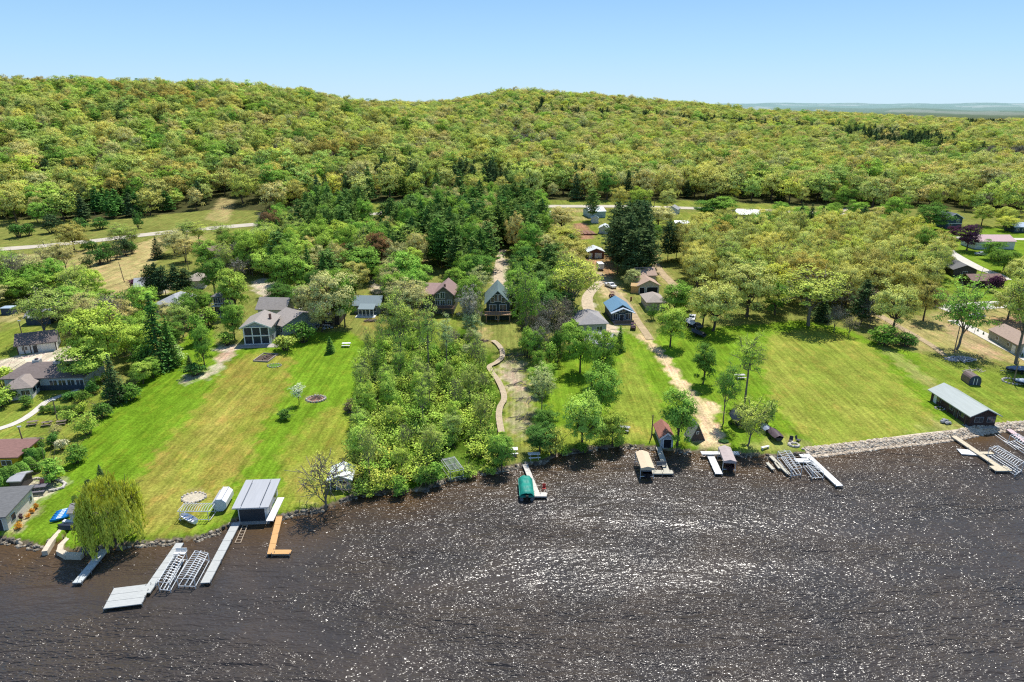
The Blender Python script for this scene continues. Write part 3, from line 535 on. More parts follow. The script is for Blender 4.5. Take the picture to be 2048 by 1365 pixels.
# hand placed from the photograph: kind, base x, base y, height px, width px, tone, label
HT = [
 ('oak', 664, 656, 112, 112, 'bud', 'broad ochre-leaved oak hiding the dark house right of the white porch house'),
 ('oak', 645, 664, 62, 50, 'bud', 'smaller dark-trunked oak leaning beside the broad ochre oak above the rock garden'),
 ('leafy', 690, 655, 98, 50, 'green', 'narrow bright green tree just right of the broad ochre oak'),
 ('leafy', 575, 588, 84, 78, 'green', 'big rounded green tree behind the white porch house roof'),
 ('leafy', 602, 583, 62, 56, 'lime', 'lime green tree right behind the big rounded green tree near the porch house'),
 ('oak', 712, 592, 68, 62, 'ochre', 'orange-brown oak behind the narrow green tree and the broad oak'),
 ('leafy', 730, 562, 66, 82, 'green', 'wide green tree above the grey-roofed cottage in the middle left wood'),
 ('leafy', 812, 584, 78, 78, 'green', 'rounded green tree left of the brown-roofed lodge'),
 ('open', 822, 648, 92, 74, 'bud', 'pinkish budding tree standing left of the brown-roofed lodge'),
 ('open', 800, 738, 158, 74, 'olive', 'very tall sparse tree on the left edge of the marsh thicket'),
 ('tall', 857, 748, 150, 50, 'olive', 'tall slender tree in the thicket below the brown-roofed lodge'),
 ('tall', 893, 740, 110, 34, 'pale', 'slim pale tree in the middle of the thicket'),
 ('spruce', 661, 706, 32, 21, 'deep', 'small lone spruce on the lawn under the broad oak'),
 ('leafy', 470, 628, 88, 66, 'lime', 'large yellow-green tree between the blue balcony house and the porch house'),
 ('leafy', 470, 680, 76, 48, 'green', 'egg-shaped green tree left of the white porch house'),
 ('leafy', 430, 590, 74, 56, 'mid', 'dense dark green tree behind the blue balcony house'),
 ('leafy', 413, 540, 58, 46, 'green', 'bright rounded green tree left of the long ranch house'),
 ('leafy', 412, 738, 92, 38, 'green', 'slender green birch in the gravel bed left of the porch house'),
 ('spruce', 381, 740, 30, 20, 'dkpine', 'small dark juniper beside the slender birch in the gravel bed'),
 ('bush', 392, 752, 24, 44, 'deep', 'low dark shrub at the front of the gravel bed'),
 ('spruce', 322, 738, 146, 62, 'deep', 'tallest dark spruce along the left lawn edge'),
 ('spruce', 345, 732, 98, 44, 'mid', 'green spruce just right of the tallest dark spruce'),
 ('spruce', 233, 806, 96, 48, 'dkpine', 'dark brownish spruce on the lawn edge right of the ranch restaurant'),
 ('leafy', 205, 748, 138, 112, 'lime', 'huge bright yellow-green tree above the gravel lot'),
 ('leafy', 180, 770, 82, 88, 'lime', 'bright green tree spreading over the right end of the long brown roof'),
 ('leafy', 150, 640, 66, 66, 'green', 'green tree behind the huge bright yellow-green tree'),
 ('open', 98, 684, 112, 100, 'olive', 'tall spreading pale tree behind the half-timbered garage'),
 ('open', 108, 555, 72, 52, 'bud', 'pale budding tree with a forked trunk left of the dry field'),
 ('open', 136, 552, 70, 48, 'bud', 'pale budding tree nearest the dry field'),
 ('open', 12, 542, 46, 46, 'olive', 'small pale tree at the left end of the road'),
 ('open', 60, 570, 60, 60, 'pale', 'pale tree left of the two forked budding trees'),
 ('oak', 149, 503, 56, 58, 'ochre', 'ochre budding tree beside the road at the left'),
 ('open', 243, 495, 48, 44, 'olive', 'sparse roadside tree behind the dark hedge of the dry field'),
 ('open', 267, 500, 46, 34, 'olive', 'second sparse roadside tree right of the utility pole'),
 ('open', 376, 487, 46, 46, 'olive', 'yellowish roadside tree left of the round bare maple'),
 ('open', 398, 488, 44, 40, 'yel', 'yellowish roadside tree touching the round bare maple'),
 ('open', 447, 486, 40, 44, 'olive', 'round open-crowned tree standing alone on the grass by the road'),
 ('spruce', 316, 518, 42, 28, 'dkpine', 'small dark spruce at the top of the dry field'),
 ('oak', 352, 510, 50, 60, 'bud', 'tan budding tree right of the small dark spruce'),
 ('oak', 372, 525, 46, 50, 'bud', 'tan budding tree above the grey-roofed house'),
 ('pine', 304, 594, 62, 36, 'dkpine', 'leftmost dark pine in the row behind the silver hip roof'),
 ('pine', 318, 594, 66, 34, 'dkpine', 'second dark pine in the row behind the silver hip roof'),
 ('pine', 332, 592, 58, 34, 'dkpine', 'third dark pine in the row behind the silver hip roof'),
 ('pine', 355, 590, 58, 40, 'dkpine', 'fourth dark pine in the row behind the silver hip roof'),
 ('pine', 374, 588, 50, 34, 'dkpine', 'rightmost dark pine in the row behind the silver hip roof'),
 ('bush', 268, 578, 18, 38, 'purple', 'burgundy shrub beside the dry field'),
 ('open', 268, 652, 58, 56, 'bud', 'brownish budding tree left of the silver hip roof'),
 ('open', 287, 640, 70, 44, 'olive', 'sparse tree just left of the tallest spruce'),
 ('open', 366, 675, 72, 50, 'olive', 'brownish-olive tree right of the tallest spruce'),
 ('leafy', 392, 632, 56, 52, 'mid', 'dark green tree left of the blue balcony house'),
 ('leafy', 415, 628, 42, 30, 'green', 'small green tree touching the blue balcony house'),
 ('bush', 402, 645, 16, 30, 'blossom', 'white blossoming shrub left of the blue balcony house'),
 ('bush', 455, 692, 28, 36, 'green', 'green shrub at the left corner of the porch house'),
 ('bush', 573, 701, 32, 46, 'olive', 'large rounded olive shrub right of the porch house terrace'),
 ('bush', 606, 686, 40, 52, 'mid', 'dark green shrub under the trees right of the porch house'),
 ('leafy', 598, 655, 34, 30, 'lime', 'small bright tree beside the rock garden'),
 ('sapling', 598, 810, 42, 30, 'blossom', 'small cream-blossomed tree alone on the left lawn'),
 ('bush', 572, 838, 20, 30, 'mid', 'low green shrub on the lawn below the cream-blossomed tree'),
 ('bush', 700, 822, 26, 30, 'brown', 'brown brush heap at the thicket edge'),
 ('bare', 651, 1020, 120, 112, 'yel', 'thinly leaved tree on the rocky shore beside the white-roofed boathouse'),
 ('willow', 232, 1084, 142, 126, 'willow', 'yellow-green weeping willow on the shore by the small docks'),
 ('spruce', 205, 968, 40, 24, 'dkpine', 'dark narrow spruce right behind the weeping willow'),
 ('bush', 181, 986, 28, 24, 'dkpine', 'round dark shrub left of the spruce by the willow'),
 ('bush', 156, 1014, 26, 20, 'dkpine', 'small dark shrub behind the kayaks'),
 ('bush', 66, 906, 20, 22, 'deep', 'dark shrub behind the clipped row, nearest the brown flat roof'),
 ('bush', 84, 902, 30, 28, 'deep', 'dark pyramid shrub right of the brown flat roof'),
 ('bush', 106, 894, 28, 26, 'deep', 'dark shrub left of the white blossoming bush'),
 ('bush', 126, 900, 24, 28, 'blossom', 'white blossoming bush at the edge of the left lawn'),
 ('bush', 100, 964, 48, 56, 'green', 'big bright green bush beside the clipped row'),
 ('bush', 152, 926, 40, 44, 'mid', 'leafy green bush right of the white blossoming bush'),
 ('bush', 180, 868, 46, 52, 'lime', 'yellow-green bush bulging onto the left lawn'),
 ('bush', 205, 838, 32, 44, 'mid', 'green bush on the lawn edge above the yellow-green bush'),
 ('bush', 232, 806, 40, 52, 'deep', 'dark green bush in front of the brownish spruce'),
 ('bush', 262, 800, 34, 40, 'mid', 'green bush right of the brownish spruce on the lawn edge'),
 ('leafy', 286, 768, 46, 44, 'lime', 'lime green young tree on the lawn edge above the dark bushes'),
 ('leafy', 306, 756, 42, 36, 'green', 'green young tree at the foot of the tallest spruce'),
 ('bush', 350, 722, 30, 52, 'pale', 'pale green low tree at the foot of the spruces'),
 ('open', 115, 880, 34, 26, 'bare' if False else 'bud', 'spindly bare young tree behind the blossoming bush'),
 ('leafy', 957, 584, 78, 66, 'mid', 'pale rounded tree between the brown lodge and the chalet'),
 ('open', 940, 668, 96, 52, 'grey', 'grey twiggy tree right of the brown-roofed lodge'),
 ('leafy', 944, 672, 50, 40, 'pale', 'pale green tree in front of the grey twiggy tree'),
 ('tall', 962, 676, 96, 18, 'olive', 'thin pole-like tree beside the chalet deck'),
 ('open', 1050, 690, 160, 70, 'green', 'tall leaning tree with dark limbs right of the chalet'),
 ('open', 1147, 632, 120, 102, 'yel', 'large yellow willow-like tree right of the chalet'),
 ('bare', 1086, 676, 80, 50, 'grey', 'grey bare tree between the chalet and the grey bungalow'),
 ('bare', 1110, 672, 78, 46, 'bud', 'tan bare tree left of the grey bungalow'),
 ('bare', 1063, 668, 70, 40, 'bud', 'thin bare tree nearest the leaning tree by the chalet'),
 ('spruce', 1239, 702, 50, 24, 'mid', 'small spruce at the corner of the grey bungalow'),
 ('leafy', 1203, 770, 112, 66, 'green', 'tall green tree in front of the grey bungalow'),
 ('leafy', 1160, 745, 92, 66, 'green', 'bushy green tree left of the grey bungalow'),
 ('leafy', 1200, 835, 112, 78, 'green', 'large green tree on the lawn below the grey bungalow'),
 ('leafy', 1167, 895, 116, 84, 'lime', 'large leafy tree at the water edge below the grey bungalow'),
 ('leafy', 1224, 893, 76, 58, 'lime', 'shoreline tree with a leaning bare limb'),
 ('open', 1083, 822, 96, 58, 'pale', 'pale green tree beside the reed bed'),
 ('leafy', 1090, 872, 60, 54, 'mid', 'round green tree right of the reed bed'),
 ('leafy', 1080, 905, 60, 66, 'deep', 'dark spreading tree at the foot of the reed bed'),
 ('bush', 1110, 912, 62, 56, 'yel', 'tall yellow-green bush on the shore right of the small beach'),
 ('leafy', 1003, 943, 78, 56, 'green', 'small bright tree on the shore left of the green-covered boat dock'),
 ('leafy', 1354, 892, 118, 72, 'green', 'tree beside the red-roofed boathouse'),
 ('leafy', 1405, 768, 82, 50, 'mid', 'dark green upright tree on the lawn right of the sand lane'),
 ('open', 1447, 848, 132, 50, 'green', 'slim tree with two stems left of the covered boat'),
 ('tall', 1490, 800, 136, 62, 'lime', 'tall slender tree behind the covered boat'),
 ('open', 1494, 892, 100, 74, 'olive', 'leaning tree with a dark trunk on the shore by the white lifts'),
 ('bush', 1530, 850, 50, 40, 'olive', 'olive bush over the parked trailers by the shore'),
 ('leafy', 1340, 694, 82, 64, 'lime', 'bright round tree with a clear trunk at the head of the sand lane'),
 ('leafy', 1353, 634, 70, 68, 'mid', 'deep green round tree behind the bright round tree'),
 ('oak', 1425, 662, 104, 98, 'oak', 'yellow oak over the parked vehicles'),
 ('oak', 1404, 652, 70, 60, 'oak', 'slender yellow oak left of the oak over the parked vehicles'),
 ('oak', 1493, 634, 108, 116, 'oak', 'broad yellow oak at the back of the right lawn'),
 ('leafy', 1550, 630, 62, 50, 'mid', 'green tree under the oaks at the back of the right lawn'),
 ('open', 1617, 652, 118, 132, 'olive', 'wide open-crowned tree casting a branching shadow on the right lawn'),
 ('spruce', 1642, 642, 48, 40, 'dkpine', 'dark low conifer behind the wide open-crowned tree'),
 ('bare', 1669, 664, 58, 42, 'grey', 'small grey bare tree right of the wide open-crowned tree'),
 ('bare', 1697, 672, 42, 38, 'bud', 'small tan bare tree on the lawn edge'),
 ('oak', 1781, 668, 104, 88, 'oak', 'yellow oak leaning over the dirt track at the right'),
 ('oak', 1846, 642, 80, 62, 'ochre', 'orange-yellow oak right of the dirt track'),
 ('bush', 1770, 690, 40, 60, 'mid', 'dark bush at the foot of the yellow oak by the dirt track'),
 ('bush', 1808, 694, 28, 44, 'deep', 'low dark bush right of the yellow oak by the dirt track'),
 ('pine', 1722, 648, 86, 56, 'dkpine', 'dark pine left of the yellow oak by the dirt track'),
 ('bare', 1737, 655, 66, 42, 'grey', 'grey twiggy tree in front of the dark pine by the dirt track'),
 ('open', 1912, 700, 146, 106, 'green', 'tall open green tree above the log pile'),
 ('open', 2031, 728, 205, 110, 'olive', 'tallest multi-stemmed tree at the right edge of the photo'),
 ('oak', 2015, 640, 70, 70, 'oak', 'yellow oak behind the tallest multi-stemmed tree'),
 ('leafy', 1933, 502, 52, 48, 'purple', 'dark purple-leaved tree by the pink-roofed building'),
 ('leafy', 1903, 480, 26, 24, 'purple', 'small purple-leaved tree left of the large purple one'),
 ('bush', 1983, 582, 30, 36, 'purple', 'purplish low tree in front of the brown-roofed house at the right'),
 ('spruce', 1893, 528, 56, 16, 'deep', 'narrow columnar spruce by the pale driveway'),
 ('bush', 1884, 526, 30, 22, 'deep', 'dark shrub at the foot of the columnar spruce'),
 ('leafy', 2005, 545, 44, 62, 'mid', 'green tree at the right of the pale driveway'),
 ('leafy', 1982, 520, 38, 46, 'mid', 'green tree in front of the pink-roofed building'),
 ('oak', 2033, 580, 62, 56, 'oak', 'yellow oak at the right edge beside the driveway'),
 ('leafy', 1845, 508, 46, 88, 'green', 'wide bright green tree left of the columnar spruce'),
 ('leafy', 1787, 458, 64, 48, 'green', 'deep green egg-shaped tree at the right roadside'),
 ('leafy', 1860, 460, 52, 66, 'mid', 'large green tree left of the dark blue house'),
 ('leafy', 1745, 488, 52, 50, 'pale', 'pale green tree left of the side road'),
 ('spruce', 1722, 468, 52, 46, 'dkpine', 'broad dark spruce between the green trees at the right'),
 ('spruce', 1598, 468, 58, 26, 'dkpine', 'left one of the three dark spruces behind the oak grove'),
 ('spruce', 1618, 468, 56, 30, 'dkpine', 'middle one of the three dark spruces behind the oak grove'),
 ('spruce', 1640, 469, 54, 32, 'dkpine', 'right one of the three dark spruces behind the oak grove'),
 ('open', 1556, 480, 48, 52, 'olive', 'open tree beside the white-roofed house in the oak grove'),
 ('leafy', 1680, 474, 32, 56, 'green', 'low lime green tree right of the three dark spruces'),
 ('leafy', 1518, 460, 30, 32, 'deep', 'dark tree right of the grey gabled house'),
 ('leafy', 1276, 436, 58, 48, 'lime', 'yellow-green tree by the road above the tall pines'),
 ('oak', 1238, 422, 46, 40, 'oak', 'yellow round tree on the road left of the yellow-green tree'),
 ('leafy', 1335, 420, 40, 34, 'oak', 'yellow tree beside the road right of the yellow-green tree'),
 ('leafy', 1444, 440, 44, 62, 'green', 'bright green tree left of the grey gabled house'),
 ('leafy', 1413, 438, 36, 50, 'mid', 'green tree left of the bright green roadside tree'),
 ('oak', 1318, 456, 44, 68, 'bud', 'tan spreading tree behind the twin dark pines'),
 ('oak', 1405, 470, 44, 60, 'oak', 'ochre tree right of the twin dark pines'),
 ('pine', 1335, 524, 78, 44, 'dkpine', 'left one of the twin dark pines right of the sandy track'),
 ('pine', 1352, 520, 72, 36, 'dkpine', 'right one of the twin dark pines right of the sandy track'),
 ('leafy', 1308, 490, 42, 30, 'green', 'small green tree between the pine groups'),
 ('pine', 1184, 442, 62, 34, 'pine', 'sparse pine in front of the pale blue barn'),
 ('oak', 1120, 465, 50, 58, 'bud', 'pale ochre tree left of the garden beds'),
 ('open', 1128, 500, 48, 70, 'yel', 'yellowish tree below the garden beds'),
 ('oak', 1145, 535, 58, 70, 'oak', 'yellow oak left of the white-roofed garage'),
 ('oak', 1085, 520, 50, 52, 'bud', 'tan oak right of the pine wood'),
 ('leafy', 1046, 540, 56, 44, 'green', 'green tree at the foot of the pine wood'),
 ('leafy', 1062, 580, 66, 52, 'green', 'green tree behind the leaning tree by the chalet'),
 ('leafy', 1085, 625, 80, 66, 'pine', 'dark green tree right of the leaning tree by the chalet'),
 ('leafy', 1265, 578, 40, 36, 'pale', 'greyish green tree left of the tan garage house'),
 ('bush', 1306, 640, 32, 26, 'mid', 'grey-green bush below the tan hip roof'),
 ('bush', 1307, 548, 20, 16, 'deep', 'rounded dark shrub beside the sandy track'),
 ('bush', 1367, 620, 40, 36, 'mid', 'green bush right of the deep green round tree'),
]
HT = [t for t in HT if t[6] != 'none']
for t in HT: TREEPOS.append((at(t[1], t[2])[:2], t)); tree(*t)
for i, (x, y, h, w) in enumerate([(-22, 985, 44, 30), (-2, 984, 46, 30), (15, 976, 44, 29), (31, 970, 42, 28), (47, 960, 38, 28), (62, 946, 34, 24), (76, 944, 20, 15), (58, 926, 30, 22), (70, 928, 34, 22), (82, 916, 22, 18)]):
    tree('column', x, y, h, w, 'mid', 'rounded clipped evergreen in the row beside the left houses', 'clipped evergreens in a row beside the left houses')
for i in range(4): tree('bush', *[(8, 776, 40, 50), (22, 800, 30, 40), (52, 815, 24, 30), (0, 815, 40, 44)][i], ['lime', 'green', 'mid', 'lime'][i], 'leafy green shrub in the garden left of the curved path', 'shrubs left of the curved garden path')
for i in range(7): tree('bush', 88 + i * 11, 826 - (i % 2), 15, 17, 'mid', 'low rounded shrub in the hedge beside the curved garden path', 'hedge shrubs beside the curved garden path')
for (x, y, h, w) in [(38, 1056, 13, 22), (58, 1035, 9, 12), (64, 1027, 10, 11), (72, 1018, 12, 11)]:
    tree('bush', x, y, h, w, 'orange', 'rounded orange shrub beside the white lakeside house', 'orange shrubs beside the white lakeside house')
tree('bush', 44, 1040, 14, 10, 'purple', 'thin dark red shrub against the white lakeside house wall')
for k in range(12):
    f = k / 11; tree('spruce', 1922 + f * 122, 644 + f * 70, 6.5 + f * 2.5, 3.6 + f * 1.5, 'deep', 'small conifer sapling in the line beside the pale driveway', 'conifer saplings lined up along the pale driveway')
# dark hedge bushes around the dry field
for (x, y, h, w) in [(180, 535, 26, 30), (200, 530, 30, 34), (217, 524, 38, 34), (232, 520, 36, 30), (250, 512, 34, 30), (264, 508, 24, 22), (185, 505, 22, 26), (172, 500, 20, 22), (150, 590, 40, 40), (140, 615, 46, 46), (158, 580, 30, 26), (40, 475, 26, 36), (60, 472, 24, 30), (165, 462, 26, 40), (200, 458, 22, 34), (276, 458, 36, 26), (105, 465, 34, 40)]:
    tree('bush', x, y, h, w, random.choice(['deep', 'deep', 'dkpine', 'mid']), 'dark bush in the hedges between the dry field and the road', 'dark bushes around the dry field and road')

# ------------------------------------------------------------------ filled woods
KEEP = []   # world polygons kept open
for pts in [[(-200, 530), (0, 506), (200, 488), (420, 464), (520, 455), (560, 452), (560, 440), (420, 450), (200, 472), (0, 490), (-200, 506)],
            [(160, 600), (165, 540), (240, 498), (335, 464), (330, 500), (300, 545), (270, 600), (225, 610)],
            [(-100, 790), (0, 765), (150, 735), (185, 710), (185, 688), (110, 692), (0, 716), (-100, 745)],
            [(955, 560), (1026, 560), (1034, 640), (1028, 704), (962, 704)], [(840, 600), (915, 600), (922, 690), (868, 720), (850, 660)], [(1215, 560), (1270, 560), (1275, 660), (1215, 660)],
            [(0, 720), (20, 660), (110, 665), (112, 700), (60, 712)], [(0, 620), (130, 600), (60, 650), (0, 650)]]:
    KEEP.append(wpoly(pts))
def poisson(poly, dmin, n, tries=40):
    P = np.array(poly); x0, y0 = P.min(0); x1, y1 = P.max(0); out = []; cell = {}; cs = dmin
    for _ in range(n * tries):
        if len(out) >= n: break
        x = random.uniform(x0, x1); y = random.uniform(y0, y1)
        k = (int(x // cs), int(y // cs)); ok = True
        for dx in (-1, 0, 1):
            for dy in (-1, 0, 1):
                for q in cell.get((k[0] + dx, k[1] + dy), ()):
                    if (q[0] - x) ** 2 + (q[1] - y) ** 2 < dmin * dmin: ok = False
        if not ok: continue
        if not inpoly(np.array([x]), np.array([y]), poly)[0]: continue
        out.append((x, y)); cell.setdefault(k, []).append((x, y))
    return out
def blocked(x, y, r=4):
    for poly in KEEP:
        if inpoly(np.array([x]), np.array([y]), poly)[0]: return True
    for Q, w in ROADLINES:
        for q in Q[::2]:
            if (q.x - x) ** 2 + (q.y - y) ** 2 < (w / 2 + 1.8) ** 2: return True
    return False
def fill(pts, dmin, n, mix, hr, wr, label, group, keepr=4.0):
    poly = wpoly(pts); k = 0
    for x, y in poisson(poly, dmin, n):
        if blocked(x, y): continue
        if any((q[0] - x) ** 2 + (q[1] - y) ** 2 < keepr ** 2 for q, _ in TREEPOS): continue
        kind, tone = random.choices([m[:2] for m in mix], [m[2] for m in mix])[0]
        h = random.uniform(*hr); w = random.uniform(*wr)
        if kind not in ('bush', 'scrub'): h *= 1.14
        if kind in ('pine', 'spruce'): h *= 1.0; w *= 1.0 if kind == 'pine' else .65
        if kind == 'tall': h *= 1.3; w *= .8
        lab = label[kind] if isinstance(label, dict) else label
        tree(kind, 0, 0, 0, 0, tone, lab, group + (' (%ss)' % CATS[kind][1] if isinstance(label, dict) else ''), pos=Vector((x, y, h1(x, y))), hm=h, wm=w); k += 1
    return k
# white pine wood in the middle
WL = lambda where: {k: d + ' ' + where for k, d in dict(leafy='leafy green tree', oak='yellow-leaved oak', open='sparse budding tree', tall='tall thin tree', bare='bare twiggy tree', pine='dark plumed pine', spruce='dark conical spruce', bush='leafy shrub', scrub='wispy many-stemmed shrub', sapling='young tree').items()}
fill([(770, 470), (860, 438), (950, 430), (1060, 432), (1088, 450), (1085, 500), (1060, 528), (1018, 515), (1005, 500), (990, 540), (960, 562), (925, 568), (900, 560), (862, 545), (862, 510), (842, 515), (830, 545), (800, 500)], 5.6, 120, [('pine', 'pine', 6), ('pine', 'deep', 1.5), ('leafy', 'green', 2.2), ('oak', 'bud', .6)], (13, 17.5), (8.5, 11.5),
     WL('in the tall pine wood between the lodge and the road'), 'trees of the tall pine wood')
fill([(1218, 545), (1228, 500), (1250, 480), (1290, 475), (1300, 510), (1302, 555), (1270, 560), (1245, 566)], 5.5, 16, [('pine', 'dkpine', 1)], (16, 20), (9, 12), 'tall dark pine in the clump above the tan garage house', 'pine clump above the tan garage house')
fill([(590, 480), (640, 445), (700, 430), (735, 460), (715, 480), (690, 500), (640, 510)], 5.6, 40, [('pine', 'pine', 4), ('leafy', 'green', 1)], (14, 18), (8, 10), WL('left of the pale clearing near the road'), 'trees left of the roadside clearing')
fill([(505, 560), (480, 520), (520, 500), (580, 470), (600, 500), (690, 505), (790, 480), (845, 550), (790, 560), (740, 545), (700, 560), (650, 590), (560, 560)], 5.4, 120, [('leafy', 'green', 3), ('leafy', 'lime', 1.5), ('oak', 'bud', 1.2), ('open', 'olive', 1.5), ('pine', 'pine', 1.6), ('leafy', 'red', .12), ('spruce', 'deep', .8)], (9, 14.5), (8, 11.5),
     WL('in the mixed wood behind the porch house'), 'mixed wood behind the porch house')
fill([(520, 462), (560, 450), (600, 450), (600, 480), (540, 500), (510, 490)], 5.5, 22, [('oak', 'bud', 2), ('bare', 'grey', 1), ('leafy', 'mid', 1)], (7, 11), (7, 10), WL('by the road right of the long ranch house'), 'trees right of the long ranch house')
fill([(440, 525), (500, 522), (520, 545), (500, 565), (455, 560)], 5.5, 16, [('leafy', 'mid', 2), ('bare', 'grey', 1), ('open', 'olive', 1)], (7, 12), (6, 9), WL('in front of the long ranch house'), 'trees in front of the long ranch house')
fill([(-160, 560), (0, 545), (90, 560), (165, 600), (255, 625), (300, 640), (300, 690), (250, 700), (180, 680), (150, 655), (120, 620), (60, 610), (-100, 640)], 5.6, 110, [('leafy', 'green', 2), ('leafy', 'lime', 1.6), ('open', 'olive', 2), ('open', 'bud', 1.5), ('bare', 'grey', .8), ('bush', 'mid', 1.2)], (7, 12), (7, 11),
     WL('in the mixed wood left of the dry field'), 'mixed wood left of the dry field')
fill([(195, 690), (230, 690), (300, 700), (312, 735), (270, 770), (235, 790), (190, 775), (160, 760)], 5, 26, [('leafy', 'lime', 2), ('leafy', 'green', 2), ('spruce', 'deep', 1), ('bush', 'mid', 1)], (6, 11), (5, 8), WL('on the left lawn edge behind the long brown roof'), 'trees on the left lawn edge')
fill([(130, 800), (210, 780), (260, 790), (210, 840), (170, 860), (130, 880), (100, 890), (150, 820)], 3.4, 22, [('bush', 'lime', 2), ('bush', 'mid', 2), ('bush', 'deep', 1)], (1.5, 4), (2.5, 4.5), WL('between the curved garden path and the left lawn'), 'shrubs between the garden path and the left lawn')
fill([(600, 600), (560, 620), (600, 655), (620, 640), (700, 600), (700, 580), (640, 590)], 5, 14, [('leafy', 'green', 2), ('oak', 'bud', 1), ('leafy', 'deep', 1)], (7, 10), (6, 9), WL('around the dark house behind the broad ochre oak'), 'trees around the dark house')
fill([(330, 660), (360, 640), (420, 640), (425, 670), (390, 690), (350, 700)], 5, 10, [('leafy', 'mid', 2), ('open', 'bud', 1), ('bush', 'green', 1)], (5, 9), (5, 8), WL('between the tallest spruce and the blue balcony house'), 'trees left of the blue balcony house')
fill([(775, 560), (830, 560), (845, 600), (820, 640), (780, 650), (765, 600)], 5, 12, [('leafy', 'green', 2), ('open', 'bud', 1.5), ('bush', 'mid', .7)], (7, 11), (7, 9), WL('left of the brown-roofed lodge'), 'trees left of the lodge')
fill([(905, 585), (960, 570), (980, 590), (975, 620), (930, 640), (905, 640)], 5, 12, [('leafy', 'green', 1.5), ('pine', 'pine', 1.5), ('open', 'pale', .7)], (8, 12), (6, 9), WL('between the lodge and the chalet'), 'trees between the lodge and the chalet')
fill([(1030, 560), (1120, 560), (1160, 600), (1150, 650), (1060, 650), (1030, 620)], 5, 26, [('leafy', 'green', 2), ('leafy', 'deep', 1), ('open', 'olive', 1), ('bare', 'grey', 1), ('pine', 'pine', .8)], (8, 13), (7, 10), WL('right of the chalet and its drive'), 'trees right of the chalet')
# marsh thicket
fill([(706, 1000), (712, 900), (718, 800), (735, 700), (790, 675), (850, 700), (870, 720), (930, 690), (970, 720), (966, 745), (984, 790), (978, 840), (980, 885), (1010, 915), (975, 945), (940, 900), (880, 900), (870, 945), (850, 975), (790, 985), (740, 985)], 2.6, 250,
     [('scrub', 'lime', 5), ('scrub', 'green', 3), ('scrub', 'olive', 2), ('scrub', 'yel', .8), ('bush', 'lime', 1), ('bush', 'green', 1.4)], (2.0, 4.8), (3.4, 5.4), 'wispy leafy shrub in the marsh thicket left of the boardwalk', 'shrubs of the marsh thicket', 1.5)
fill([(712, 960), (722, 800), (745, 700), (860, 680), (960, 700), (985, 780), (985, 860), (930, 890), (860, 950), (780, 975)], 5.2, 105, [('open', 'lime', 3), ('open', 'olive', 2), ('tall', 'olive', 2), ('tall', 'lime', 2), ('leafy', 'lime', .7), ('leafy', 'green', .5), ('bare', 'lime', 1.2)], (4.5, 9), (2.6, 4.6),
     WL('rising out of the marsh thicket'), 'trees rising out of the marsh thicket')
fill([(725, 992), (760, 984), (850, 980), (872, 950), (890, 965), (862, 976), (790, 990)], 2.4, 26, [('bush', 'green', 2), ('bush', 'lime', 1.5), ('bush', 'mid', 1)], (2.2, 4.2), (3.4, 5), 'bright leafy shrub overhanging the water at the marsh shore', 'shrubs overhanging the water at the marsh shore', 1)
fill([(1040, 700), (1075, 690), (1100, 740), (1085, 800), (1072, 780), (1062, 740)], 3.6, 14, [('bush', 'lime', 1), ('leafy', 'green', 1.5)], (4, 9), (3.5, 5.5), WL('along the right side of the reed bed'), 'trees along the reed bed')
fill([(1050, 640), (1130, 640), (1150, 690), (1130, 740), (1080, 735), (1040, 690)], 5, 20, [('leafy', 'green', 2), ('open', 'olive', 1), ('bare', 'grey', 1.2), ('bush', 'mid', 1)], (5, 10), (4.5, 7), WL('between the leaning tree and the grey bungalow'), 'trees left of the grey bungalow')
fill([(905, 655), (955, 640), (960, 690), (985, 700), (960, 720), (905, 720), (880, 680)], 4.5, 16, [('open', 'pale', 1), ('bare', 'grey', 1), ('bush', 'green', 2)], (3, 6), (3, 5), WL('below the chalet and the lodge'), 'trees below the chalet and the lodge')
fill([(1100, 905), (1130, 895), (1230, 888), (1240, 894), (1180, 899), (1120, 912)], 2.6, 14, [('bush', 'lime', 1), ('bush', 'green', 1)], (1.5, 3), (2.5, 4), 'low bright shrub on the bank under the large shoreline trees', 'low shrubs under the large shoreline trees', .5)
fill([(900, 958), (935, 945), (990, 935), (1000, 942), (960, 950), (910, 962)], 2.4, 12, [('bush', 'lime', 1), ('bush', 'olive', 1)], (1.2, 2.6), (2.2, 3.6), 'low yellow-green shrub on the bank beside the lift frame', 'low shrubs beside the lift frame on the bank', .5)
# oak grove on the right
fill([(1360, 520), (1440, 490), (1500, 480), (1560, 500), (1700, 485), (1800, 500), (1880, 540), (1862, 560), (1872, 600), (1800, 615), (1700, 605), (1660, 630), (1560, 610), (1540, 620), (1440, 590), (1390, 590), (1370, 555)], 8.2, 90,
     [('oak', 'oak', 6), ('oak', 'ochre', .8), ('oak', 'yel', 1.2), ('open', 'olive', 1), ('leafy', 'mid', 1)], (12.5, 16), (9.5, 12.5), WL('in the yellow oak grove behind the right lawn'), 'the yellow oak grove behind the right lawn')
fill([(1660, 600), (1750, 600), (1760, 640), (1740, 650), (1690, 640)], 6, 9, [('oak', 'brown', 1), ('bare', 'grey', 1), ('leafy', 'deep', 1)], (7, 11), (6, 9), WL('under the oaks by the dirt track'), 'trees under the oaks by the dirt track')
fill([(1090, 470), (1140, 490), (1165, 510), (1165, 560), (1110, 560), (1095, 520)], 6.5, 14, [('oak', 'oak', 2), ('oak', 'bud', 2), ('pine', 'pine', 1)], (7, 10), (8, 11), WL('left of the white-roofed garage'), 'trees left of the white-roofed garage')
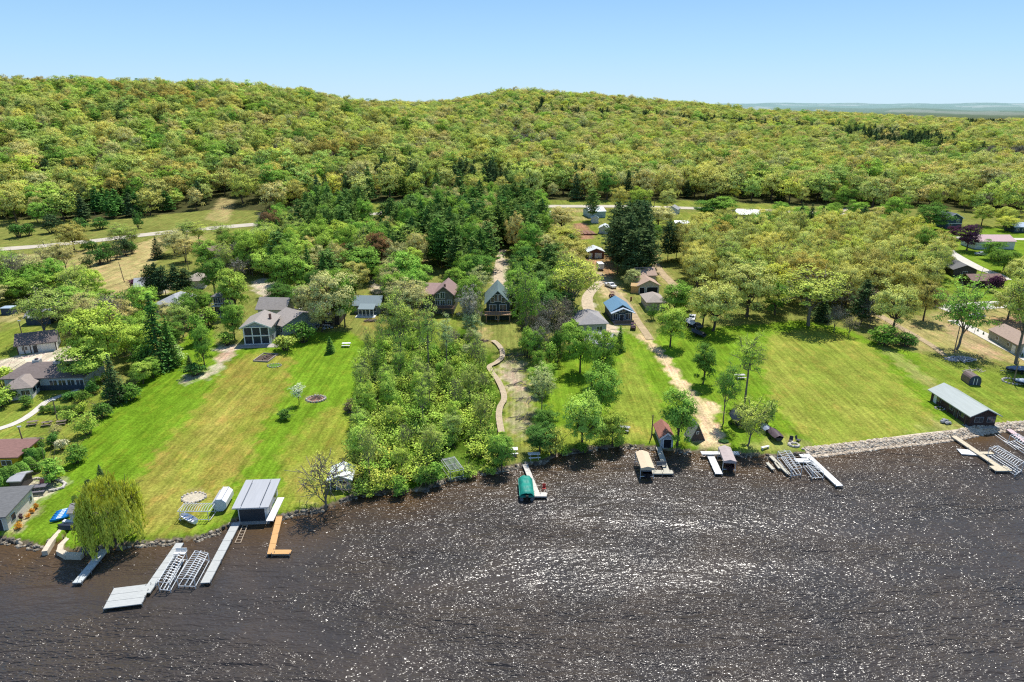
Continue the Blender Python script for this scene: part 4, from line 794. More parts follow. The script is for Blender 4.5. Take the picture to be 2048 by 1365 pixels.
fill([(1540, 440), (1700, 440), (1760, 440), (1770, 466), (1660, 456), (1560, 462), (1530, 452)], 9, 20, [('oak', 'yel', 1), ('leafy', 'green', 1.5), ('oak', 'bud', 1), ('bush', 'lime', .6)], (7, 11), (8, 12), WL('in the back gardens beyond the oak grove'), 'garden trees beyond the oak grove')
fill([(1930, 445), (2048, 440), (2300, 450), (2300, 470), (2050, 474), (1965, 468)], 9, 16, [('oak', 'yel', 2), ('oak', 'bud', 1), ('leafy', 'lime', 1)], (7, 10), (8, 11), WL('on the green beyond the side road'), 'trees on the green beyond the side road')
fill([(2060, 560), (2400, 560), (2400, 640), (2090, 640)], 11, 14, [('oak', 'oak', 2), ('leafy', 'green', 1)], (9, 13), (9, 13), WL('beyond the right edge houses'), 'trees beyond the right edge houses')

# ------------------------------------------------------------------ the big wood
MPARTS = {}
def simple(g, leafm, name):
    (tv, tf), (lv, lf) = g; V = np.concatenate([tv, lv]); F = np.concatenate([tf, lf + len(tv)]); H = lv[:, 2].max(); W = 2 * np.percentile(np.hypot(lv[:, 0], lv[:, 1]), 97); me = mesh_arr(name, V, F, [BARK, leafm], np.concatenate([np.zeros(len(tf)), np.ones(len(lf))]))
    MPARTS[me.name] = (mesh_arr('trunk', tv, tf, [BARK]), mesh_arr('crown', lv, lf, [leafm])); return me, H, W
MID = {'oak': [simple(broadleaf(100 + i, 14, 13, 44, 62, .68, 2.0, zc=.55, rz=.47, low=-.75, trunk=.3, twig=.05), LEAF, 'tree') for i in range(3)],
       'leafy': [simple(broadleaf(110 + i, 14, 10, 36, 66, .66, 1.8, zc=.55, rz=.47, low=-.75, trunk=.26, twig=.05), LEAF, 'tree') for i in range(3)],
       'bare': [simple(broadleaf(120 + i, 12, 10, 44, 9, .5, 1.8, zc=.58, rz=.42, low=-.5, trunk=.2, twig=.07), LEAF, 'tree') for i in range(2)],
       'pine': [simple(conifer(130 + i, 17, 8, 17, 9, .95, .05, .6, .3, .1, .12, 11), NEEDLE, 'tree') for i in range(2)]}
EDGE_PX = [(-400, 452), (0, 452), (60, 452), (160, 447), (230, 440), (300, 432), (370, 428), (420, 420), (450, 390), (480, 405), (540, 424), (600, 424), (650, 415), (720, 408), (800, 402), (900, 398), (1000, 400), (1100, 401), (1200, 400), (1350, 400), (1450, 404), (1560, 408), (1640, 414), (1700, 420), (1770, 425), (1800, 412), (1830, 418), (1960, 430), (2048, 432), (2400, 436)]
ew = [at(*p) for p in EDGE_PX]; ea = np.array([p.x / p.y for p in ew]); ey = np.array([p.y for p in ew]); o_ = np.argsort(ea); ea = ea[o_]; ey = ey[o_]
CLEARW = [wpoly(p) for p in [[(408, 440), (438, 388), (474, 396), (458, 446)], [(1620, 412), (1660, 412), (1660, 420), (1620, 420)]]]
BIG = []
def scatter(y0, y1, sp):
    y = y0
    while y < y1:
        wmax = .98 * y + 20; n = int(2 * wmax / sp)
        xs = -wmax + (np.arange(n) + .5 + rng.uniform(-.42, .42, n)) * sp; yy = y + rng.uniform(-.42, .42, n) * sp; BIG.append(np.stack([xs, yy], -1)); y += sp * .92
scatter(330, 620, 11.0); scatter(620, 1000, 12.2); scatter(1000, 1900, 15.5)
B = np.concatenate(BIG); aa = B[:, 0] / B[:, 1]; B = B[(B[:, 1] > np.interp(aa, ea, ey)) & (np.abs(aa) < 1.0)]
msk = np.ones(len(B), bool)
for poly in CLEARW: msk &= ~inpoly(B[:, 0], B[:, 1], poly)
B = B[msk]; G = hgt(B[:, 0], B[:, 1])
u_ = B[:, 0]; t_ = B[:, 1] * CP - (G + 6 - CAM_H) * SP   # depth along the view for a level mid-crown
t_ = B[:, 1] * CP + (CAM_H - G - 6) * SP; PX = 1024 + FPX * B[:, 0] / t_; PY = 682.5 + FPX * ((CAM_H - G - 6) * CP - B[:, 1] * SP) / t_
# leave out what stands hidden behind the ridge
ordr = np.argsort(B[:, 1]); sky = np.full(2600, 1e9); vis = np.zeros(len(B), bool)
for i in ordr:
    c = int((PX[i] + 250) / 4)
    if c < 0 or c >= 650: continue
    top = PY[i] - 9 / (t_[i] / FPX)
    lim = min(sky[max(c - 1, 0)], sky[c], sky[c + 1])
    if top < lim + 3: vis[i] = True
    for cc in (c - 1, c, c + 1):
        if 0 <= cc: sky[cc] = min(sky[cc], max(top + 4, 0))
vis &= (PX > -260) & (PX < 2310); B = B[vis]; G = G[vis]; PX = PX[vis]; PY = PY[vis]; D_ = B[:, 1]
n1 = .5 + .5 * wob(B[:, 0], B[:, 1], 28, 1.0); n2 = .5 + .5 * wob(B[:, 0], B[:, 1], 75, 4.0)
def px_in(poly): return inpoly(PX, PY, poly)
ZP = px_in([(560, 430), (600, 395), (700, 372), (760, 330), (850, 335), (960, 330), (1080, 352), (1180, 345), (1220, 395), (1100, 400), (900, 404), (700, 412)])
ZP2 = px_in([(100, 455), (130, 400), (260, 370), (330, 395), (400, 405), (420, 430), (300, 440), (200, 448)])
ZR = px_in([(1240, 400), (1250, 340), (1500, 330), (1700, 380), (1640, 415), (1400, 402)])
DKROW = px_in([(1660, 254), (1780, 262), (1900, 282), (1960, 300), (1900, 306), (1850, 302), (1760, 290), (1660, 274)]) | px_in([(1390, 238), (1500, 246), (1640, 258), (1640, 266), (1500, 254), (1390, 246)]) | px_in([(1000, 219), (1200, 226), (1380, 236), (1380, 244), (1180, 234), (1000, 228)]) | px_in([(690, 186), (830, 198), (838, 206), (760, 202), (690, 194)]) | px_in([(1930, 240), (2010, 238), (2012, 256), (1930, 256)]) | px_in([(1640, 218), (1740, 222), (1748, 230), (1640, 226)]) | px_in([(1060, 195), (1095, 210), (1090, 222), (1060, 212)])
GREYZ = px_in([(1640, 262), (1740, 288), (1900, 300), (2048, 300), (2300, 330), (2048, 350), (1860, 318), (1740, 305)]) | px_in([(1020, 262), (1110, 270), (1130, 300), (1040, 300)])
kinds = []; tones = []; hs = []; wd = []
lefty = np.clip((900 - PX) / 700, 0, 1)
for i in range(len(B)):
    r = random.random(); v = n1[i] * .6 + random.random() * .55; w2 = n2[i]
    if DKROW[i] and r < (.8 if PX[i] > 1640 else .6): k, t, h, w = 'pine', 'dkpine', random.uniform(11, 19), 9
    elif ZP[i] and r < .58: k, t, h, w = 'pine', 'dkpine' if r < .35 else 'pine', random.uniform(13, 18), 9
    elif (ZP2[i] or (400 < PX[i] < 560 and PY[i] > 405)) and r < .55: k, t, h, w = 'pine', 'dkpine' if r < .3 else 'deep', random.uniform(9, 14), 9
    elif ZR[i] and r < .13: k, t, h, w = 'pine', 'dkpine', random.uniform(11, 16), 8.5
    elif GREYZ[i] and r < .6: k, t, h, w = 'bare', 'grey', 12, 9
    elif r < .045: k, t, h, w = 'pine', 'dkpine', random.uniform(11, 15), 8.5
    elif r < .085: k, t, h, w = 'bare', random.choice(['grey', 'bud', 'brown']), 11, 9
    elif v < .30 + .12 * lefty[i]: k, t, h, w = 'leafy', random.choice(['green', 'green', 'lime', 'mid']), random.uniform(10, 14), random.uniform(8.5, 11)
    elif v < .42 + .15 * lefty[i]: k, t, h, w = 'leafy', 'olive', random.uniform(10, 14), random.uniform(9, 12)
    elif w2 > .72 and lefty[i] > .2: k, t, h, w = 'oak', 'ochre', random.uniform(11, 14.5), random.uniform(9.5, 12)
    else: k, t, h, w = 'oak', random.choices(['oak', 'yel', 'bud', 'olive'], [5, 1.2, 1.2 + 1.4 * (1 - lefty[i]), 1.5])[0], random.uniform(10.5, 14.5), random.uniform(9.5, 12)
    if k in ('oak', 'leafy'): s_ = random.choice([.6, .8, 1, 1.05, 1.2, 1.4]); h *= 1.2 * (s_ ** .75); w *= s_ * 1.2
    if D_[i] > 1000: w *= 1.2
    kinds.append(k); tones.append(t); hs.append(h * random.uniform(.92, 1.1)); wd.append(w * random.uniform(.9, 1.1))
kinds = np.array(kinds); order = np.argsort(D_); ind = np.zeros(len(B), bool)
NAMEOF = {'oak': 'oak_tree', 'leafy': 'maple_tree', 'bare': 'bare_tree', 'pine': 'pine_tree'}
LIM = {}
for k, nm in NAMEOF.items(): LIM[k] = max(0, 296 - counts.get(nm, 0))
FL = {'oak': 'yellow-olive oak among the nearest trees of the wooded hillside behind the road', 'leafy': 'green leafy tree among the nearest trees of the wooded hillside behind the road',
      'bare': 'grey leafless tree among the nearest trees of the wooded hillside behind the road', 'pine': 'dark conifer among the nearest trees of the wooded hillside behind the road'}
for i in order:
    k = kinds[i]
    if LIM[k] > 0 and D_[i] < 620 and -40 < PX[i] < 2090:
        LIM[k] -= 1; ind[i] = True; me, H, W = random.choice(MID[k]); o = thing(NAMEOF[k], FL[k], CATS[k][1], (B[i, 0], B[i, 1], G[i]), random.uniform(0, 6.28), 'nearest hillside ' + NAMEOF[k].replace('_', ' ') + 's')
        o.scale = (wd[i] / W, wd[i] / W, hs[i] / H); link('trunk', MPARTS[me.name][0], o); cr_ = link('crown', MPARTS[me.name][1], o); cr_.color = tint(tones[i], .16)
def stuff_trees(name, sel, label, cat, keys):
    pc = bpy.data.collections.new(name + '_kinds'); lst = []
    for k in keys:
        for me, H, W in MID[k]: lst.append((k, me, H, W))
    for j, (k, me, H, W) in enumerate(lst):
        o = bpy.data.objects.new('tree_kind_' + 'abcdefghijkl'[j], me); pc.objects.link(o)
    idx = np.nonzero(sel)[0]; n = len(idx); me = bpy.data.meshes.new(name); me.vertices.add(n)
    me.vertices.foreach_set('co', np.stack([B[idx, 0], B[idx, 1], G[idx] - .2], -1).astype(np.float32).ravel())
    pi = np.zeros(n, np.int32); sc = np.zeros((n, 3), np.float32); tc = np.zeros((n, 4), np.float32)
    for m, i in enumerate(idx):
        c = [j for j, l in enumerate(lst) if l[0] == kinds[i]]; j = random.choice(c); pi[m] = j; sc[m] = (wd[i] / lst[j][3], wd[i] / lst[j][3], hs[i] / lst[j][2]); tc[m] = tint(tones[i], .16)
    me.attributes.new('pick', 'INT', 'POINT').data.foreach_set('value', pi)
    me.attributes.new('size', 'FLOAT_VECTOR', 'POINT').data.foreach_set('vector', sc.ravel())
    me.attributes.new('turn', 'FLOAT_VECTOR', 'POINT').data.foreach_set('vector', np.stack([np.zeros(n), np.zeros(n), rng.uniform(0, 6.28, n)], -1).astype(np.float32).ravel())
    me.attributes.new('tint', 'FLOAT_COLOR', 'POINT').data.foreach_set('color', tc.ravel()); me.update()
    ob = link(name, me); tag(ob, label, cat, None, 'stuff')
    ng = bpy.data.node_groups.new(name, 'GeometryNodeTree'); ng.interface.new_socket('Geometry', in_out='INPUT', socket_type='NodeSocketGeometry'); ng.interface.new_socket('Geometry', in_out='OUTPUT', socket_type='NodeSocketGeometry')
    a = ng.nodes.new('NodeGroupInput'); z = ng.nodes.new('NodeGroupOutput'); ip = ng.nodes.new('GeometryNodeInstanceOnPoints'); ci = ng.nodes.new('GeometryNodeCollectionInfo')
    ci.inputs['Collection'].default_value = pc; ci.inputs['Separate Children'].default_value = True; ci.inputs['Reset Children'].default_value = True; ip.inputs['Pick Instance'].default_value = True
    def na(nm, ty):
        q = ng.nodes.new('GeometryNodeInputNamedAttribute'); q.data_type = ty; q.inputs['Name'].default_value = nm; return q.outputs['Attribute']
    L = ng.links; L.new(a.outputs[0], ip.inputs['Points']); L.new(ci.outputs[0], ip.inputs['Instance']); L.new(na('pick', 'INT'), ip.inputs['Instance Index']); L.new(na('turn', 'FLOAT_VECTOR'), ip.inputs['Rotation']); L.new(na('size', 'FLOAT_VECTOR'), ip.inputs['Scale']); L.new(ip.outputs[0], z.inputs[0])
    md = ob.modifiers.new('trees', 'NODES'); md.node_group = ng; return ob
stuff_trees('forest', ~ind, 'wooded hillsides of yellow, green and bare trees stretching to the skyline', 'forest', ['oak', 'leafy', 'bare', 'pine'])
print('individual wood trees', ind.sum(), 'stuff', (~ind).sum(), counts)
# ------------------------------------------------------------------ buildings
GLASS = M('window_glass', (.035, .05, .065), .12, .2, .6, spec=.7); TRIMW = M('white_trim', (.78, .78, .76), .6, .06, 2); FRAMED = M('dark_frame', (.06, .06, .06), .6, .1, 3)
def shingle(name, col): return M(name, col, .85, .22, 1.6, bump=.3, stretch=(1, 2.5, 2.5))
def siding(name, col): return M(name, col, .75, .10, 1.2, stretch=(.3, .3, 6))
def metalroof(name, col): return M(name, col, .38, .10, 1.0, stretch=(4, .3, 1), spec=.5)
def house(name, label, cat, px, py, wpx, d, hw, roof, rise, wallm, roofm, rz=0, over=.45, windows=(), doors=(), chimneys=(), group=None, wm=None, trim=TRIMW, fascia=None, posts=(), deck=None, pos=None, gapfront=None):
    p = at(px, py) if pos is None else pos; s = mpp(p); W = wm or wpx * s; rz = R(rz)
    t = thing(name, label, cat, p, rz, group); w2 = W / 2; o = over
    b = MB()
    b.box((0, d / 2, hw / 2 - .5), (W, d, hw + 1.0))
    if roof == 'gable_front':
        b.prism([(-w2, hw), (w2, hw), (0, hw + rise)], 0, d)
    if roof == 'gable_side':
        b.add([(-w2, 0, hw), (-w2, d, hw), (-w2, d / 2, hw + rise), (w2, 0, hw), (w2, d, hw), (w2, d / 2, hw + rise)], [(0, 2, 1), (3, 4, 5), (0, 3, 5, 2), (1, 2, 5, 4), (0, 1, 4, 3)])
    b.build('wall', wallm, t)
    r = MB(); th = .18
    if roof == 'gable_front':
        k = rise / w2; ez = hw - k * o + .03
        for s_ in (-1, 1): r.add([(s_ * (w2 + o), -o, ez), (0, -o, hw + rise + .03), (0, d + o, hw + rise + .03), (s_ * (w2 + o), d + o, ez), (s_ * (w2 + o), -o, ez + th), (0, -o, hw + rise + th + .03), (0, d + o, hw + rise + th + .03), (s_ * (w2 + o), d + o, ez + th)],
                               [(0, 1, 2, 3), (4, 7, 6, 5), (0, 4, 5, 1), (3, 2, 6, 7), (0, 3, 7, 4)])
    elif roof == 'gable_side':
        k = rise / (d / 2); ez = hw - k * o + .03
        for y0, y1 in ((-o, d / 2), (d + o, d / 2)): r.add([(-w2 - o, y0, ez), (w2 + o, y0, ez), (w2 + o, y1, hw + rise + .03), (-w2 - o, y1, hw + rise + .03), (-w2 - o, y0, ez + th), (w2 + o, y0, ez + th), (w2 + o, y1, hw + rise + th + .03), (-w2 - o, y1, hw + rise + th + .03)],
                                                          [(0, 1, 2, 3), (4, 7, 6, 5), (0, 4, 5, 1), (0, 3, 7, 4), (1, 5, 6, 2)])
    elif roof == 'hip':
        m = min(w2, d / 2) + o; a = w2 + o; ya, yb = -o, d + o; zb = hw + .02; rl = (a - m, 0) if a > (d / 2 + o) else (0, (d / 2 + o) - m)
        P = [(-a, ya, zb), (a, ya, zb), (a, yb, zb), (-a, yb, zb), (-a, ya, zb + th), (a, ya, zb + th), (a, yb, zb + th), (-a, yb, zb + th)]
        if a >= d / 2 + o: P += [(-(a - m), d / 2, hw + rise), (a - m + .01, d / 2, hw + rise)]; fs = [(4, 5, 9, 8), (5, 6, 9), (6, 7, 8, 9), (7, 4, 8)]
        else: P += [(0, ya + m, hw + rise), (0, yb - m, hw + rise)]; fs = [(4, 5, 8), (5, 6, 9, 8), (6, 7, 9), (7, 4, 8, 9)]
        r.add(P, fs + [(3, 2, 1, 0), (0, 1, 5, 4), (1, 2, 6, 5), (2, 3, 7, 6), (3, 0, 4, 7)])
    elif roof == 'mono':
        r.add([(-w2 - o, -o * 1.6, hw + .02), (w2 + o, -o * 1.6, hw + .02), (w2 + o, d + o, hw + rise), (-w2 - o, d + o, hw + rise), (-w2 - o, -o * 1.6, hw + .22), (w2 + o, -o * 1.6, hw + .22), (w2 + o, d + o, hw + rise + .2), (-w2 - o, d + o, hw + rise + .2)],
              [(3, 2, 1, 0), (4, 5, 6, 7), (0, 1, 5, 4), (1, 2, 6, 5), (2, 3, 7, 6), (3, 0, 4, 7)])
    ro = r.build('roof', roofm, t)
    if fascia is not None and roof == 'gable_front':
        f = MB(); k = rise / w2; ez = hw - k * o
        for s_ in (-1, 1): f.add([(s_ * (w2 + o), -o - .06, ez - .12), (0, -o - .06, hw + rise - .12), (0, -o - .06, hw + rise + .25), (s_ * (w2 + o), -o - .06, ez + .25), (s_ * (w2 + o), -o - .004, ez - .12), (0, -o - .004, hw + rise - .12), (0, -o - .004, hw + rise + .25), (s_ * (w2 + o), -o - .004, ez + .25)],
                                   [(0, 1, 2, 3), (4, 7, 6, 5), (0, 4, 5, 1), (3, 2, 6, 7), (0, 3, 7, 4)])
        f.build('fascia', fascia, t)
    for cx_, cy_, ch in chimneys: MB().box((cx_, cy_, hw + ch / 2), (.55, .55, ch)).build('chimney', M('chimney_brick', (.22, .13, .10), .9, .25, 5), ro)
    for wdef in windows:
        face, x, z, ww, wh = wdef[:5]; y = 0
        if face == 'f': fr = MB().box((x, -.03, z), (ww + .22, .1, wh + .22)); pn = MB().box((x, -.10, z), (ww, .05, wh)); mb2 = MB().box((x, -.14, z), (.07, .04, wh)) if ww > 1 else None
        elif face == 'r': fr = MB().box((w2 + .03, x, z), (.1, ww + .22, wh + .22)); pn = MB().box((w2 + .10, x, z), (.05, ww, wh)); mb2 = None
        else: fr = MB().box((-w2 - .03, x, z), (.1, ww + .22, wh + .22)); pn = MB().box((-w2 - .10, x, z), (.05, ww, wh)); mb2 = None
        f = fr.build('window', trim, t); pn.build('pane', GLASS, f)
        if mb2: mb2.build('mullion', trim, f)
    for ddef in doors:
        face, x, ww, wh, dm = ddef
        if face == 'f': fr = MB().box((x, -.03, wh / 2), (ww + .3, .1, wh + .15)); pn = MB().box((x, -.10, wh / 2), (ww, .06, wh - .05))
        elif face == 'r': fr = MB().box((w2 + .03, x, wh / 2), (.1, ww + .3, wh + .15)); pn = MB().box((w2 + .10, x, wh / 2), (.06, ww, wh - .05))
        else: fr = MB().box((-w2 - .03, x, wh / 2), (.1, ww + .3, wh + .15)); pn = MB().box((-w2 - .10, x, wh / 2), (.06, ww, wh - .05))
        f = fr.build('door', trim, t); q = MB(); q.v = pn.v; q.f = pn.f; q.build('door_panel', dm, f)
    return t, W
C_ = lambda n, c: siding(n, c)
# white boathouse with flat grey roof
doorD = M('dark_door', (.045, .05, .058), .5, .15, 2, stretch=(.3, 1, 6))
t, W = house('boathouse', 'pale boathouse with a flat grey roof and a dark garage door on the left shore', 'boathouse', 508, 1042, 57, 6.3, 2.7, 'mono', .55, C_('white_siding', (.62, .62, .60)), M('grey_membrane', (.42, .43, .45), .6, .08, .8, stretch=(3, .2, 1)), rz=4, over=.55,
             doors=[('f', -.1, 3.9, 2.2, doorD)], windows=[('r', 1.6, 1.5, 1.2, 1.0), ('r', 4.3, 1.5, 1.2, 1.0)])
for x in (-1.4, 1.5): MB().box((x, 3.0, 3.30), (.06, 6.9, .05)).build('roof_seam', FRAMED, t).rotation_euler = (R(4.6), 0, 0)
MB().box((0, -.5, -.15), (W + .8, 1.0, .35)).build('sill', M('weathered_concrete', (.4, .38, .34), .9, .2, 2), t)
# octagonal tank-like shed
p = at(441, 1024); t = thing('storage_shed', 'small white octagonal-ended shed on the lawn left of the pale boathouse', 'shed', p, R(5))
oc = [(1.15 * math.cos(R(22.5 + 45 * i)), 1.2 + 1.15 * math.sin(R(22.5 + 45 * i))) for i in range(8)]
MB().prism([(x * .97, z * .98) for x, z in oc], .02, 3.9).build('shell', M('white_panel', (.74, .74, .76), .45, .08, 1.2, stretch=(1, .2, 1)), t)
MB().prism([(x, z) for x, z in oc], -.06, .02).build('end_panel', M('shaded_white_panel', (.55, .60, .68), .5, .06, 2), t)  # bluish tone paints shade onto the white end
for i in range(1, 4): MB().tube((oc[i][0], -.05, oc[i][1]), (oc[i][0], 3.95, oc[i][1]), .05, n=5).build('roof_seam', M('grey_seam', (.4, .4, .42), .5), t)
# small boathouse with a white roof
house('boathouse', 'small grey-green boathouse with a bright white roof behind the nearly bare shore tree', 'boathouse', 681, 980, 43, 4.2, 1.9, 'gable_front', .8, C_('greygreen_siding', (.24, .28, .24)), metalroof('white_metal_roof', (.72, .76, .76)), rz=4, over=.35,
      windows=[('f', .4, 1.3, 1.6, .9)], doors=[('f', -1.1, .8, 1.7, FRAMED)])
# left lakeside white house
house('lakeside_house', 'white lakeside house with a grey flat roof at the lower left edge', 'house', -14, 1063, 60, 7.4, 2.5, 'mono', .5, C_('cream_siding', (.70, .66, .56)), shingle('charcoal_shingles', (.15, .15, .15)), rz=7, over=.4,
      windows=[('r', 1.6, 1.4, 1.0, 1.0), ('r', 6.6, 1.5, .5, .7)], doors=[('f', 1.0, 1.2, 2.0, FRAMED)])
house('garden_pergola', 'small grey-roofed pergola between the clipped evergreens and the white lakeside house', 'pergola', 34, 982, 22, 3.0, 1.8, 'gable_side', .5, C_('dark_siding', (.09, .08, .08)), metalroof('silver_roof', (.45, .45, .47)), rz=4, over=.25)
house('garden_shed', 'little grey-roofed shed with a cream side beside the blue kayaks', 'shed', 156, 1047, 25, 2.6, 1.9, 'gable_side', .7, C_('cream_siding', (.70, .66, .56)), shingle('tan_grey_shingles', (.30, .28, .26)), rz=6, over=.25, doors=[('r', 1.3, .8, 1.6, FRAMED)])
house('lakeside_house', 'low house with a maroon flat roof and yellow fascia at the left edge', 'house', 5, 938, 70, 5.6, 2.3, 'mono', .3, M('yellow_siding', (.62, .42, .02), .7, .1, 2), shingle('maroon_roofing', (.24, .13, .11)), rz=3, over=.4, windows=[('f', 1.0, 1.2, 1.6, .8), ('f', -2, 1.2, 1.6, .8)])
# restaurant-like ranch
brn = shingle('brown_shingles', (.20, .16, .145)); bluew = C_('blue_white_siding', (.42, .48, .52)); dkb = C_('dark_blue_siding', (.05, .07, .10))
t, W = house('ranch_building', 'long building with a wide brown roof and rooftop units left of the huge bright tree', 'building', 92, 781, 150, 9.5, 3.0, 'hip', 2.0, bluew, brn, rz=4, over=.7,
             windows=[('f', 2.0 + i * 1.9, 1.75, 1.5, 1.2) for i in range(4)] + [('f', -1.5 - i * 2.0, 1.7, 1.3, 1.1) for i in range(2)])
MB().box((0, -.08, .55), (W - .2, .1, 1.3)).build('lower_wall', dkb, t)
met = M('galvanised_metal', (.55, .56, .57), .4, .12, 2, metal=.3)
for x, y, z in ((-4.0, 5.6, 4.9), (1.1, 4.6, 4.8), (4.0, 3.2, 4.3)):
    u = MB().box((x, y, z), (1.5, 1.2, 1.0)).build('rooftop_unit', met, t); MB().tube((x, y, z + .5), (x, y, z + .75), .4, n=10).build('fan', FRAMED, u)
house('ranch_building', 'hip-roofed front wing with white window bands below the long brown roof', 'building', 42, 800, 42, 7.5, 2.6, 'hip', 1.5, C_('white_siding', (.62, .62, .60)), shingle('pale_brown_shingles', (.30, .25, .22)), rz=16, over=.6, windows=[('r', 1.5, 1.6, 1.4, 1.0), ('r', 3.6, 1.6, 1.4, 1.0), ('r', 5.6, 1.6, 1.4, 1.0), ('f', -1.2, 1.6, 1.6, 1.0), ('f', 1.2, 1.6, 1.6, 1.0)])
t, W = house('garage', 'half-timbered white garage with a dark brown roof by the gravel lot', 'garage', 76, 705, 66, 7.0, 2.5, 'gable_side', 1.9, C_('white_siding', (.62, .62, .60)), brn, rz=25, over=.5, doors=[('f', 2.4, 2.8, 2.1, M('white_door', (.7, .68, .62), .6, .05)), ('f', -.4, .9, 2.0, FRAMED)], windows=[('f', -2.6, 1.4, 1.2, .9)])
for i in range(7): MB().box((-W / 2 + .1 + i * (W - .2) / 6, -.05, 1.2), (.18, .1, 2.4)).build('timber', M('dark_timber', (.08, .05, .04), .8), t)
house('cottage', 'grey-roofed cottage behind the tall spreading pale tree at the left', 'house', 78, 650, 44, 6, 2.3, 'gable_side', 1.5, dkb, shingle('grey_shingles', (.33, .33, .33)), rz=10)
house('garden_shed', 'tiny dark shed with a pale blue roof at the left edge', 'shed', 14, 630, 20, 2.5, 1.9, 'hip', .6, dkb, metalroof('pale_blue_roof', (.42, .52, .62)), rz=5, over=.2)
# white porch house (two storeys, six openings)
gsh = shingle('taupe_shingles', (.34, .30, .27)); whs = C_('white_siding', (.62, .62, .60))
t, W = house('porch_house', 'large house with a white two-storey screened porch of six bays facing the lake', 'house', 516, 689, 52, 9.5, 4.9, 'gable_front', 1.5, C_('bluegrey_siding', (.33, .38, .40)), gsh, rz=5, over=.7, chimneys=[(2.6, 5, 2.0)], fascia=TRIMW,
             windows=[('r', 2.0, 1.4, 1.2, 1.2), ('r', 5.0, 3.6, 1.2, 1.2)])
bay = (W - .5) / 3
for i in range(3):
    for j in range(2):
        f = MB().box((-W / 2 + .25 + bay * (i + .5), -.06, 1.25 + 2.4 * j), (bay - .05, .1, 2.2)).build('porch_screen', M('dark_screen', (.035, .045, .06), .35, .4, 1.5), t)
for i in range(4): MB().box((-W / 2 + .25 + bay * i, -.16, 2.4), (.26, .24, 4.9)).build('column', TRIMW, t)
MB().box((0, -.15, 2.45), (W, .2, .32)).build('floor_beam', TRIMW, t); MB().box((0, -.15, .12), (W, .2, .25)).build('sill', TRIMW, t); MB().box((0, -.15, 4.8), (W + .2, .2, .25)).build('top_beam', TRIMW, t)
MB().box((.5, -1.5, -.05), (W + 3.5, 3.0, .25)).build('terrace', M('terrace_stone', (.42, .38, .33), .9, .2, 1.5), t)
wg = MB(); hw_ = 4.9
wing, _ = house('porch_house', 'side wing with a wide taupe roof joined behind the white porch house', 'house', 553, 668, 50, 13, 3.0, 'gable_side', 2.2, C_('bluegrey_siding', (.33, .38, .40)), gsh, rz=-38, over=.6, windows=[('f', 0, 1.6, 1.4, 1.2), ('f', 2.4, 1.6, 1.2, 1.2)])
house('porch_house', 'rear wing with a taupe gable roof behind the white porch house', 'house', 545, 640, 56, 7, 3.4, 'gable_side', 2.3, whs, gsh, rz=-4, over=.6)
# blue balcony house
t, W = house('balcony_house', 'narrow dark blue house with white balconies beside the large yellow-green tree', 'house', 442, 628, 22, 6, 5.3, 'hip', 1.5, dkb, shingle('grey_brown_shingles', (.27, .25, .24)), rz=0, over=.5, windows=[('f', -1, 4.2, 1.2, 1.4), ('f', 1, 4.2, 1.2, 1.4), ('f', 0, 1.2, 2.0, 1.9)])
MB().box((0, -.9, 2.7), (W + .4, 1.6, .2)).build('balcony', TRIMW, t)
for i in range(5): MB().box((-W / 2 + i * W / 4, -1.65, 3.2), (.12, .1, 1.0)).build('baluster', TRIMW, t)
MB().box((0, -1.65, 3.7), (W + .3, .12, .12)).build('rail', TRIMW, t)
MB().box((.4, -2.4, .1), (W + 3.4, 4.0, .3)).build('terrace', M('terrace_stone', (.42, .38, .33), .9, .2, 1.5), t)
for x in (-1.2, .2, 1.5): MB().blob((x, -3.0, .7), (.35, .35, .45), 3).build('planter', M('planter_green', (.05, .09, .04), .9), t)
house('hip_roof_house', 'house under a large silver-grey hip roof left of the tallest spruce', 'house', 336, 628, 52, 11, 2.6, 'hip', 2.6, whs, shingle('silver_shingles', (.40, .41, .43)), rz=-12, over=.6)
house('hip_roof_house', 'grey-roofed house behind the row of dark pines', 'house', 300, 590, 50, 9, 2.6, 'gable_side', 2.2, whs, shingle('silver_shingles', (.40, .41, .43)), rz=20, over=.5)
house('hip_roof_house', 'tan-roofed house right of the row of dark pines', 'house', 392, 578, 34, 8, 2.6, 'hip', 1.9, whs, shingle('tan_shingles', (.42, .36, .29)), rz=10, over=.5)
house('long_ranch_house', 'long dark ranch house with a brown roof below the roadside fence', 'house', 443, 519, 82, 9, 2.8, 'hip', 2.2, C_('greygreen_siding2', (.16, .18, .17)), shingle('dark_brown_shingles', (.28, .19, .15)), rz=2, over=.6, windows=[('f', -6 + i * 3.2, 1.4, 1.6, 1.2) for i in range(5)])
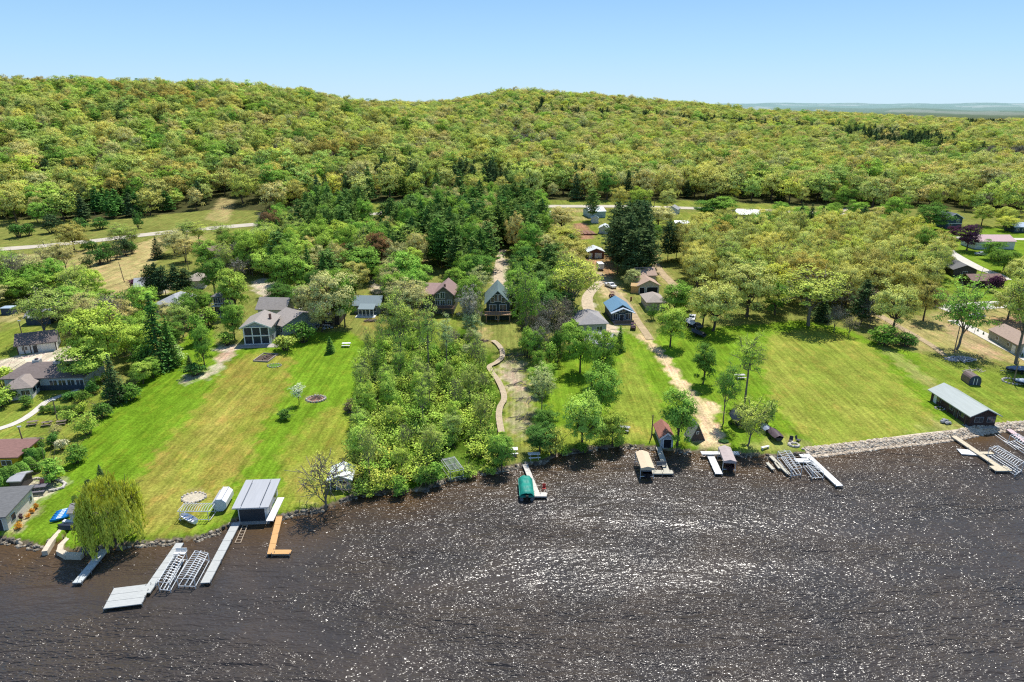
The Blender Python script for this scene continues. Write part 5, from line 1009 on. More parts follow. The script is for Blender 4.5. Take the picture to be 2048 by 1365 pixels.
# houses in the middle
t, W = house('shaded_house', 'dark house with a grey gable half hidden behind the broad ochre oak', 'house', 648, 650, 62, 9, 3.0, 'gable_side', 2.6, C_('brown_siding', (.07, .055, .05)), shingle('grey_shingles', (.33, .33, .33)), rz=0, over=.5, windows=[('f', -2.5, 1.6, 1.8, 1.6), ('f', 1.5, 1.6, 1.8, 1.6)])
t, W = house('grey_cottage', 'cottage with a blue-grey metal roof and a white-posted porch above the marsh', 'house', 734, 628, 52, 7, 2.7, 'gable_side', 1.9, C_('olive_siding', (.20, .23, .20)), metalroof('bluegrey_metal_roof', (.22, .28, .29)), rz=-2, over=.5, windows=[('f', -2.2, 1.5, 1.2, 1.2), ('f', 2.0, 1.5, 1.6, 1.2)])
MB().add([(-W / 2 + 2, -3.2, 2.2), (W / 2 - 1, -3.2, 2.2), (W / 2 - 1, .2, 3.0), (-W / 2 + 2, .2, 3.0), (-W / 2 + 2, -3.2, 2.35), (W / 2 - 1, -3.2, 2.35), (W / 2 - 1, .2, 3.15), (-W / 2 + 2, .2, 3.15)], [(3, 2, 1, 0), (4, 5, 6, 7), (0, 1, 5, 4), (1, 2, 6, 5), (3, 0, 4, 7)]).build('porch_roof', metalroof('bluegrey_metal_roof', (.22, .28, .29)), t)
for i in range(5): MB().box((-W / 2 + 2.2 + i * (W - 3.4) / 4, -3.0, 1.1), (.18, .18, 2.4)).build('post', TRIMW, t)
MB().box((.3, -2.2, .0), (W - 2, 3.6, .2)).build('porch_floor', TRIMW, t)
lodge_w = C_('lodge_siding', (.14, .15, .13)); lodge_r = shingle('lodge_shingles', (.30, .20, .18))
t, W = house('lodge', 'brown-roofed lodge with a tall glazed gable facing the lake', 'house', 889, 628, 36, 10, 6.2, 'gable_front', 2.3, lodge_w, lodge_r, rz=-3, over=.6, chimneys=[(.3, .4, 3.0)], windows=[('f', -2.0, 5.6, 1.2, 1.5), ('f', -.4, 5.8, 1.2, 1.8), ('f', -2.0, 3.5, 1.2, 1.4), ('f', -.4, 3.5, 1.2, 1.4), ('f', 1.6, 3.6, 1.2, 1.4)], fascia=lodge_r)
MB().box((0, -1.4, 2.4), (W + 1, 2.8, .25)).build('deck', M('deck_wood', (.20, .12, .08), .8, .2, 3, stretch=(6, .4, 1)), t)
for x in (-W / 2, 0, W / 2): MB().box((x, -2.6, 1.1), (.25, .25, 2.7)).build('post', M('deck_wood', (.2, .12, .08), .8), t)
MB().box((0, -2.75, 3.3), (W + 1, .08, .1)).build('rail', M('deck_wood', (.2, .12, .08), .8), t)
house('lodge', 'lower left wing of the brown-roofed lodge with a flat brown roof plane', 'house', 860, 618, 28, 8, 4.6, 'mono', 1.4, lodge_w, lodge_r, rz=-3, over=.4)
# chalet
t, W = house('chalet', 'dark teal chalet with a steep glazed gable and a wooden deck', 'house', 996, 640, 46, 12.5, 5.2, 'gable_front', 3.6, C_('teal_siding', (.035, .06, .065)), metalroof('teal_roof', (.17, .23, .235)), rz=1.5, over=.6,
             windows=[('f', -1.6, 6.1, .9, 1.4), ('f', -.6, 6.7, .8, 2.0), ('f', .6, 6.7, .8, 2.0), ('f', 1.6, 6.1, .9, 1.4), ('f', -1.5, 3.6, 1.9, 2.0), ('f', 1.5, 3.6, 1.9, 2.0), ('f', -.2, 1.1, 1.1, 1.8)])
dk = M('deck_tan', (.38, .24, .15), .8, .2, 3, stretch=(6, .4, 1))
MB().box((0, -1.5, 2.3), (W + 1.0, 3.0, .3)).build('deck', dk, t)
MB().box((0, -2.95, 3.35), (W + 1.0, .12, .14)).build('rail', dk, t)
for i in range(12): MB().box((-W / 2 - .4 + i * (W + .8) / 11, -2.95, 2.9), (.09, .09, .9)).build('baluster', dk, t)
for x in (-W / 2, 0, W / 2): MB().box((x, -2.7, 1.0), (.25, .25, 2.4)).build('post', dk, t)
# grey bungalow pair
house('grey_bungalow', 'grey bungalow with a hip roof in the trees by the gravel drive', 'house', 1186, 668, 54, 11, 2.8, 'hip', 2.4, C_('grey_siding', (.38, .39, .40)), shingle('mid_grey_shingles', (.34, .32, .31)), rz=8, over=.6, windows=[('f', 1.8, 1.5, 1.6, 1.2)])
t, W = house('grey_bungalow', 'lower grey-roofed house with a dark chimney in front of the hip-roofed bungalow', 'house', 1193, 705, 46, 7, 2.6, 'gable_side', 1.7, C_('grey_siding', (.38, .39, .40)), shingle('pale_grey_shingles', (.42, .41, .42)), rz=-22, over=.5, chimneys=[(2.4, 2.6, 2.2)])
# blue cottage
blr = metalroof('blue_metal_roof', (.16, .30, .43))
t, W = house('blue_cottage', 'small cottage with a bright blue metal roof and white windows', 'house', 1243, 643, 42, 9.5, 3.1, 'gable_front', 1.9, C_('navy_siding', (.04, .07, .10)), blr, rz=4, over=.5, windows=[('f', -1.9, 1.5, 1.3, 1.8), ('f', 1.9, 1.5, 1.3, 1.8), ('f', 0, 3.3, 1.6, .8)], doors=[('f', 0, 1.2, 2.1, FRAMED)])
MB().add([(-W / 2 - .5, -1.8, 2.9), (0, -1.8, 4.4), (W / 2 + .5, -1.8, 2.9), (-W / 2 - .5, -.7, 2.95), (0, -.7, 4.5), (W / 2 + .5, -.7, 2.95), (-W / 2 - .5, -1.8, 2.72), (0, -1.8, 4.2), (W / 2 + .5, -1.8, 2.72)], [(0, 1, 4, 3), (1, 2, 5, 4), (6, 7, 1, 0), (7, 8, 2, 1)]).build('porch_roof', metalroof('pale_metal_roof', (.50, .58, .68)), t)
MB().box((0, -2.0, .1), (W - .5, 2.8, .45)).build('deck', M('mauve_deck', (.36, .30, .34), .8, .15, 3), t)
MB().box((0, -3.4, .8), (W - .5, .1, .9)).build('rail', M('dark_rail', (.09, .08, .09), .8), t)
tanr = shingle('tan_roof_shingles', (.44, .31, .23))
t, W = house('garage', 'tan garage with a brown gable roof and an open double door', 'garage', 1297, 587, 42, 8, 2.7, 'gable_front', 1.7, C_('tan_siding', (.45, .40, .33)), tanr, rz=4, over=.5, doors=[('f', 1.2, 3.6, 2.1, M('open_garage_dark', (.015, .015, .018), .9)), ('f', -2.3, 1.6, 2.0, M('open_garage_dark', (.015, .015, .018), .9))])
house('tan_house', 'house with a brown gable roof right behind the tan garage', 'house', 1293, 570, 36, 8, 3.4, 'gable_side', 1.8, C_('tan_siding', (.45, .40, .33)), tanr, rz=6, over=.5)
house('garden_shed', 'new orange-wood shed at the left corner of the tan garage', 'shed', 1270, 587, 17, 2.8, 2.3, 'gable_side', .7, M('raw_plywood', (.62, .36, .14), .8, .12, 2), M('raw_plywood_roof', (.66, .42, .18), .8, .12, 2), rz=-14, over=.15)
house('tan_house', 'tan hip-roofed house below the tan garage', 'house', 1312, 622, 36, 9, 2.6, 'hip', 1.9, C_('tan_siding', (.45, .40, .33)), shingle('warm_grey_shingles', (.40, .34, .29)), rz=2, over=.5)
t, W = house('garage', 'brick garage with a white roof and two white doors above the gravel yard', 'garage', 1192, 517, 32, 7, 2.6, 'gable_front', 1.3, M('brick_wall', (.20, .09, .07), .9, .2, 4), metalroof('white_metal_roof', (.72, .76, .76)), rz=4, over=.4, doors=[('f', .9, 2.6, 2.1, TRIMW), ('f', -2.3, 1.2, 2.1, TRIMW)])
house('white_shed', 'white shed with a white metal roof at the top edge of the tall pine clump', 'shed', 1207, 468, 19, 7, 2.6, 'gable_front', 1.1, C_('white_siding', (.62, .62, .60)), metalroof('white_metal_roof', (.72, .76, .76)), rz=-12, over=.3)
house('barn', 'pale blue metal barn beside the road behind the sparse pine', 'barn', 1195, 436, 34, 10, 3.2, 'gable_side', 1.6, C_('paleblue_siding', (.38, .50, .54)), metalroof('paleblue_metal_roof', (.50, .62, .66)), rz=14, over=.3)
house('barn', 'small white and blue outbuilding in front of the pale blue barn', 'barn', 1190, 447, 14, 4, 2.6, 'gable_front', 1.0, C_('white_siding', (.62, .62, .60)), metalroof('paleblue_metal_roof', (.50, .62, .66)), rz=0, over=.2)
house('cottage', 'white-roofed cottage at the right edge of the tall pine wood', 'house', 1091, 439, 22, 7, 2.4, 'gable_side', 1.2, C_('cream_siding', (.70, .66, .56)), metalroof('white_metal_roof', (.72, .76, .76)), rz=6, over=.4)
house('cottage', 'grey-roofed white cottage beside the road right of the yellow-green tree', 'house', 1343, 429, 22, 7, 2.6, 'gable_front', 1.6, C_('white_siding', (.62, .62, .60)), shingle('grey_shingles', (.33, .33, .33)), rz=-24, over=.4)
t, W = house('grey_house', 'long grey house with a white roof and a small gable near the road', 'house', 1496, 441, 46, 9, 3.0, 'gable_side', 1.7, C_('slate_siding', (.17, .19, .22)), metalroof('white_metal_roof', (.72, .76, .76)), rz=-6, over=.5, windows=[('f', -4 + i * 2.6, 1.5, 1.2, 1.0) for i in range(4)])
house('white_house', 'white-roofed house between the open tree and the dark spruces in the oak grove', 'house', 1578, 494, 36, 8, 2.5, 'gable_side', 1.5, C_('dark_siding', (.09, .08, .08)), metalroof('white_metal_roof', (.72, .76, .76)), rz=20, over=.5)
house('cottage', 'pale roof among the trees left of the white-roofed house', 'house', 1545, 448, 22, 7, 2.4, 'hip', 1.2, C_('white_siding', (.62, .62, .60)), shingle('pale_shingles', (.52, .52, .50)), rz=0)
house('cottage', 'low white-roofed cottage on the green behind the oak grove', 'house', 1364, 456, 26, 5, 2.2, 'gable_side', .8, C_('white_siding', (.62, .62, .60)), metalroof('white_metal_roof', (.72, .76, .76)), rz=0)
t, W = house('blue_house', 'dark blue two-gabled house with white trim at the upper right', 'house', 1906, 457, 34, 9, 5.0, 'gable_front', 2.2, C_('navy_siding', (.04, .07, .10)), shingle('slate_shingles', (.10, .12, .14)), rz=6, over=.5, fascia=TRIMW, windows=[('f', -1.9, 1.5, 1.0, 1.4), ('f', 2.0, 3.6, 1.4, 1.2)])
MB().box((.4, -.15, 2.3), (W * .9, .12, .22)).build('trim_band', TRIMW, t)
house('blue_house', 'small dark green house with white windows at the right edge of the green', 'house', 2040, 466, 26, 7, 2.8, 'gable_side', 1.5, C_('teal_siding', (.035, .06, .065)), metalroof('pale_metal_roof', (.50, .58, .68)), rz=0, windows=[('f', -1.5, 1.4, 1.4, 1.0), ('f', 1.5, 1.4, 1.4, 1.0)])
t, W = house('pole_barn', 'long white pole barn with a faded pink roof at the right', 'barn', 1988, 499, 78, 10, 3.4, 'gable_side', 1.9, C_('white_siding', (.62, .62, .60)), metalroof('pink_metal_roof', (.62, .42, .40)), rz=-1, over=.4)
house('small_house', 'tiny brown-roofed building by the side road left of the columnar spruce', 'house', 1810, 503, 24, 6, 2.3, 'gable_side', 1.2, C_('brown_siding', (.07, .055, .05)), shingle('tan_shingles', (.42, .36, .29)), rz=14)
t, W = house('dark_ranch', 'dark grey long-roofed house left of the pale driveway', 'house', 1928, 554, 42, 14, 2.6, 'gable_front', 1.6, C_('dark_siding', (.09, .08, .08)), shingle('charcoal_shingles', (.15, .15, .15)), rz=-10, over=.5, windows=[('f', 0, 1.5, 1.4, 1.0)])
house('brown_ranch', 'low brown-roofed house behind the tall open green tree', 'house', 1975, 575, 66, 7, 2.4, 'gable_side', 1.4, C_('brown_siding', (.07, .055, .05)), shingle('dark_brown_shingles2', (.24, .15, .13)), rz=2, over=.5)
house('olive_house', 'olive-sided house under construction with a brown roof beside the line of saplings', 'house', 2062, 712, 56, 13, 2.7, 'gable_front', 1.6, C_('olive_grey_siding', (.30, .30, .22)), shingle('dusty_brown_shingles', (.38, .28, .22)), rz=-5, over=.3, windows=[('l', 4, 1.6, 1.0, .8), ('l', 9, 1.6, 1.0, .8)], doors=[('f', -1, 2.6, 2.3, TRIMW), ('l', 1.6, 1.2, 2.1, TRIMW)])
# long brown boathouse on the right
t, W = house('boathouse', 'long dark log boathouse with a pale green metal roof above the seawall', 'boathouse', 1963, 853, 52, 12.6, 2.6, 'gable_front', 1.25, M('dark_log_wall', (.065, .04, .035), .85, .3, 2, stretch=(.3, .3, 8)), metalroof('palegreen_metal_roof', (.42, .46, .43)), rz=2, over=.7,
             windows=[('f', -.9, 1.5, 1.6, 1.0), ('f', 1.6, 1.5, 1.4, 1.0), ('l', 2.5, 1.5, 1.2, .9), ('l', 6, 1.5, 1.2, .9), ('l', 10, 1.5, 1.2, .9)], doors=[('l', 11.2, .9, 2.0, TRIMW), ('l', 4.2, .9, 2.0, FRAMED)], trim=M('grey_trim', (.3, .29, .28), .7))
MB().box((0, 6.2, -.05), (W + 1.6, 14, .2)).build('slab', M('weathered_concrete', (.4, .38, .34), .9, .2, 2), t)
for i in range(5): MB().box((-W / 2 - .55, .6 + i * 2.8, 1.2), (.16, .16, 2.6)).build('post', M('dark_timber', (.08, .05, .04), .8), t)
# red roofed boathouse, a-frame
t, W = house('boathouse', 'narrow boathouse with a red shingle roof and an open dark door', 'boathouse', 1333, 896, 25, 5.6, 2.1, 'gable_front', .95, C_('paleblue_grey_siding', (.42, .46, .50)), shingle('red_shingles', (.34, .15, .11)), rz=0, over=.35, doors=[('f', .1, 1.4, 1.8, M('open_garage_dark', (.015, .015, .018), .9))], fascia=TRIMW)
p = at(1394, 882); t = thing('a_frame_shed', 'steep dark A-frame shed beside the sand lane', 'shed', p, R(8)); hw_ = 1.55
MB().prism([(-hw_, 0), (hw_, 0), (0, 3.3)], .05, 2.6).build('wall', M('a_frame_planks', (.11, .08, .07), .85, .3, 3, stretch=(5, 1, .3)), t)
r = MB()
for s_ in (-1, 1): r.add([(s_ * (hw_ + .12), -.15, -.05), (0, -.15, 3.5), (0, 2.8, 3.5), (s_ * (hw_ + .12), 2.8, -.05), (s_ * (hw_ + .02), -.15, -.05), (0, -.15, 3.32), (0, 2.8, 3.32), (s_ * (hw_ + .02), 2.8, -.05)], [(0, 1, 2, 3), (7, 6, 5, 4), (0, 4, 5, 1), (2, 6, 7, 3)])
r.build('roof', shingle('grey_shingles', (.33, .33, .33)), t); f = MB().box((0, .02, 1.7), (.5, .06, .6)).build('window', TRIMW, t); MB().box((0, -.03, 1.7), (.3, .05, .4)).build('pane', GLASS, f)
# barrel shed
p = at(1949, 771); t = thing('barrel_shed', 'small dark barrel-roofed shed on the right lawn', 'shed', p, R(-4)); ar = [(1.3, 0), (1.38, .8)] + [(1.3 * math.cos(R(a)), 1.2 + 1.15 * math.sin(R(a))) for a in range(0, 181, 20)] + [(-1.38, .8), (-1.3, 0)]
MB().prism(ar[::-1] + [], 0, 3.4).build('shell', M('ribbed_brown_metal', (.17, .12, .11), .45, .35, 1.2, stretch=(1.5, .2, 1)), t); MB().prism([(x * .96, z * .97) for x, z in ar[::-1]], -.08, -.003).build('end_wall', M('navy_end', (.05, .07, .12), .5), t)
for x in (-.4, .3): MB().box((x, -.13, .95), (.12, .06, 1.5)).build('trim', TRIMW, t)

# ------------------------------------------------------------------ docks and lifts
ALU = M('aluminium', (.62, .64, .65), .45, .08, 3, metal=.15); GREYD = M('grey_dock_deck', (.46, .47, .45), .8, .12, 1.5, stretch=(1, 4, 1)); TAND = M('weathered_deck', (.50, .47, .38), .8, .18, 1.5, stretch=(1, 5, 1)); ORD = M('orange_deck', (.62, .35, .14), .75, .15, 1.5, stretch=(1, 5, 1)); WHD = M('white_deck', (.72, .71, .68), .7, .12, 2, stretch=(1, 4, 1)); POST = M('dock_post', (.30, .28, .26), .7, .2, 4)
def slab_px(q, z): return [at(x, y, z) for x, y in q]
def dock(label, segs, mat, z=.55, group=None, name='dock', posts=True, sec=2.6, stripe=False):
    """segs: [(px,py,px2,py2,width m)] runs of decking"""
    a0 = at(segs[0][0], segs[0][1], z); t = thing(name, label, 'dock', (a0.x, a0.y, 0), 0, group); base = Vector((a0.x, a0.y, 0))
    for i, (x1, y1, x2, y2, wd_) in enumerate(segs):
        a = at(x1, y1, z); b = at(x2, y2, z); d = b - a; n = max(1, round(d.length / sec)); dn = d.normalized(); m = MB(); rz = math.atan2(dn.y, dn.x)
        for k in range(n):
            c = a + d * ((k + .5) / n) - base; m.box((c.x, c.y, z - .06 + .003 * i), (d.length / n - .05, wd_, .12), rz)
        m.build('deck', mat, t)
        s_ = MB(); c = (a + b) / 2 - base
        for sgn in (-1, 1): s_.box((c.x - dn.y * sgn * (wd_ / 2 - .05), c.y + dn.x * sgn * (wd_ / 2 - .05), z - .2), (d.length - .1, .06, .15), rz)
        s_.build('side_rail', POST, t)
        if posts:
            for k in range(n + 1):
                for sgn in (-1, 1):
                    if (k + i) % 2 and n > 3: continue
                    c = a + d * (min(max(k / n, .02), .98)) - base; x = c.x - dn.y * sgn * (wd_ / 2 + .05); y = c.y + dn.x * sgn * (wd_ / 2 + .05)
                    MB().tube((x, y, -1.6), (x, y, z + .25), .045, n=5).build('post', POST, t)
    return t
dock('short narrow grey dock beside the weeping willow', [(210, 1098, 153, 1166, 1.15)], M('pale_grey_dock', (.50, .53, .52), .8, .2, 1.5))
t = dock('long grey dock ending in a wide square platform at the far left', [(360, 1086, 291, 1186, 1.15), (265, 1172, 245, 1213, 4.6)], GREYD, sec=1.6)
dock('long straight grey dock beside the pale boathouse', [(473, 1045, 410, 1166, 1.25)], GREYD)
dock('L-shaped orange wooden dock right of the pale boathouse', [(559, 1032, 541, 1108, .95), (545, 1104, 582, 1104, 1.0)], ORD)
dock('white concrete walkway along the right side of the pale boathouse', [(562, 995, 539, 1042, 1.1)], WHD, z=.95, name='walkway', posts=False)
dock('narrow white dock with a red chair on its end, beside the green covered boat', [(1050, 929, 1075, 990, .95), (1068, 989, 1094, 989, 1.25)], M('greyed_white_deck', (.60, .56, .50), .8, .15, 2))
dock('U-shaped grey dock between the tan canopy and the red-roofed boathouse', [(1317, 894, 1334, 944, 1.0), (1346, 944, 1302, 944, 1.25), (1306, 944, 1301, 926, .9)], TAND)
dock('white dock section lying along the shore behind the mauve canopy', [(1402, 906, 1478, 906, 1.15)], WHD, z=.9, posts=False)
dock('straight white dock left of the mauve canopy', [(1420, 909, 1438, 948, 1.3)], WHD)
dock('narrow weathered dock left of the white lifts', [(1541, 912, 1578, 948, .7)], TAND)
dock('small weathered float at the far left of the white lifts', [(1534, 925, 1547, 939, .6)], TAND, posts=False)
dock('second small weathered float between the narrow dock and the white lifts', [(1551, 925, 1560, 937, .55)], TAND, posts=False)
dock('long white dock reaching out right of the white lifts', [(1612, 908, 1680, 972, 1.2)], WHD)
dock('white platform joining the two white lifts', [(1590, 921, 1622, 921, 1.4), (1600, 912, 1618, 912, 1.2)], WHD)
dock('long tan dock with a square end at the lower right', [(1907, 872, 2003, 937, 1.1), (1984, 937, 2018, 937, 1.8), (1962, 906, 1986, 906, .9)], M('tan_deck', (.58, .50, .36), .8, .12, 1.5, stretch=(1, 5, 1)))
dock('white floating raft against the long tan dock', [(1918, 903, 1957, 906, 2.1)], WHD, z=.3, posts=False, name='raft')
dock('pinkish dock running off the right edge of the photo', [(2018, 859, 2060, 890, 1.1)], M('pink_deck', (.62, .46, .46), .8, .12, 1.5))
t0 = at(1088, 981, .55); t = thing('dock_chair', 'small red chair on the end of the narrow white dock', 'chair', (t0.x, t0.y, .56)); redm = M('red_plastic', (.55, .05, .04), .5)
MB().box((0, 0, .4), (.55, .5, .06)).build('seat', redm, t); MB().box((0, .26, .75), (.55, .06, .7)).build('backrest', redm, t)
for x in (-.24, .24):
    for y in (-.2, .2): MB().box((x, y, .19), (.06, .06, .38)).build('leg', redm, t)
def lift(label, quad, z=2.3, ribs=11, mat=ALU, cross=True, group=None, name='boat_lift', legs=True, low=True):
    """open canopy frame over a boat cradle; quad: far-left, far-right, near-right, near-left photo points of the top frame"""
    Q = [at(x, y, z) for x, y in quad]; c = sum(Q, Vector()) / 4; t = thing(name, label, 'boat lift', (c.x, c.y, 0), 0, group); q = [v - Vector((c.x, c.y, 0)) for v in Q]
    f = MB(); r_ = .055
    for a, b in ((0, 1), (1, 2), (2, 3), (3, 0)): f.tube(q[a], q[b], r_, n=5)
    f.build('top_frame', mat, t); rb = MB()
    for k in range(1, ribs):
        s_ = k / ribs; a = q[0].lerp(q[3], s_); b = q[1].lerp(q[2], s_); m = (a + b) / 2 + Vector((0, 0, .28)); rb.tube(a, m, .045, n=4).tube(m, b, .045, n=4)
    rb.tube((q[0] + q[1]) / 2 + Vector((0, 0, .28)), (q[2] + q[3]) / 2 + Vector((0, 0, .28)), .045, n=4); rb.build('ribs', mat, t)
    if legs:
        for v in q: MB().tube((v.x, v.y, -1.0), v, .06, n=5).build('leg', mat, t)
    if low:
        lo_ = [Vector((v.x, v.y, .35)) for v in q]; l = MB()
        for a, b in ((0, 1), (1, 2), (2, 3), (3, 0)): l.tube(lo_[a], lo_[b], .06, n=5)
        l.tube(lo_[0].lerp(lo_[1], .35), lo_[3].lerp(lo_[2], .35), .09, n=5).tube(lo_[0].lerp(lo_[1], .65), lo_[3].lerp(lo_[2], .65), .09, n=5); l.build('cradle', mat, t)
        w_ = MB(); v = q[3]; 
        for k in range(10):
            a = 2 * math.pi * k / 10; b = 2 * math.pi * (k + 1) / 10; w_.tube((v.x - .12, v.y + .4 * math.cos(a), 1.5 + .4 * math.sin(a)), (v.x - .12, v.y + .4 * math.cos(b), 1.5 + .4 * math.sin(b)), .03, n=4)
        w_.build('winch_wheel', mat, t)
    return t
lift('aluminium lift frame standing against the dock with the square platform', [(352, 1104), (372, 1106), (338, 1166), (316, 1164)], 1.6, 12)
lift('wide aluminium lift frame left of the long straight grey dock', [(390, 1102), (416, 1107), (388, 1158), (354, 1157)], 1.6, 13)
t0 = at(362, 1112, 1.2); t = thing('lift_bench', 'white bench platform on top of the left aluminium lift frame', 'platform', (t0.x, t0.y, 1.75)); MB().box((0, 0, 0), (1.6, .9, .1)).build('seat', WHD, t); MB().box((0, .4, .3), (1.6, .06, .4)).build('backrest', WHD, t)
# lift stored on the lawn
b0 = at(395, 1042); 
def frame_on_ground(label, px, py, w_, d_, h_, rz, ribs=11, mat=ALU, name='boat_lift', tilt=0):
    p = at(px, py); t = thing(name, label, 'boat lift', p, R(rz)); f = MB(); rb = MB(); x, y = w_ / 2, d_ / 2
    for a, b in (((-x, -y), (x, -y)), ((x, -y), (x, y)), ((x, y), (-x, y)), ((-x, y), (-x, -y))): f.tube((*a, h_), (*b, h_), .055, n=5); f.tube((*a, .25), (*b, .25), .05, n=5)
    f.build('frame', mat, t)
    for k in range(1, ribs): X = -x + w_ * k / ribs; rb.tube((X, -y, h_), (X, 0, h_ + .25), .045, n=4).tube((X, 0, h_ + .25), (X, y, h_), .045, n=4)
    rb.build('ribs', mat, t)
    for sx_ in (-1, 1):
        for sy_ in (-1, 1): MB().tube((sx_ * x * .9, sy_ * y, -.1), (sx_ * x * .9, sy_ * y, h_), .055, n=5).build('leg', mat, t)
    return t
frame_on_ground('white lift frame stored on the lawn left of the small octagonal shed', 396, 1034, 4.9, 2.3, 1.7, 0, 12)
frame_on_ground('dark-ribbed lift frame on the bank at the edge of the marsh', 905, 945, 2.6, 4.6, 1.5, 24, 2, M('grey_steel', (.42, .43, .42), .5)).scale = (1, 1, 1)
p = at(905, 945); q_ = MB()
t = thing('boat_cradle', 'ladder-like grey cradle lying inside the lift frame on the marsh bank', 'boat lift', (p.x, p.y, p.z + 1.8), R(24))
for k in range(12): q_.tube((-1.1, -2.1 + k * .38, 0), (1.1, -2.1 + k * .38, 0), .045, n=4)
q_.tube((-1.1, -2.2, 0), (-1.1, 2.2, 0), .06, n=5).tube((1.1, -2.2, 0), (1.1, 2.2, 0), .06, n=5); q_.build('rungs', M('grey_steel', (.42, .43, .42), .5), t)
p = at(378, 1044); t = thing('small_boat', 'small white and blue rowing boat under the stored lift frame', 'boat', p, R(58)); 
def hull(mb, L, W, H, z0=0, n=9, stern=.75):
    vs = []
    for i in range(n):
        f = i / (n - 1); hw = W / 2 * (stern + (1 - stern) * math.sin(math.pi * min(f * 1.1, .5))) * (1 - max(0, f - .45) ** 2 / .3025) ** .5 if f < .999 else .02; y = -L / 2 + L * f; sh = H * (1 + .25 * f * f)
        vs += [(-hw, y, z0 + sh), (-hw * .62, y, z0 + .03 + .25 * f ** 3), (0, y, z0 - .05 + .35 * f ** 3), (hw * .62, y, z0 + .03 + .25 * f ** 3), (hw, y, z0 + sh)]
    fs = []
    for i in range(n - 1):
        for k in range(4): a = i * 5 + k; fs.append((a, a + 5, a + 6, a + 1))
    fs.append((0, 1, 2, 3, 4)); return mb.add(vs, fs)
hull(MB(), 3.6, 1.3, .55, .3).build('hull', M('boat_white', (.7, .72, .76), .4), t); MB().box((0, -.4, .75), (1.1, .3, .05)).build('thwart', M('boat_blue', (.05, .13, .30), .5), t); MB().box((0, .7, .78), (.9, .3, .05)).build('thwart', M('boat_blue', (.05, .13, .30), .5), t)
lift('left white lift frame in the group at the seawall end', [(1556, 903), (1580, 902), (1604, 936), (1584, 939)], 1.7, 9)
lift('right white lift frame in the group at the seawall end', [(1608, 921), (1624, 921), (1648, 944), (1626, 944)], 1.5, 8)
lift('large aluminium lift frame beside the long tan dock', [(1979, 896), (1996, 892), (2048, 924), (2035, 933)], 2.1, 13)
lift('aluminium lift frame beside the pinkish dock', [(2020, 871), (2036, 868), (2078, 894), (2066, 903)], 1.8, 10)
m = MB()
for k, (a, b) in enumerate([((1990, 870), (2032, 900)), ((1996, 869), (2038, 899)), ((2008, 882), (2052, 902))]):
    a = at(*a, .4); b = at(*b, .4); 
    if k == 0: base = Vector((a.x, a.y, 0)); t = thing('boat_rails', 'thin white launching rails between the tan and the pinkish docks', 'boat rails', base)
    MB().tube(a - base, b - base, .06, n=5).build('rail', ALU, t)
for i, (lab, r1, r2) in enumerate([('thin pale launching rails in the water in front of the pale boathouse', ((486, 1051), (470, 1086)), ((495, 1051), (481, 1086)))]):
    a = at(*r1[0], .25); t = thing('boat_rails', lab, 'boat rails', (a.x, a.y, 0)); base = Vector((a.x, a.y, 0)); wood_r = M('pale_wood', (.45, .36, .26), .8)
    for r in (r1, r2): MB().tube(at(*r[0], .25) - base, at(*r[1], .1) - base, .06, n=5).build('rail', wood_r, t)
    for k in range(7): f = k / 6; A = at(*r1[0], .25).lerp(at(*r1[1], .1), f) - base; B_ = at(*r2[0], .25).lerp(at(*r2[1], .1), f) - base; MB().tube(A, B_, .04, n=4).build('tie', wood_r, t)
# boat ramp walls at the left
for lab, pts in (('left pale concrete wall of the small boat ramp', [(90, 1101), (102, 1082), (122, 1060), (133, 1057)]), ('right pale concrete wall curving round the small boat ramp', [(150, 1062), (134, 1078), (122, 1090), (119, 1101), (132, 1108), (160, 1109)])):
    P = [at(x, y, .7) for x, y in pts]; t = None; m = MB()
    for i in range(len(P) - 1):
        a, b = P[i], P[i + 1]; d = b - a; c = (a + b) / 2 - Vector((P[0].x, P[0].y, 0)); m.box((c.x, c.y, .1 + .002 * i), (d.length + .55, .75, 1.3), math.atan2(d.y, d.x))
    o = m.build('ramp_wall', M('cream_concrete', (.62, .53, .40), .9, .15, 1.5), None, (P[0].x, P[0].y, 0)); tag(o, lab, 'wall')
p = at(137, 1056); t = thing('covered_boat', 'dark upturned boat at the head of the small boat ramp', 'boat', p, R(82)); mb = hull(MB(), 3.6, 1.3, .6); mb.v = [(x, y, .7 - z) for x, y, z in mb.v]; mb.build('hull', M('dark_navy_cover', (.03, .035, .05), .45), t); MB().box((.9, .2, .35), (.6, 2.6, .5)).build('white_crate', TRIMW, t)
# kayaks
for i in range(6):
    p = at(134 - i * 2.4, 1024 + i * 3.4); t = thing('kayak', 'bright blue kayak in the stack leaning beside the little grey-roofed shed', 'kayak', (p.x, p.y, p.z + .15), R(-60), 'blue kayaks stacked beside the shed'); hull(MB(), 2.9, .62, .3, n=9, stern=.2).build('hull', M('kayak_blue', (.01, .20, .55), .4, .1), t)
    o = hull(MB(), 2.8, .6, .02, .33, n=9, stern=.2).build('deck', M('kayak_blue', (.01, .2, .55), .4), t); MB().box((0, -.2, .40), (.34, .7, .04)).build('cockpit', M('cockpit_white', (.55, .65, .72), .5), t)
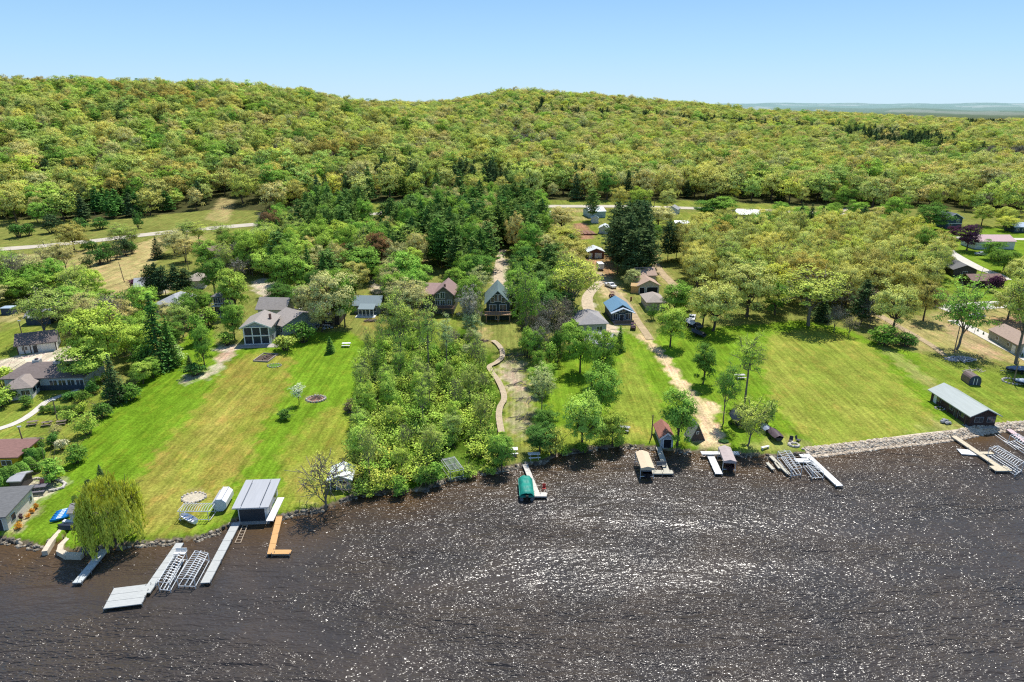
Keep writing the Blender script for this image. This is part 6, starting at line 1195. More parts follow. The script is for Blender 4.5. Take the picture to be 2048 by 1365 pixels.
# covered boats on the water
def pontoon(label, px, py, rz, L, W, covm, cov='boat', z=.25, name='covered_boat'):
    p = at(px, py, 0); t = thing(name, label, 'boat', (p.x, p.y, 0), R(rz)); al = M('pontoon_metal', (.25, .26, .28), .4, .1, metal=.4)
    for s_ in (-1, 1): MB().tube((s_ * W * .36, -L / 2, z), (s_ * W * .36, L / 2, z), .3, n=9).build('pontoon', al, t)
    MB().box((0, 0, z + .42), (W, L, .14)).build('deck', al, t); MB().box((0, -L / 2 - .25, z + .5), (.45, .5, .9)).build('outboard_motor', M('motor_black', (.02, .02, .02), .4), t)
    c = MB(); n = 9; m = 14; vs = []
    for j in range(m + 1):
        y = -L / 2 + L * j / m
        for i in range(n + 1):
            x = -W / 2 + W * i / n; e = min(1, (1 - abs(2 * j / m - 1)) * 6 + .35); k = (1 - abs(2 * i / n - 1) ** 4); sag = .10 * math.cos(j * math.pi / 2.33) ; vs.append((x * 1.05, y * 1.03, z + .62 + (1.05 * k * e ** .6 + sag * k) * (.92 + .08 * math.sin(i * 2.1 + j))))
    fs = [(j * (n + 1) + i, j * (n + 1) + i + 1, (j + 1) * (n + 1) + i + 1, (j + 1) * (n + 1) + i) for j in range(m) for i in range(n)]; c.add(vs, fs).build('cover', covm, t, smooth=True)
    sk_ = MB(); sk_.box((0, 0, z + .62), (W * 1.04, L * 1.02, .34)).build('cover_skirt', covm, t); return t
pontoon('pontoon boat under a teal-green cover at the narrow white dock', 1052, 985, 2, 5.4, 2.35, M('teal_cover', (.015, .26, .20), .55, .25, 1.2, bump=.4))
def canopy(label, px, py, rz, L, W, H, mat, boat=True):
    p = at(px, py, 0); t = thing('canopy_lift', label, 'boat lift', (p.x, p.y, 0), R(rz)); w2 = W / 2
    MB().add([(-w2, -L / 2, H), (0, -L / 2, H + .3), (w2, -L / 2, H), (-w2, L / 2, H), (0, L / 2 + .25, H + .3), (w2, L / 2, H), (-w2 - .02, -L / 2 - .02, H - .4), (w2 + .02, -L / 2 - .02, H - .4), (-w2 - .02, L / 2, H - .4), (w2 + .02, L / 2, H - .4)],
             [(0, 1, 4, 3), (1, 2, 5, 4), (0, 6, 7, 2, 1), (0, 3, 8, 6), (2, 7, 9, 5), (3, 4, 5, 9, 8)]).build('canopy', mat, t)
    for x in (-w2, w2):
        for y in (-L / 2 + .3, L / 2 - .3): MB().tube((x, y, -1), (x, y, H), .06, n=5).build('leg', ALU, t)
    f = MB()
    for y in (-L / 2 + .3, L / 2 - .3): f.tube((-w2, y, .5), (w2, y, .5), .07, n=5)
    f.build('cross_beam', ALU, t); return t
p = at(1287, 942, 0); canopy('lift with a tan canopy over a dark boat, left of the U-shaped dock', 1288, 943, 0, 5.9, 2.35, 2.3, M('tan_canvas', (.66, .52, .36), .8, .08, 1.5, bump=.2))
p2 = at(1289, 944, 0); t = thing('pontoon_boat', 'dark pontoon boat hanging under the tan canopy', 'boat', (p2.x, p2.y, .1), R(0)); hull(MB(), 5.6, 2.0, .8, .3).build('hull', M('hull_navy', (.03, .035, .05), .4), t); MB().box((0, 0, 1.05), (1.7, 3.6, .2)).build('seats', M('seat_grey', (.3, .3, .32), .7), t); MB().box((0, -3.0, .7), (.4, .5, 1.0)).build('outboard_motor', M('motor_black', (.02, .02, .02), .4), t)
canopy('lift with a mauve-grey canopy right of the straight white dock', 1452, 931, -6, 5.4, 2.2, 2.3, M('mauve_canvas', (.46, .38, .36), .8, .15, 1.5, bump=.2))
p2 = at(1454, 933, 0); t = thing('pontoon_boat', 'dark runabout hanging under the mauve-grey canopy', 'boat', (p2.x, p2.y, .1), R(-6)); hull(MB(), 5.0, 1.9, .8, .3).build('hull', M('hull_maroon', (.07, .03, .035), .4), t); MB().box((0, -.2, 1.05), (1.4, .1, .5)).build('windscreen', GLASS, t); MB().box((0, -2.7, .7), (.4, .5, 1.0)).build('outboard_motor', M('motor_black', (.02, .02, .02), .4), t)
p = at(1323, 934, .6); t = thing('dock_bench', 'grey bench in the opening of the U-shaped dock', 'bench', (p.x, p.y, .55), R(6)); gm2 = M('grey_bench', (.2, .2, .2), .7); MB().box((0, 0, .42), (1.8, .45, .06)).build('seat', gm2, t); MB().box((0, .25, .75), (1.8, .06, .55)).build('backrest', gm2, t)
for x in (-.8, .8): MB().box((x, 0, .2), (.08, .4, .4)).build('leg', gm2, t)
# covered boat on trailer etc.
def tarp_boat(label, px, py, rz, L, W, H, mat, name='covered_boat'):
    p = at(px, py); t = thing(name, label, 'boat', p, R(rz)); mb = hull(MB(), L, W, H * .55, .45); mb.build('hull', M('hull_navy', (.03, .035, .05), .4), t); vs = []; n = 11; m = 8
    for j in range(n + 1):
        f = j / n; y = -L / 2 + L * f; wv = W / 2 * 1.06 * (min(1, (.8 + f)) * (1 - max(0, f - .45) ** 2 / .3025) ** .5 if f < .99 else .03)
        for i in range(m + 1):
            s_ = i / m * 2 - 1; vs.append((wv * s_, y, .45 + H * .5 + H * .55 * (1 - abs(s_) ** 1.6) * (math.sin(math.pi * min(.9, .25 + f * .6))) + .04 * math.sin(j * 3 + i * 2)))
    MB().add(vs, [(j * (m + 1) + i, j * (m + 1) + i + 1, (j + 1) * (m + 1) + i + 1, (j + 1) * (m + 1) + i) for j in range(n) for i in range(m)]).build('cover', mat, t, smooth=True)
    for s_ in (-1, 1): MB().tube((s_ * W * .45, -.4, .3), (s_ * W * .45 + .01 * s_ + .12 * s_, -.4, .3), .3, n=10).build('wheel', M('tyre', (.02, .02, .02), .9), t)
    MB().box((0, L * .45, .3), (.1, L * .5, .1)).build('trailer_tongue', POST, t); return t
tarp_boat('large boat under a black tarpaulin on the lawn behind the slim two-stemmed tree', 1474, 848, 4, 5.4, 3.0, 2.4, M('black_tarp', (.03, .037, .045), .35, .3, 1.5, bump=.5))
tarp_boat('boat under a grey-blue cover beside the tallest multi-stemmed tree', 2035, 746, 80, 5.6, 2.2, 1.3, M('greyblue_tarp', (.22, .26, .33), .5, .2, 1.5))
tarp_boat('small boat under a pale blue cover at the right edge', 2044, 771, 70, 3.4, 1.9, 1.2, M('paleblue_tarp', (.42, .50, .60), .5, .2, 1.5))
tarp_boat('maroon covered boat on a trailer by the white lifts', 1548, 876, 4, 4.4, 2.1, 1.2, M('maroon_tarp', (.09, .06, .07), .6, .25, 1.5))
tarp_boat('grey boat parked left of the maroon covered boat', 1530, 862, 0, 3.6, 1.7, .9, M('greyblue_tarp', (.22, .26, .33), .5, .2, 1.5))
tarp_boat('white covered boat leftmost under the oak over the parked vehicles', 1381, 652, 14, 5.5, 2.2, 1.4, M('white_tarp', (.55, .56, .6), .5, .2, 1.5))
tarp_boat('dark covered boat nearest the lawn under the oak over the parked vehicles', 1395, 672, 25, 5.5, 2.2, 1.3, M('black_tarp', (.03, .037, .045), .35, .3, 1.5, bump=.5))

# ------------------------------------------------------------------ vehicles
TYRE = M('tyre', (.02, .02, .02), .9)
def car(label, px, py, rz, paint, kind='car', L=4.6, name='parked_car', cat='car', group=None):
    p = at(px, py); t = thing(name, label, cat, p, R(rz), group); pm = M('paint_' + paint[0], paint[1], .3, .03, 1, spec=.6)
    W = 1.85; prof = [(-L / 2, .35), (L / 2, .35), (L / 2, .75), (L / 2 - .15, .88), (L * .22, .98), (L * .10, 1.42), (-L * .22, 1.46), (-L * .38, 1.02), (-L / 2, .95)]
    if kind == 'pickup': prof = [(-L / 2, .45), (L / 2, .45), (L / 2, .9), (L / 2 - .1, 1.05), (L * .22, 1.12), (L * .13, 1.68), (-L * .10, 1.7), (-L * .14, 1.12), (-L / 2, 1.12)]
    b = MB().prism([(y, z) for y, z in prof], -W / 2, W / 2); b.v = [(y, x, z) for x, y, z in b.v]; b.f = [f[::-1] for f in b.f]; b.build('body', pm, t, bevel=.05)
    z0, z1 = (1.05, 1.40) if kind == 'car' else (1.16, 1.62)
    MB().box((0, -L * .05, (z0 + z1) / 2), (W + .03, L * (.30 if kind == 'car' else .17), z1 - z0 - .06)).build('side_windows', GLASS, t)
    ws = MB(); ya, yb = (L * .21, L * .11) if kind == 'car' else (L * .215, L * .14); ws.add([(-.75, ya + .03, z0 - .02), (.75, ya + .03, z0 - .02), (.68, yb + .03, z1 - .02), (-.68, yb + .03, z1 - .02)], [(0, 1, 2, 3)]).build('windscreen', GLASS, t)
    for x in (-W / 2, W / 2):
        for y in (-L * .31, L * .31): w_ = MB().tube((x - .1, y, .34), (x + .1, y, .34), .34, n=12).build('wheel', TYRE, t); MB().tube((x - .115, y, .34), (x + .115, y, .34), .18, n=8).build('rim', ALU, w_)
    for x in (-.65, .65): MB().box((x, L / 2, .72), (.3, .06, .16)).build('headlight', TRIMW, t)
    return t
car('white pickup truck on the gravel drive above the blue-roofed cottage', 1221, 575, 205, ('white', (.78, .78, .78)), 'pickup', 5.4, 'pickup_truck', 'pickup truck')
car('white car with dark windows parked on the grass right of the tall open green tree', 1952, 636, 98, ('white', (.78, .78, .78)), 'car', 4.8)
car('silver car parked beside the pink-roofed pole barn', 1961, 511, 85, ('silver', (.5, .52, .55)), 'car', 4.4)
car('black car parked below the silver car by the pale driveway', 1712, 468, 95, ('black', (.03, .03, .035)), 'car', 4.4) if False else None
car('white van parked at the top of the row under the oak over the parked vehicles', 1384, 640, 160, ('white', (.78, .78, .78)), 'car', 4.8, 'parked_van', 'van')
car('dark grey car parked in the middle under the oak over the parked vehicles', 1391, 655, 20, ('darkgrey', (.06, .06, .07)), 'car', 4.6)
def atv(label, px, py, rz, c):
    p = at(px, py); t = thing('utility_vehicle', label, 'utility vehicle', p, R(rz)); bm = M('atv_' + c[0], c[1], .4)
    MB().box((0, .6, .75), (1.3, 1.0, .4)).box((0, -.8, .8), (1.35, .9, .45)).build('body', bm, t, bevel=.05); MB().box((0, -.1, .72), (1.2, .6, .3)).build('seat', FRAMED, t); r = MB()
    for x in (-.6, .6):
        for y in (-.35, .4): r.tube((x, y, .8), (x * .9, y, 1.75), .04, n=5)
    r.build('roll_cage', FRAMED, t); MB().box((0, 0, 1.8), (1.3, 1.1, .06)).build('canopy', bm, t)
    for x in (-.65, .65):
        for y in (-.85, .85): MB().tube((x - .12, y, .33), (x + .12, y, .33), .33, n=10).build('wheel', TYRE, t)
atv('dark red utility vehicle behind the blue-roofed cottage', 1224, 595, 10, ('darkred', (.12, .03, .035)))
atv('dark utility vehicle on the lawn in front of the blue-roofed cottage', 1266, 659, -12, ('maroon', (.10, .04, .05)))
p = at(1200, 539); t = thing('cargo_trailer', 'boxy white trailer on the brown yard below the brick garage', 'trailer', p, R(6)); MB().box((0, 0, 1.5), (2.2, 4.2, 2.1)).build('box', TRIMW, t, bevel=.06); MB().box((0, 2.8, .5), (.12, 1.6, .12)).build('tongue', POST, t)
for x in (-1.05, 1.05): MB().tube((x - .1, 0, .36), (x + .1, 0, .36), .36, n=10).build('wheel', TYRE, t)
p = at(1228, 519); t = thing('dirt_heap', 'small reddish heap beside the brick garage', 'heap', p); MB().blob((0, 0, .2), (2.0, 1.4, .9), 4, .25, seg=12, rings=6).build('mound', M('red_soil', (.38, .16, .08), .95, .3, 2), t)

# ------------------------------------------------------------------ yard things
STONE = M('field_stone', (.40, .36, .31), .9, .35, 1.2, bump=.5); LOG = M('split_log', (.36, .27, .19), .9, .3, 3); DLOG = M('old_log', (.20, .15, .12), .9, .3, 3)
def stone_ring(label, px, py, rx, ry, n, name='fire_ring', mat=STONE, fillm=None, cat='fire ring', s=.28):
    p = at(px, py); t = thing(name, label, cat, p)
    for i in range(n):
        a = 2 * math.pi * i / n; k = random.uniform(.8, 1.25) * s; MB().blob((rx * math.cos(a), ry * math.sin(a), k * .4), (k, k, k * .8), i, .2, seg=6, rings=4).build('stone', mat, t)
    if fillm: MB().tube((0, 0, -.3), (0, 0, .07), rx * .92, n=14).build('bed', fillm, t)
    return t
stone_ring('oval ring of stones on the left lawn below the planter', 549, 732, 1.6, 1.3, 16, s=.2, fillm=M('ring_grass', (.10, .2, .02), .95, .3, 2))
t = stone_ring('stone-edged bed of dry brush on the left lawn right of the blossoming tree', 632, 799, 2.0, 1.7, 20, 'flower_bed', fillm=M('dry_mulch', (.30, .18, .13), .95, .35, 2), cat='flower bed')
for i in range(18): a = random.uniform(0, 6.28); b = random.uniform(0, 6.28); MB().tube((1.3 * math.cos(a), 1.1 * math.sin(a), .12), (.9 * math.cos(b), .8 * math.sin(b), .5), .05, n=4).build('branch', DLOG, t)
t = stone_ring('pale stone circle on the left lawn above the stored lift frame', 388, 996, 1.9, 1.5, 18, 'flower_bed', M('pale_stone', (.55, .50, .44), .9, .25, 2), M('pale_gravel', (.50, .44, .33), .95, .3, 3), 'flower bed', .22)
stone_ring('pale stone fire ring on the lawn beside the seawall end', 1588, 891, .9, .8, 12, s=.3, mat=M('pale_stone', (.55, .50, .44), .9, .25, 2))
stone_ring('stone fire ring on the gravel pad left of the long log boathouse', 1880, 818, .9, .8, 12, s=.2)
stone_ring('stone ring under the tallest multi-stemmed tree', 2026, 764, 2.2, 1.8, 18, s=.3, mat=M('pale_stone', (.55, .50, .44), .9, .25, 2))
def pile(label, px, py, rx, ry, n, mat, name, cat, L=1.6, r=.12, log=True, hgt_=.6):
    p = at(px, py); t = thing(name, label, cat, p); rn = random.Random(px)
    for i in range(n):
        a = rn.uniform(0, 6.28); q = rn.random() ** .5; x, y = rx * q * math.cos(a), ry * q * math.sin(a); z = hgt_ * (1 - q) * rn.random() + r
        if log: th = rn.gauss(.5, .6); MB().tube((x - L / 2 * math.cos(th), y - L / 2 * math.sin(th), z), (x + L / 2 * math.cos(th), y + L / 2 * math.sin(th), z + rn.uniform(-.1, .2)), r * rn.uniform(.7, 1.3), n=6).build('log', mat, t)
        else: k = rn.uniform(.7, 1.5) * r; MB().blob((x, y, z), (k, k, k * .7), i, .25, seg=6, rings=4).build('rock', mat, t)
    return t
pile('pile of pale split logs under the tall open green tree', 1920, 720, 3.4, 1.7, 60, M('pale_log', (.50, .46, .44), .85, .35, 4), 'log_pile', 'log pile', 1.8, .14)
pile('stacked firewood and tools on the old garden frame by the cottage', 742, 643, 2.0, 1.2, 24, DLOG, 'log_pile', 'log pile', 1.2, .12)
pile('dark brush pile on the bank of the thicket', 713, 822, 1.9, 1.6, 30, M('grey_brush', (.20, .17, .15), .95, .3, 5), 'brush_pile', 'brush pile', 2.0, .06)
pile('heap of dark stones beside the long log boathouse', 1891, 846, .9, .7, 14, M('grey_rock', (.32, .32, .33), .9, .4, 3), 'rock_pile', 'rock pile', r=.3, log=False)
pile('rock garden on the slope under the broad ochre oak', 627, 657, 5.5, 2.2, 46, M('grey_rock', (.32, .32, .33), .9, .4, 3), 'rock_garden', 'rock garden', r=.38, log=False, hgt_=.5)
pile('brown branches fallen beside the chalet lawn', 962, 684, 1.6, 1.0, 16, DLOG, 'brush_pile', 'brush pile', 2.2, .08)
pile('pale boards and rubble left on the bank at the right', 1945, 742, 3.0, 1.0, 12, M('pale_plank', (.5, .45, .34), .9, .2, 4), 'board_pile', 'board pile', 2.6, .06, hgt_=.1)
# planter frame below porch house
p = at(524, 722); t = thing('garden_planter', 'rectangular wooden garden bed on the lawn below the white porch house', 'planter', p, R(-8)); pw = M('silver_wood', (.38, .32, .27), .9, .25, 3)
for x in (-1.9, 1.9): MB().box((x, 2.0, .15), (.2, 5.4, .35)).build('side_board', pw, t)
for y in (-.7, 4.7): MB().box((0, y, .15), (4.0, .2, .35)).build('end_board', pw, t)
for i in range(7): MB().tube((random.uniform(-1.5, 1.5), random.uniform(-.2, 4.3), .25), (random.uniform(-1.5, 1.5), random.uniform(-.2, 4.3), .5), .09, n=5).build('log', DLOG, t)
MB().box((0, 2, .02), (3.7, 5.2, .12)).build('soil', M('planter_soil', (.10, .07, .05), .95, .3, 3), t)
# garden beds near road
p = at(1162, 468); t = thing('vegetable_garden', 'brown tilled vegetable garden with rows above the brick garage', 'garden', p, R(6)); 
for i in range(7): MB().box((-6 + i * 2.0, 4, .12 + .02 * (i % 2)), (1.5, 14, .3)).build('soil_row', M('tilled_soil', (.24, .13, .09), .95, .3, 1.5), t)
MB().box((0, -3.4, .25), (14.5, .3, .6)).build('edge_board', M('edge_timber', (.2, .09, .07), .9), t)
# tables, loungers, barrels
def table(label, px, py, rz, name='picnic_table', mat=None, s=1.0, group=None):
    m_ = mat or M('picnic_wood', (.22, .17, .13), .85, .2, 4); p = at(px, py); t = thing(name, label, 'picnic table', p, R(rz), group); t.scale = (s, s, s); MB().box((0, 0, .74), (1.8, .8, .06)).build('tabletop', m_, t)
    for y in (-.75, .75): MB().box((0, y, .42), (1.8, .28, .05)).build('bench', m_, t)
    for x in (-.6, .6): MB().tube((x, -.75, .0), (x, .3, .72), .05, n=4).tube((x, .75, 0), (x, -.3, .72), .05, n=4).build('leg_frame', m_, t)
for i, (x, y) in enumerate([(66, 850), (95, 851), (124, 849)]): table('dark picnic table in the row on the grass below the curved path', x, y, 20, group='picnic tables on the grass below the curved path')
for i, (x, y) in enumerate([(8, 893), (36, 892), (66, 890)]): table('dark picnic table behind the maroon flat roof', x, y, 4, s=1.6, group='picnic tables behind the maroon flat roof')
table('grey picnic table on the patio of the white lakeside house', 78, 984, 12, s=1.5, mat=M('slate_wood', (.16, .15, .17), .8)); table('white picnic table on the small beach left of the tall yellow-green bush', 1068, 916, 6, s=1.2, mat=TRIMW)
table('white picnic table on the small beach beside the bright shore tree', 1022, 908, 4, s=1.4, mat=TRIMW); table('grey table on the lawn left of the red-roofed boathouse', 1248, 862, -20, s=1.2, mat=M('grey_table', (.42, .42, .45), .8)); table('pale picnic table on the lawn behind the slim trees', 1480, 757, 5, s=1.2, mat=M('pale_table', (.5, .48, .46), .8))
table('white table at the thicket edge behind the white-roofed boathouse', 709, 898, 8, s=.9, mat=TRIMW); table('white garden table at the right end of the left lawn', 693, 693, 4, s=1.2, mat=TRIMW)
def lounge(label, px, py, rz, mat, group=None):
    p = at(px, py); t = thing('lounge_chair', label, 'chair', p, R(rz), group); MB().box((0, 0, .32), (.7, .7, .06)).build('seat', mat, t); b_ = MB().box((0, 0, .35), (.7, .06, .8)).build('backrest', mat, t); b_.location = (0, .35, .3); b_.rotation_euler = (R(-18), 0, 0)
    for x in (-.3, .3):
        for y in (-.3, .3): MB().box((x, y, .15), (.07, .07, .3)).build('leg', mat, t)
blk = M('chair_dark', (.05, .05, .06), .7)
lounge('dark chair left of the pale fire ring by the seawall', 1581, 884, -30, blk); lounge('dark chair right of the pale fire ring by the seawall', 1596, 883, 40, blk)
lounge('dark lounge chair in front of the white table on the small beach', 1026, 915, 30, blk); lounge('dark chair beside the grey table left of the red-roofed boathouse', 1251, 866, 10, blk)
lounge('grey bench chair on the patio left of the grey picnic table', 62, 988, 10, M('slate_wood', (.16, .15, .17), .8)); lounge('red chair on the stone patio above the grey picnic table', 82, 972, 0, M('faded_red', (.55, .20, .16), .7))
p = at(1262, 602); o = MB().tube((0, 0, 0), (0, 0, 1.3), .28, .28, 12).build('burn_barrel', M('rusty_iron', (.22, .09, .05), .9, .3, 6), None, p); tag(o, 'upright rusty barrel on the track between the cottage and the garage', 'barrel')
p = at(1447, 884); o = MB().blob((0, 0, .15), (1.0, .8, .3), 3, .1, seg=12, rings=6).build('sunken_planter', M('dark_planter', (.05, .13, .03), .9, .3, 3), None, p); tag(o, 'dark green round mound on the lawn left of the leaning shore tree', 'flower bed')
p = at(1530, 898); t = thing('shore_bench', 'white bench on the bare bank above the narrow weathered dock', 'bench', p, R(24)); MB().box((0, 0, .45), (1.8, .5, .07)).build('seat', WHD, t)
for x in (-.7, .7): MB().box((x, 0, .2), (.1, .45, .42)).build('leg', WHD, t)
# boardwalk
bw = BWPX
me, Q = ribbon_mesh('boardwalk', [at(*p) for p in bw], 1.3, M('boardwalk_planks', (.50, .40, .27), .85, .25, 2.5), .45, across=1, step=.5)
me.materials.clear(); b = MB(); b.v = [tuple(v.co) for v in me.vertices]; nQ = len(b.v)
bwt = thing('boardwalk', 'winding raised wooden boardwalk from the chalet to the small beach', 'boardwalk', (Q[0].x, Q[0].y, 0)); base = Vector((Q[0].x, Q[0].y, 0)); pl = MB(); rl = MB()
for i in range(len(Q) - 1):
    a, c = Vector(b.v[2 * i]), Vector(b.v[2 * i + 1]); a2, c2 = Vector(b.v[2 * i + 2]), Vector(b.v[2 * i + 3]); a2 = a.lerp(a2, .9); c2 = c.lerp(c2, .9); dn = Vector((0, 0, .08))
    P = [v - base for v in (a, a2, c2, c)]; pl.add([v - dn for v in P] + P, [(3, 2, 1, 0), (4, 5, 6, 7), (0, 1, 5, 4), (1, 2, 6, 5), (2, 3, 7, 6), (3, 0, 4, 7)])
    if i % 5 == 0:
        for v in (P[0], P[3]): MB().box((v.x, v.y, v.z - .45), (.12, .12, .7)).build('post', POST, bwt)
pl.build('planks', M('boardwalk_planks', (.50, .40, .27), .85, .25, 2.5), bwt)
# utility poles
def pole(label, px, py, hpx, lamp=False, arm=True, tilt=0):
    p = at(px, py); h = hpx * mpp(p) * 1.08; t = thing('utility_pole', label, 'pole', p); t.rotation_euler = (0, R(tilt), 0); wm_ = M('pole_wood', (.26, .19, .13), .9, .2, 4)
    MB().tube((0, 0, -.5), (0, 0, h), .15, .10, 8).build('shaft', wm_, t)
    if arm: MB().box((0, 0, h - .6), (2.0, .12, .12)).build('crossarm', wm_, t)
    if lamp: MB().box((.3, -.2, h - .1), (.7, .3, .2)).build('lamp', ALU, t)
pole('leaning wooden utility pole standing in the dry field', 249, 565, 38, tilt=-6, arm=False); pole('grey utility pole in the dark hedge beside the dry field', 241, 518, 42, tilt=-4)
pole('floodlight pole behind the half-timbered garage', 47, 682, 40, True, False); pole('light pole at the end of the low hedge by the curved path', 115, 840, 42, True, False); pole('pole standing behind the picnic tables of the maroon-roofed house', 49, 893, 42, True, False, -3)
pole('roadside utility pole right of the yellow-green tree', 1308, 420, 20); pole('thin flagpole left of the red-roofed boathouse', 1303, 874, 44, False, False); pole('thin grey pole beside the tallest multi-stemmed tree', 2026, 768, 46, False, False); pole('utility pole among the bare trees by the long ranch house', 377, 540, 46)
pole('white birch-like post in front of the tall open green tree', 1908, 706, 52, False, False)
# roadside rail fence
for row, (yy, ) in enumerate([(472,), (478,)]):
    a = at(434, yy + 1); b = at(512, yy - 1); t = thing('rail_fence', ['upper', 'lower'][row] + ' dark rail fence on the grass above the long ranch house', 'fence', a); n = 9; rr = MB()
    for k in range(n):
        q = a.lerp(b, k / (n - 1)) - a; MB().box((q.x, q.y, .6), (.18, .18, 1.5)).build('post', DLOG, t)
    for z in (.5, 1.0): rr.tube(Vector((0, 0, z)), b - a + Vector((0, 0, z)), .07, n=4)
    rr.build('rails', DLOG, t)
# stone edging wall of the patio
pts = [(58, 962), (75, 958), (100, 959), (122, 963), (131, 969), (126, 977), (112, 981), (98, 984)]
P = [at(*q) for q in pts]; t = thing('stone_edging', 'curved pale stone edging around the patio by the clipped evergreens', 'edging', P[0]); k = 0
for i in range(len(P) - 1):
    for j in range(5): q = P[i].lerp(P[i + 1], j / 5) - P[0]; k += 1; MB().blob((q.x, q.y, .12), (.3, .28, .22), k, .2, seg=6, rings=4).build('stone', M('pale_stone', (.55, .50, .44), .9, .25, 2), t)
# ------------------------------------------------------------------ rocks along the shore
def rocks(name, label, rngs, mat, n, wid, size, zb=.1, off=0.0):
    V = []; F = []; rn = np.random.default_rng(len(name) + n); k0 = 0; tmp = MB(); tmp.blob((0, 0, 0), (1, 1, 1), 1, .25, seg=6, rings=4); bv = np.array(tmp.v); tri = [f for f in tmp.f]; 
    VV = []; FF = []
    for (x0, x1) in rngs:
        m = int(n * (x1 - x0) / 100)
        for _ in range(m):
            px_ = rn.uniform(x0, x1); w_ = px_plane(px_, float(np.interp(px_, [s[0] for s in SPX], [s[1] for s in SPX])), 0); X = w_[0] + rn.normal(0, .3); d = rn.uniform(0, wid) + off; Y = float(shore_y(X)) - .4 + d
            if off == 0 and math.sin(px_ / 9.0) + math.sin(px_ / 23.0 + 1) + rn.normal(0, .5) < -.35: continue
            s_ = size * rn.uniform(.4, 1.7); a = rn.uniform(0, 6.28); v = bv * (s_ * rn.uniform(.8, 1.3, 3)) * (1, 1, .7) * rn.uniform(.85, 1.15, (len(bv), 1)); c, s2 = math.cos(a), math.sin(a)
            v = np.stack([v[:, 0] * c - v[:, 1] * s2, v[:, 0] * s2 + v[:, 1] * c, v[:, 2]], -1) + (X, Y, max(h1(X, Y), -.05) + zb * s_); b0 = len(VV) * len(bv); VV.append(v); FF += [tuple(b0 + i for i in f) for f in tri]
    me = bpy.data.meshes.new(name); me.from_pydata([tuple(v) for v in np.concatenate(VV)], [], FF); me.materials.append(mat); me.update(); o = link(name, me); tag(o, label, 'rocks', None, 'stuff')
def rockmat(name, cols):
    m, nt, o = new_mat(name); g = N(nt, 'ShaderNodeNewGeometry'); cr = N(nt, 'ShaderNodeValToRGB'); cr.color_ramp.elements[0].color = rgba(cols[0]); cr.color_ramp.elements[1].color = rgba(cols[1]); e = cr.color_ramp.elements.new(.5); e.color = rgba(cols[2])
    nt.links.new(g.outputs['Random Per Island'], cr.inputs[0]); d = N(nt, 'ShaderNodeBsdfPrincipled', i_Roughness=.9); no = N(nt, 'ShaderNodeTexNoise', i_Scale=5.0); bp = N(nt, 'ShaderNodeBump', i_Strength=.6, i_Distance=.1); nt.links.new(no.outputs[0], bp.inputs['Height']); nt.links.new(bp.outputs[0], d.inputs['Normal'])
    nt.links.new(cr.outputs[0], d.inputs['Base Color']); nt.links.new(d.outputs[0], o.inputs[0]); return m
SPX = [s for s in SHORE_PX if not (94 < s[0] < 150 and s[1] < 1095)]; SPX.sort()
rm1 = rockmat('shore_rocks', [(.07, .06, .05), (.42, .36, .27), (.17, .145, .11)]); rm2 = rockmat('riprap_rocks', [(.34, .26, .18), (.72, .62, .48), (.58, .48, .36)])
rocks('shore_rocks', 'rounded dark and pale rocks edging the left and middle shore', [(-80, 92), (160, 470), (555, 720), (850, 1120), (1240, 1310), (1480, 1620)], rm1, 110, .95, .24)
rocks('riprap', 'band of tan riprap stone below the seawall path on the right', [(1618, 2030), (2030, 2120)], rm2, 900, 2.6, .20, off=-.3)
rocks('marsh_bank_rocks', 'dark stones under the shrubs of the marsh shore', [(720, 860), (1120, 1240), (1350, 1480)], rm1, 60, .8, .22)

for i, (x, y) in enumerate([(1040, 742), (1034, 768), (1052, 800), (1046, 836), (1030, 712), (1060, 858)]):
    pile('tangle of dead grey branches lying on the dry reed bed beside the boardwalk', x, y, 1.8, 1.2, 9, M('grey_brush', (.20, .17, .15), .95, .3, 5), 'brush_pile', 'brush pile', 3.0, .05, hgt_=.5)['group'] = 'dead branches on the dry reed bed'
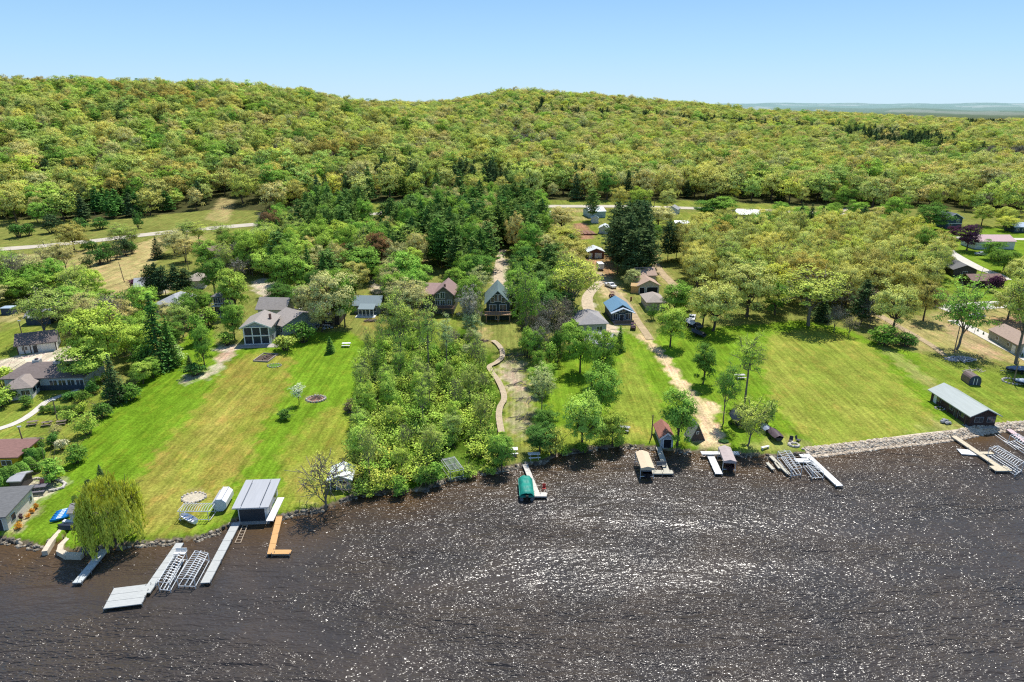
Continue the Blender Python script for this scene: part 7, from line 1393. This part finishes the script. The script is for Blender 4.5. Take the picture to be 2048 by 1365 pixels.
# ------------------------------------------------------------------ light and render
SUN_EL, SUN_AZ = R(60), R(20)          # azimuth from +Y towards +X
w = bpy.data.worlds.new('World'); scene.world = w; w.use_nodes = True; nt = w.node_tree; nt.nodes.clear()
o = nt.nodes.new('ShaderNodeOutputWorld'); bg = nt.nodes.new('ShaderNodeBackground'); sk = nt.nodes.new('ShaderNodeTexSky'); sk.sky_type = 'NISHITA'; sk.sun_disc = False
sk.sun_elevation = SUN_EL; sk.sun_rotation = SUN_AZ; sk.air_density = 1.0; sk.dust_density = .4; sk.ozone_density = 1.6; sk.altitude = 200
bg.inputs[1].default_value = .115; nt.links.new(sk.outputs[0], bg.inputs[0])
tc = nt.nodes.new('ShaderNodeTexCoord'); sx = nt.nodes.new('ShaderNodeSeparateXYZ'); nt.links.new(tc.outputs['Generated'], sx.inputs[0]); rp = nt.nodes.new('ShaderNodeValToRGB'); nt.links.new(sx.outputs[2], rp.inputs[0])
el = rp.color_ramp.elements; el[0].position = 0.0; el[0].color = (.52, .76, .95, 1); el[1].position = 1.0; el[1].color = (.09, .17, .36, 1); q = el.new(.07); q.color = (.38, .66, .94, 1); q = el.new(.16); q.color = (.24, .50, .88, 1); q = el.new(.4); q.color = (.14, .28, .55, 1)
b2 = nt.nodes.new('ShaderNodeBackground'); nt.links.new(rp.outputs[0], b2.inputs[0]); b2.inputs[1].default_value = 1.12; ms = nt.nodes.new('ShaderNodeMixShader'); ms.inputs[0].default_value = .85
nt.links.new(bg.outputs[0], ms.inputs[1]); nt.links.new(b2.outputs[0], ms.inputs[2]); nt.links.new(ms.outputs[0], o.inputs[0])
ld = bpy.data.lights.new('sun', 'SUN'); ld.energy = 5.6; ld.angle = R(.53); ld.color = (1, .96, .89); lo = bpy.data.objects.new('sun', ld); COL.objects.link(lo)
d = Vector((math.sin(SUN_AZ) * math.cos(SUN_EL), math.cos(SUN_AZ) * math.cos(SUN_EL), math.sin(SUN_EL))); lo.rotation_euler = d.to_track_quat('Z', 'Y').to_euler(); lo.location = (60, 100, 300)
scene.view_settings.view_transform = 'Standard'; scene.view_settings.look = 'None'; scene.view_settings.exposure = 0; scene.view_settings.gamma = 1
scene.render.engine = 'CYCLES'; cy = scene.cycles; cy.max_bounces = 5; cy.diffuse_bounces = 2; cy.glossy_bounces = 2; cy.transmission_bounces = 3; cy.sample_clamp_indirect = 4
cy.use_denoising = False; cy.pixel_filter_type = 'BLACKMAN_HARRIS'; cy.filter_width = 1.2
scene.render.use_persistent_data = False
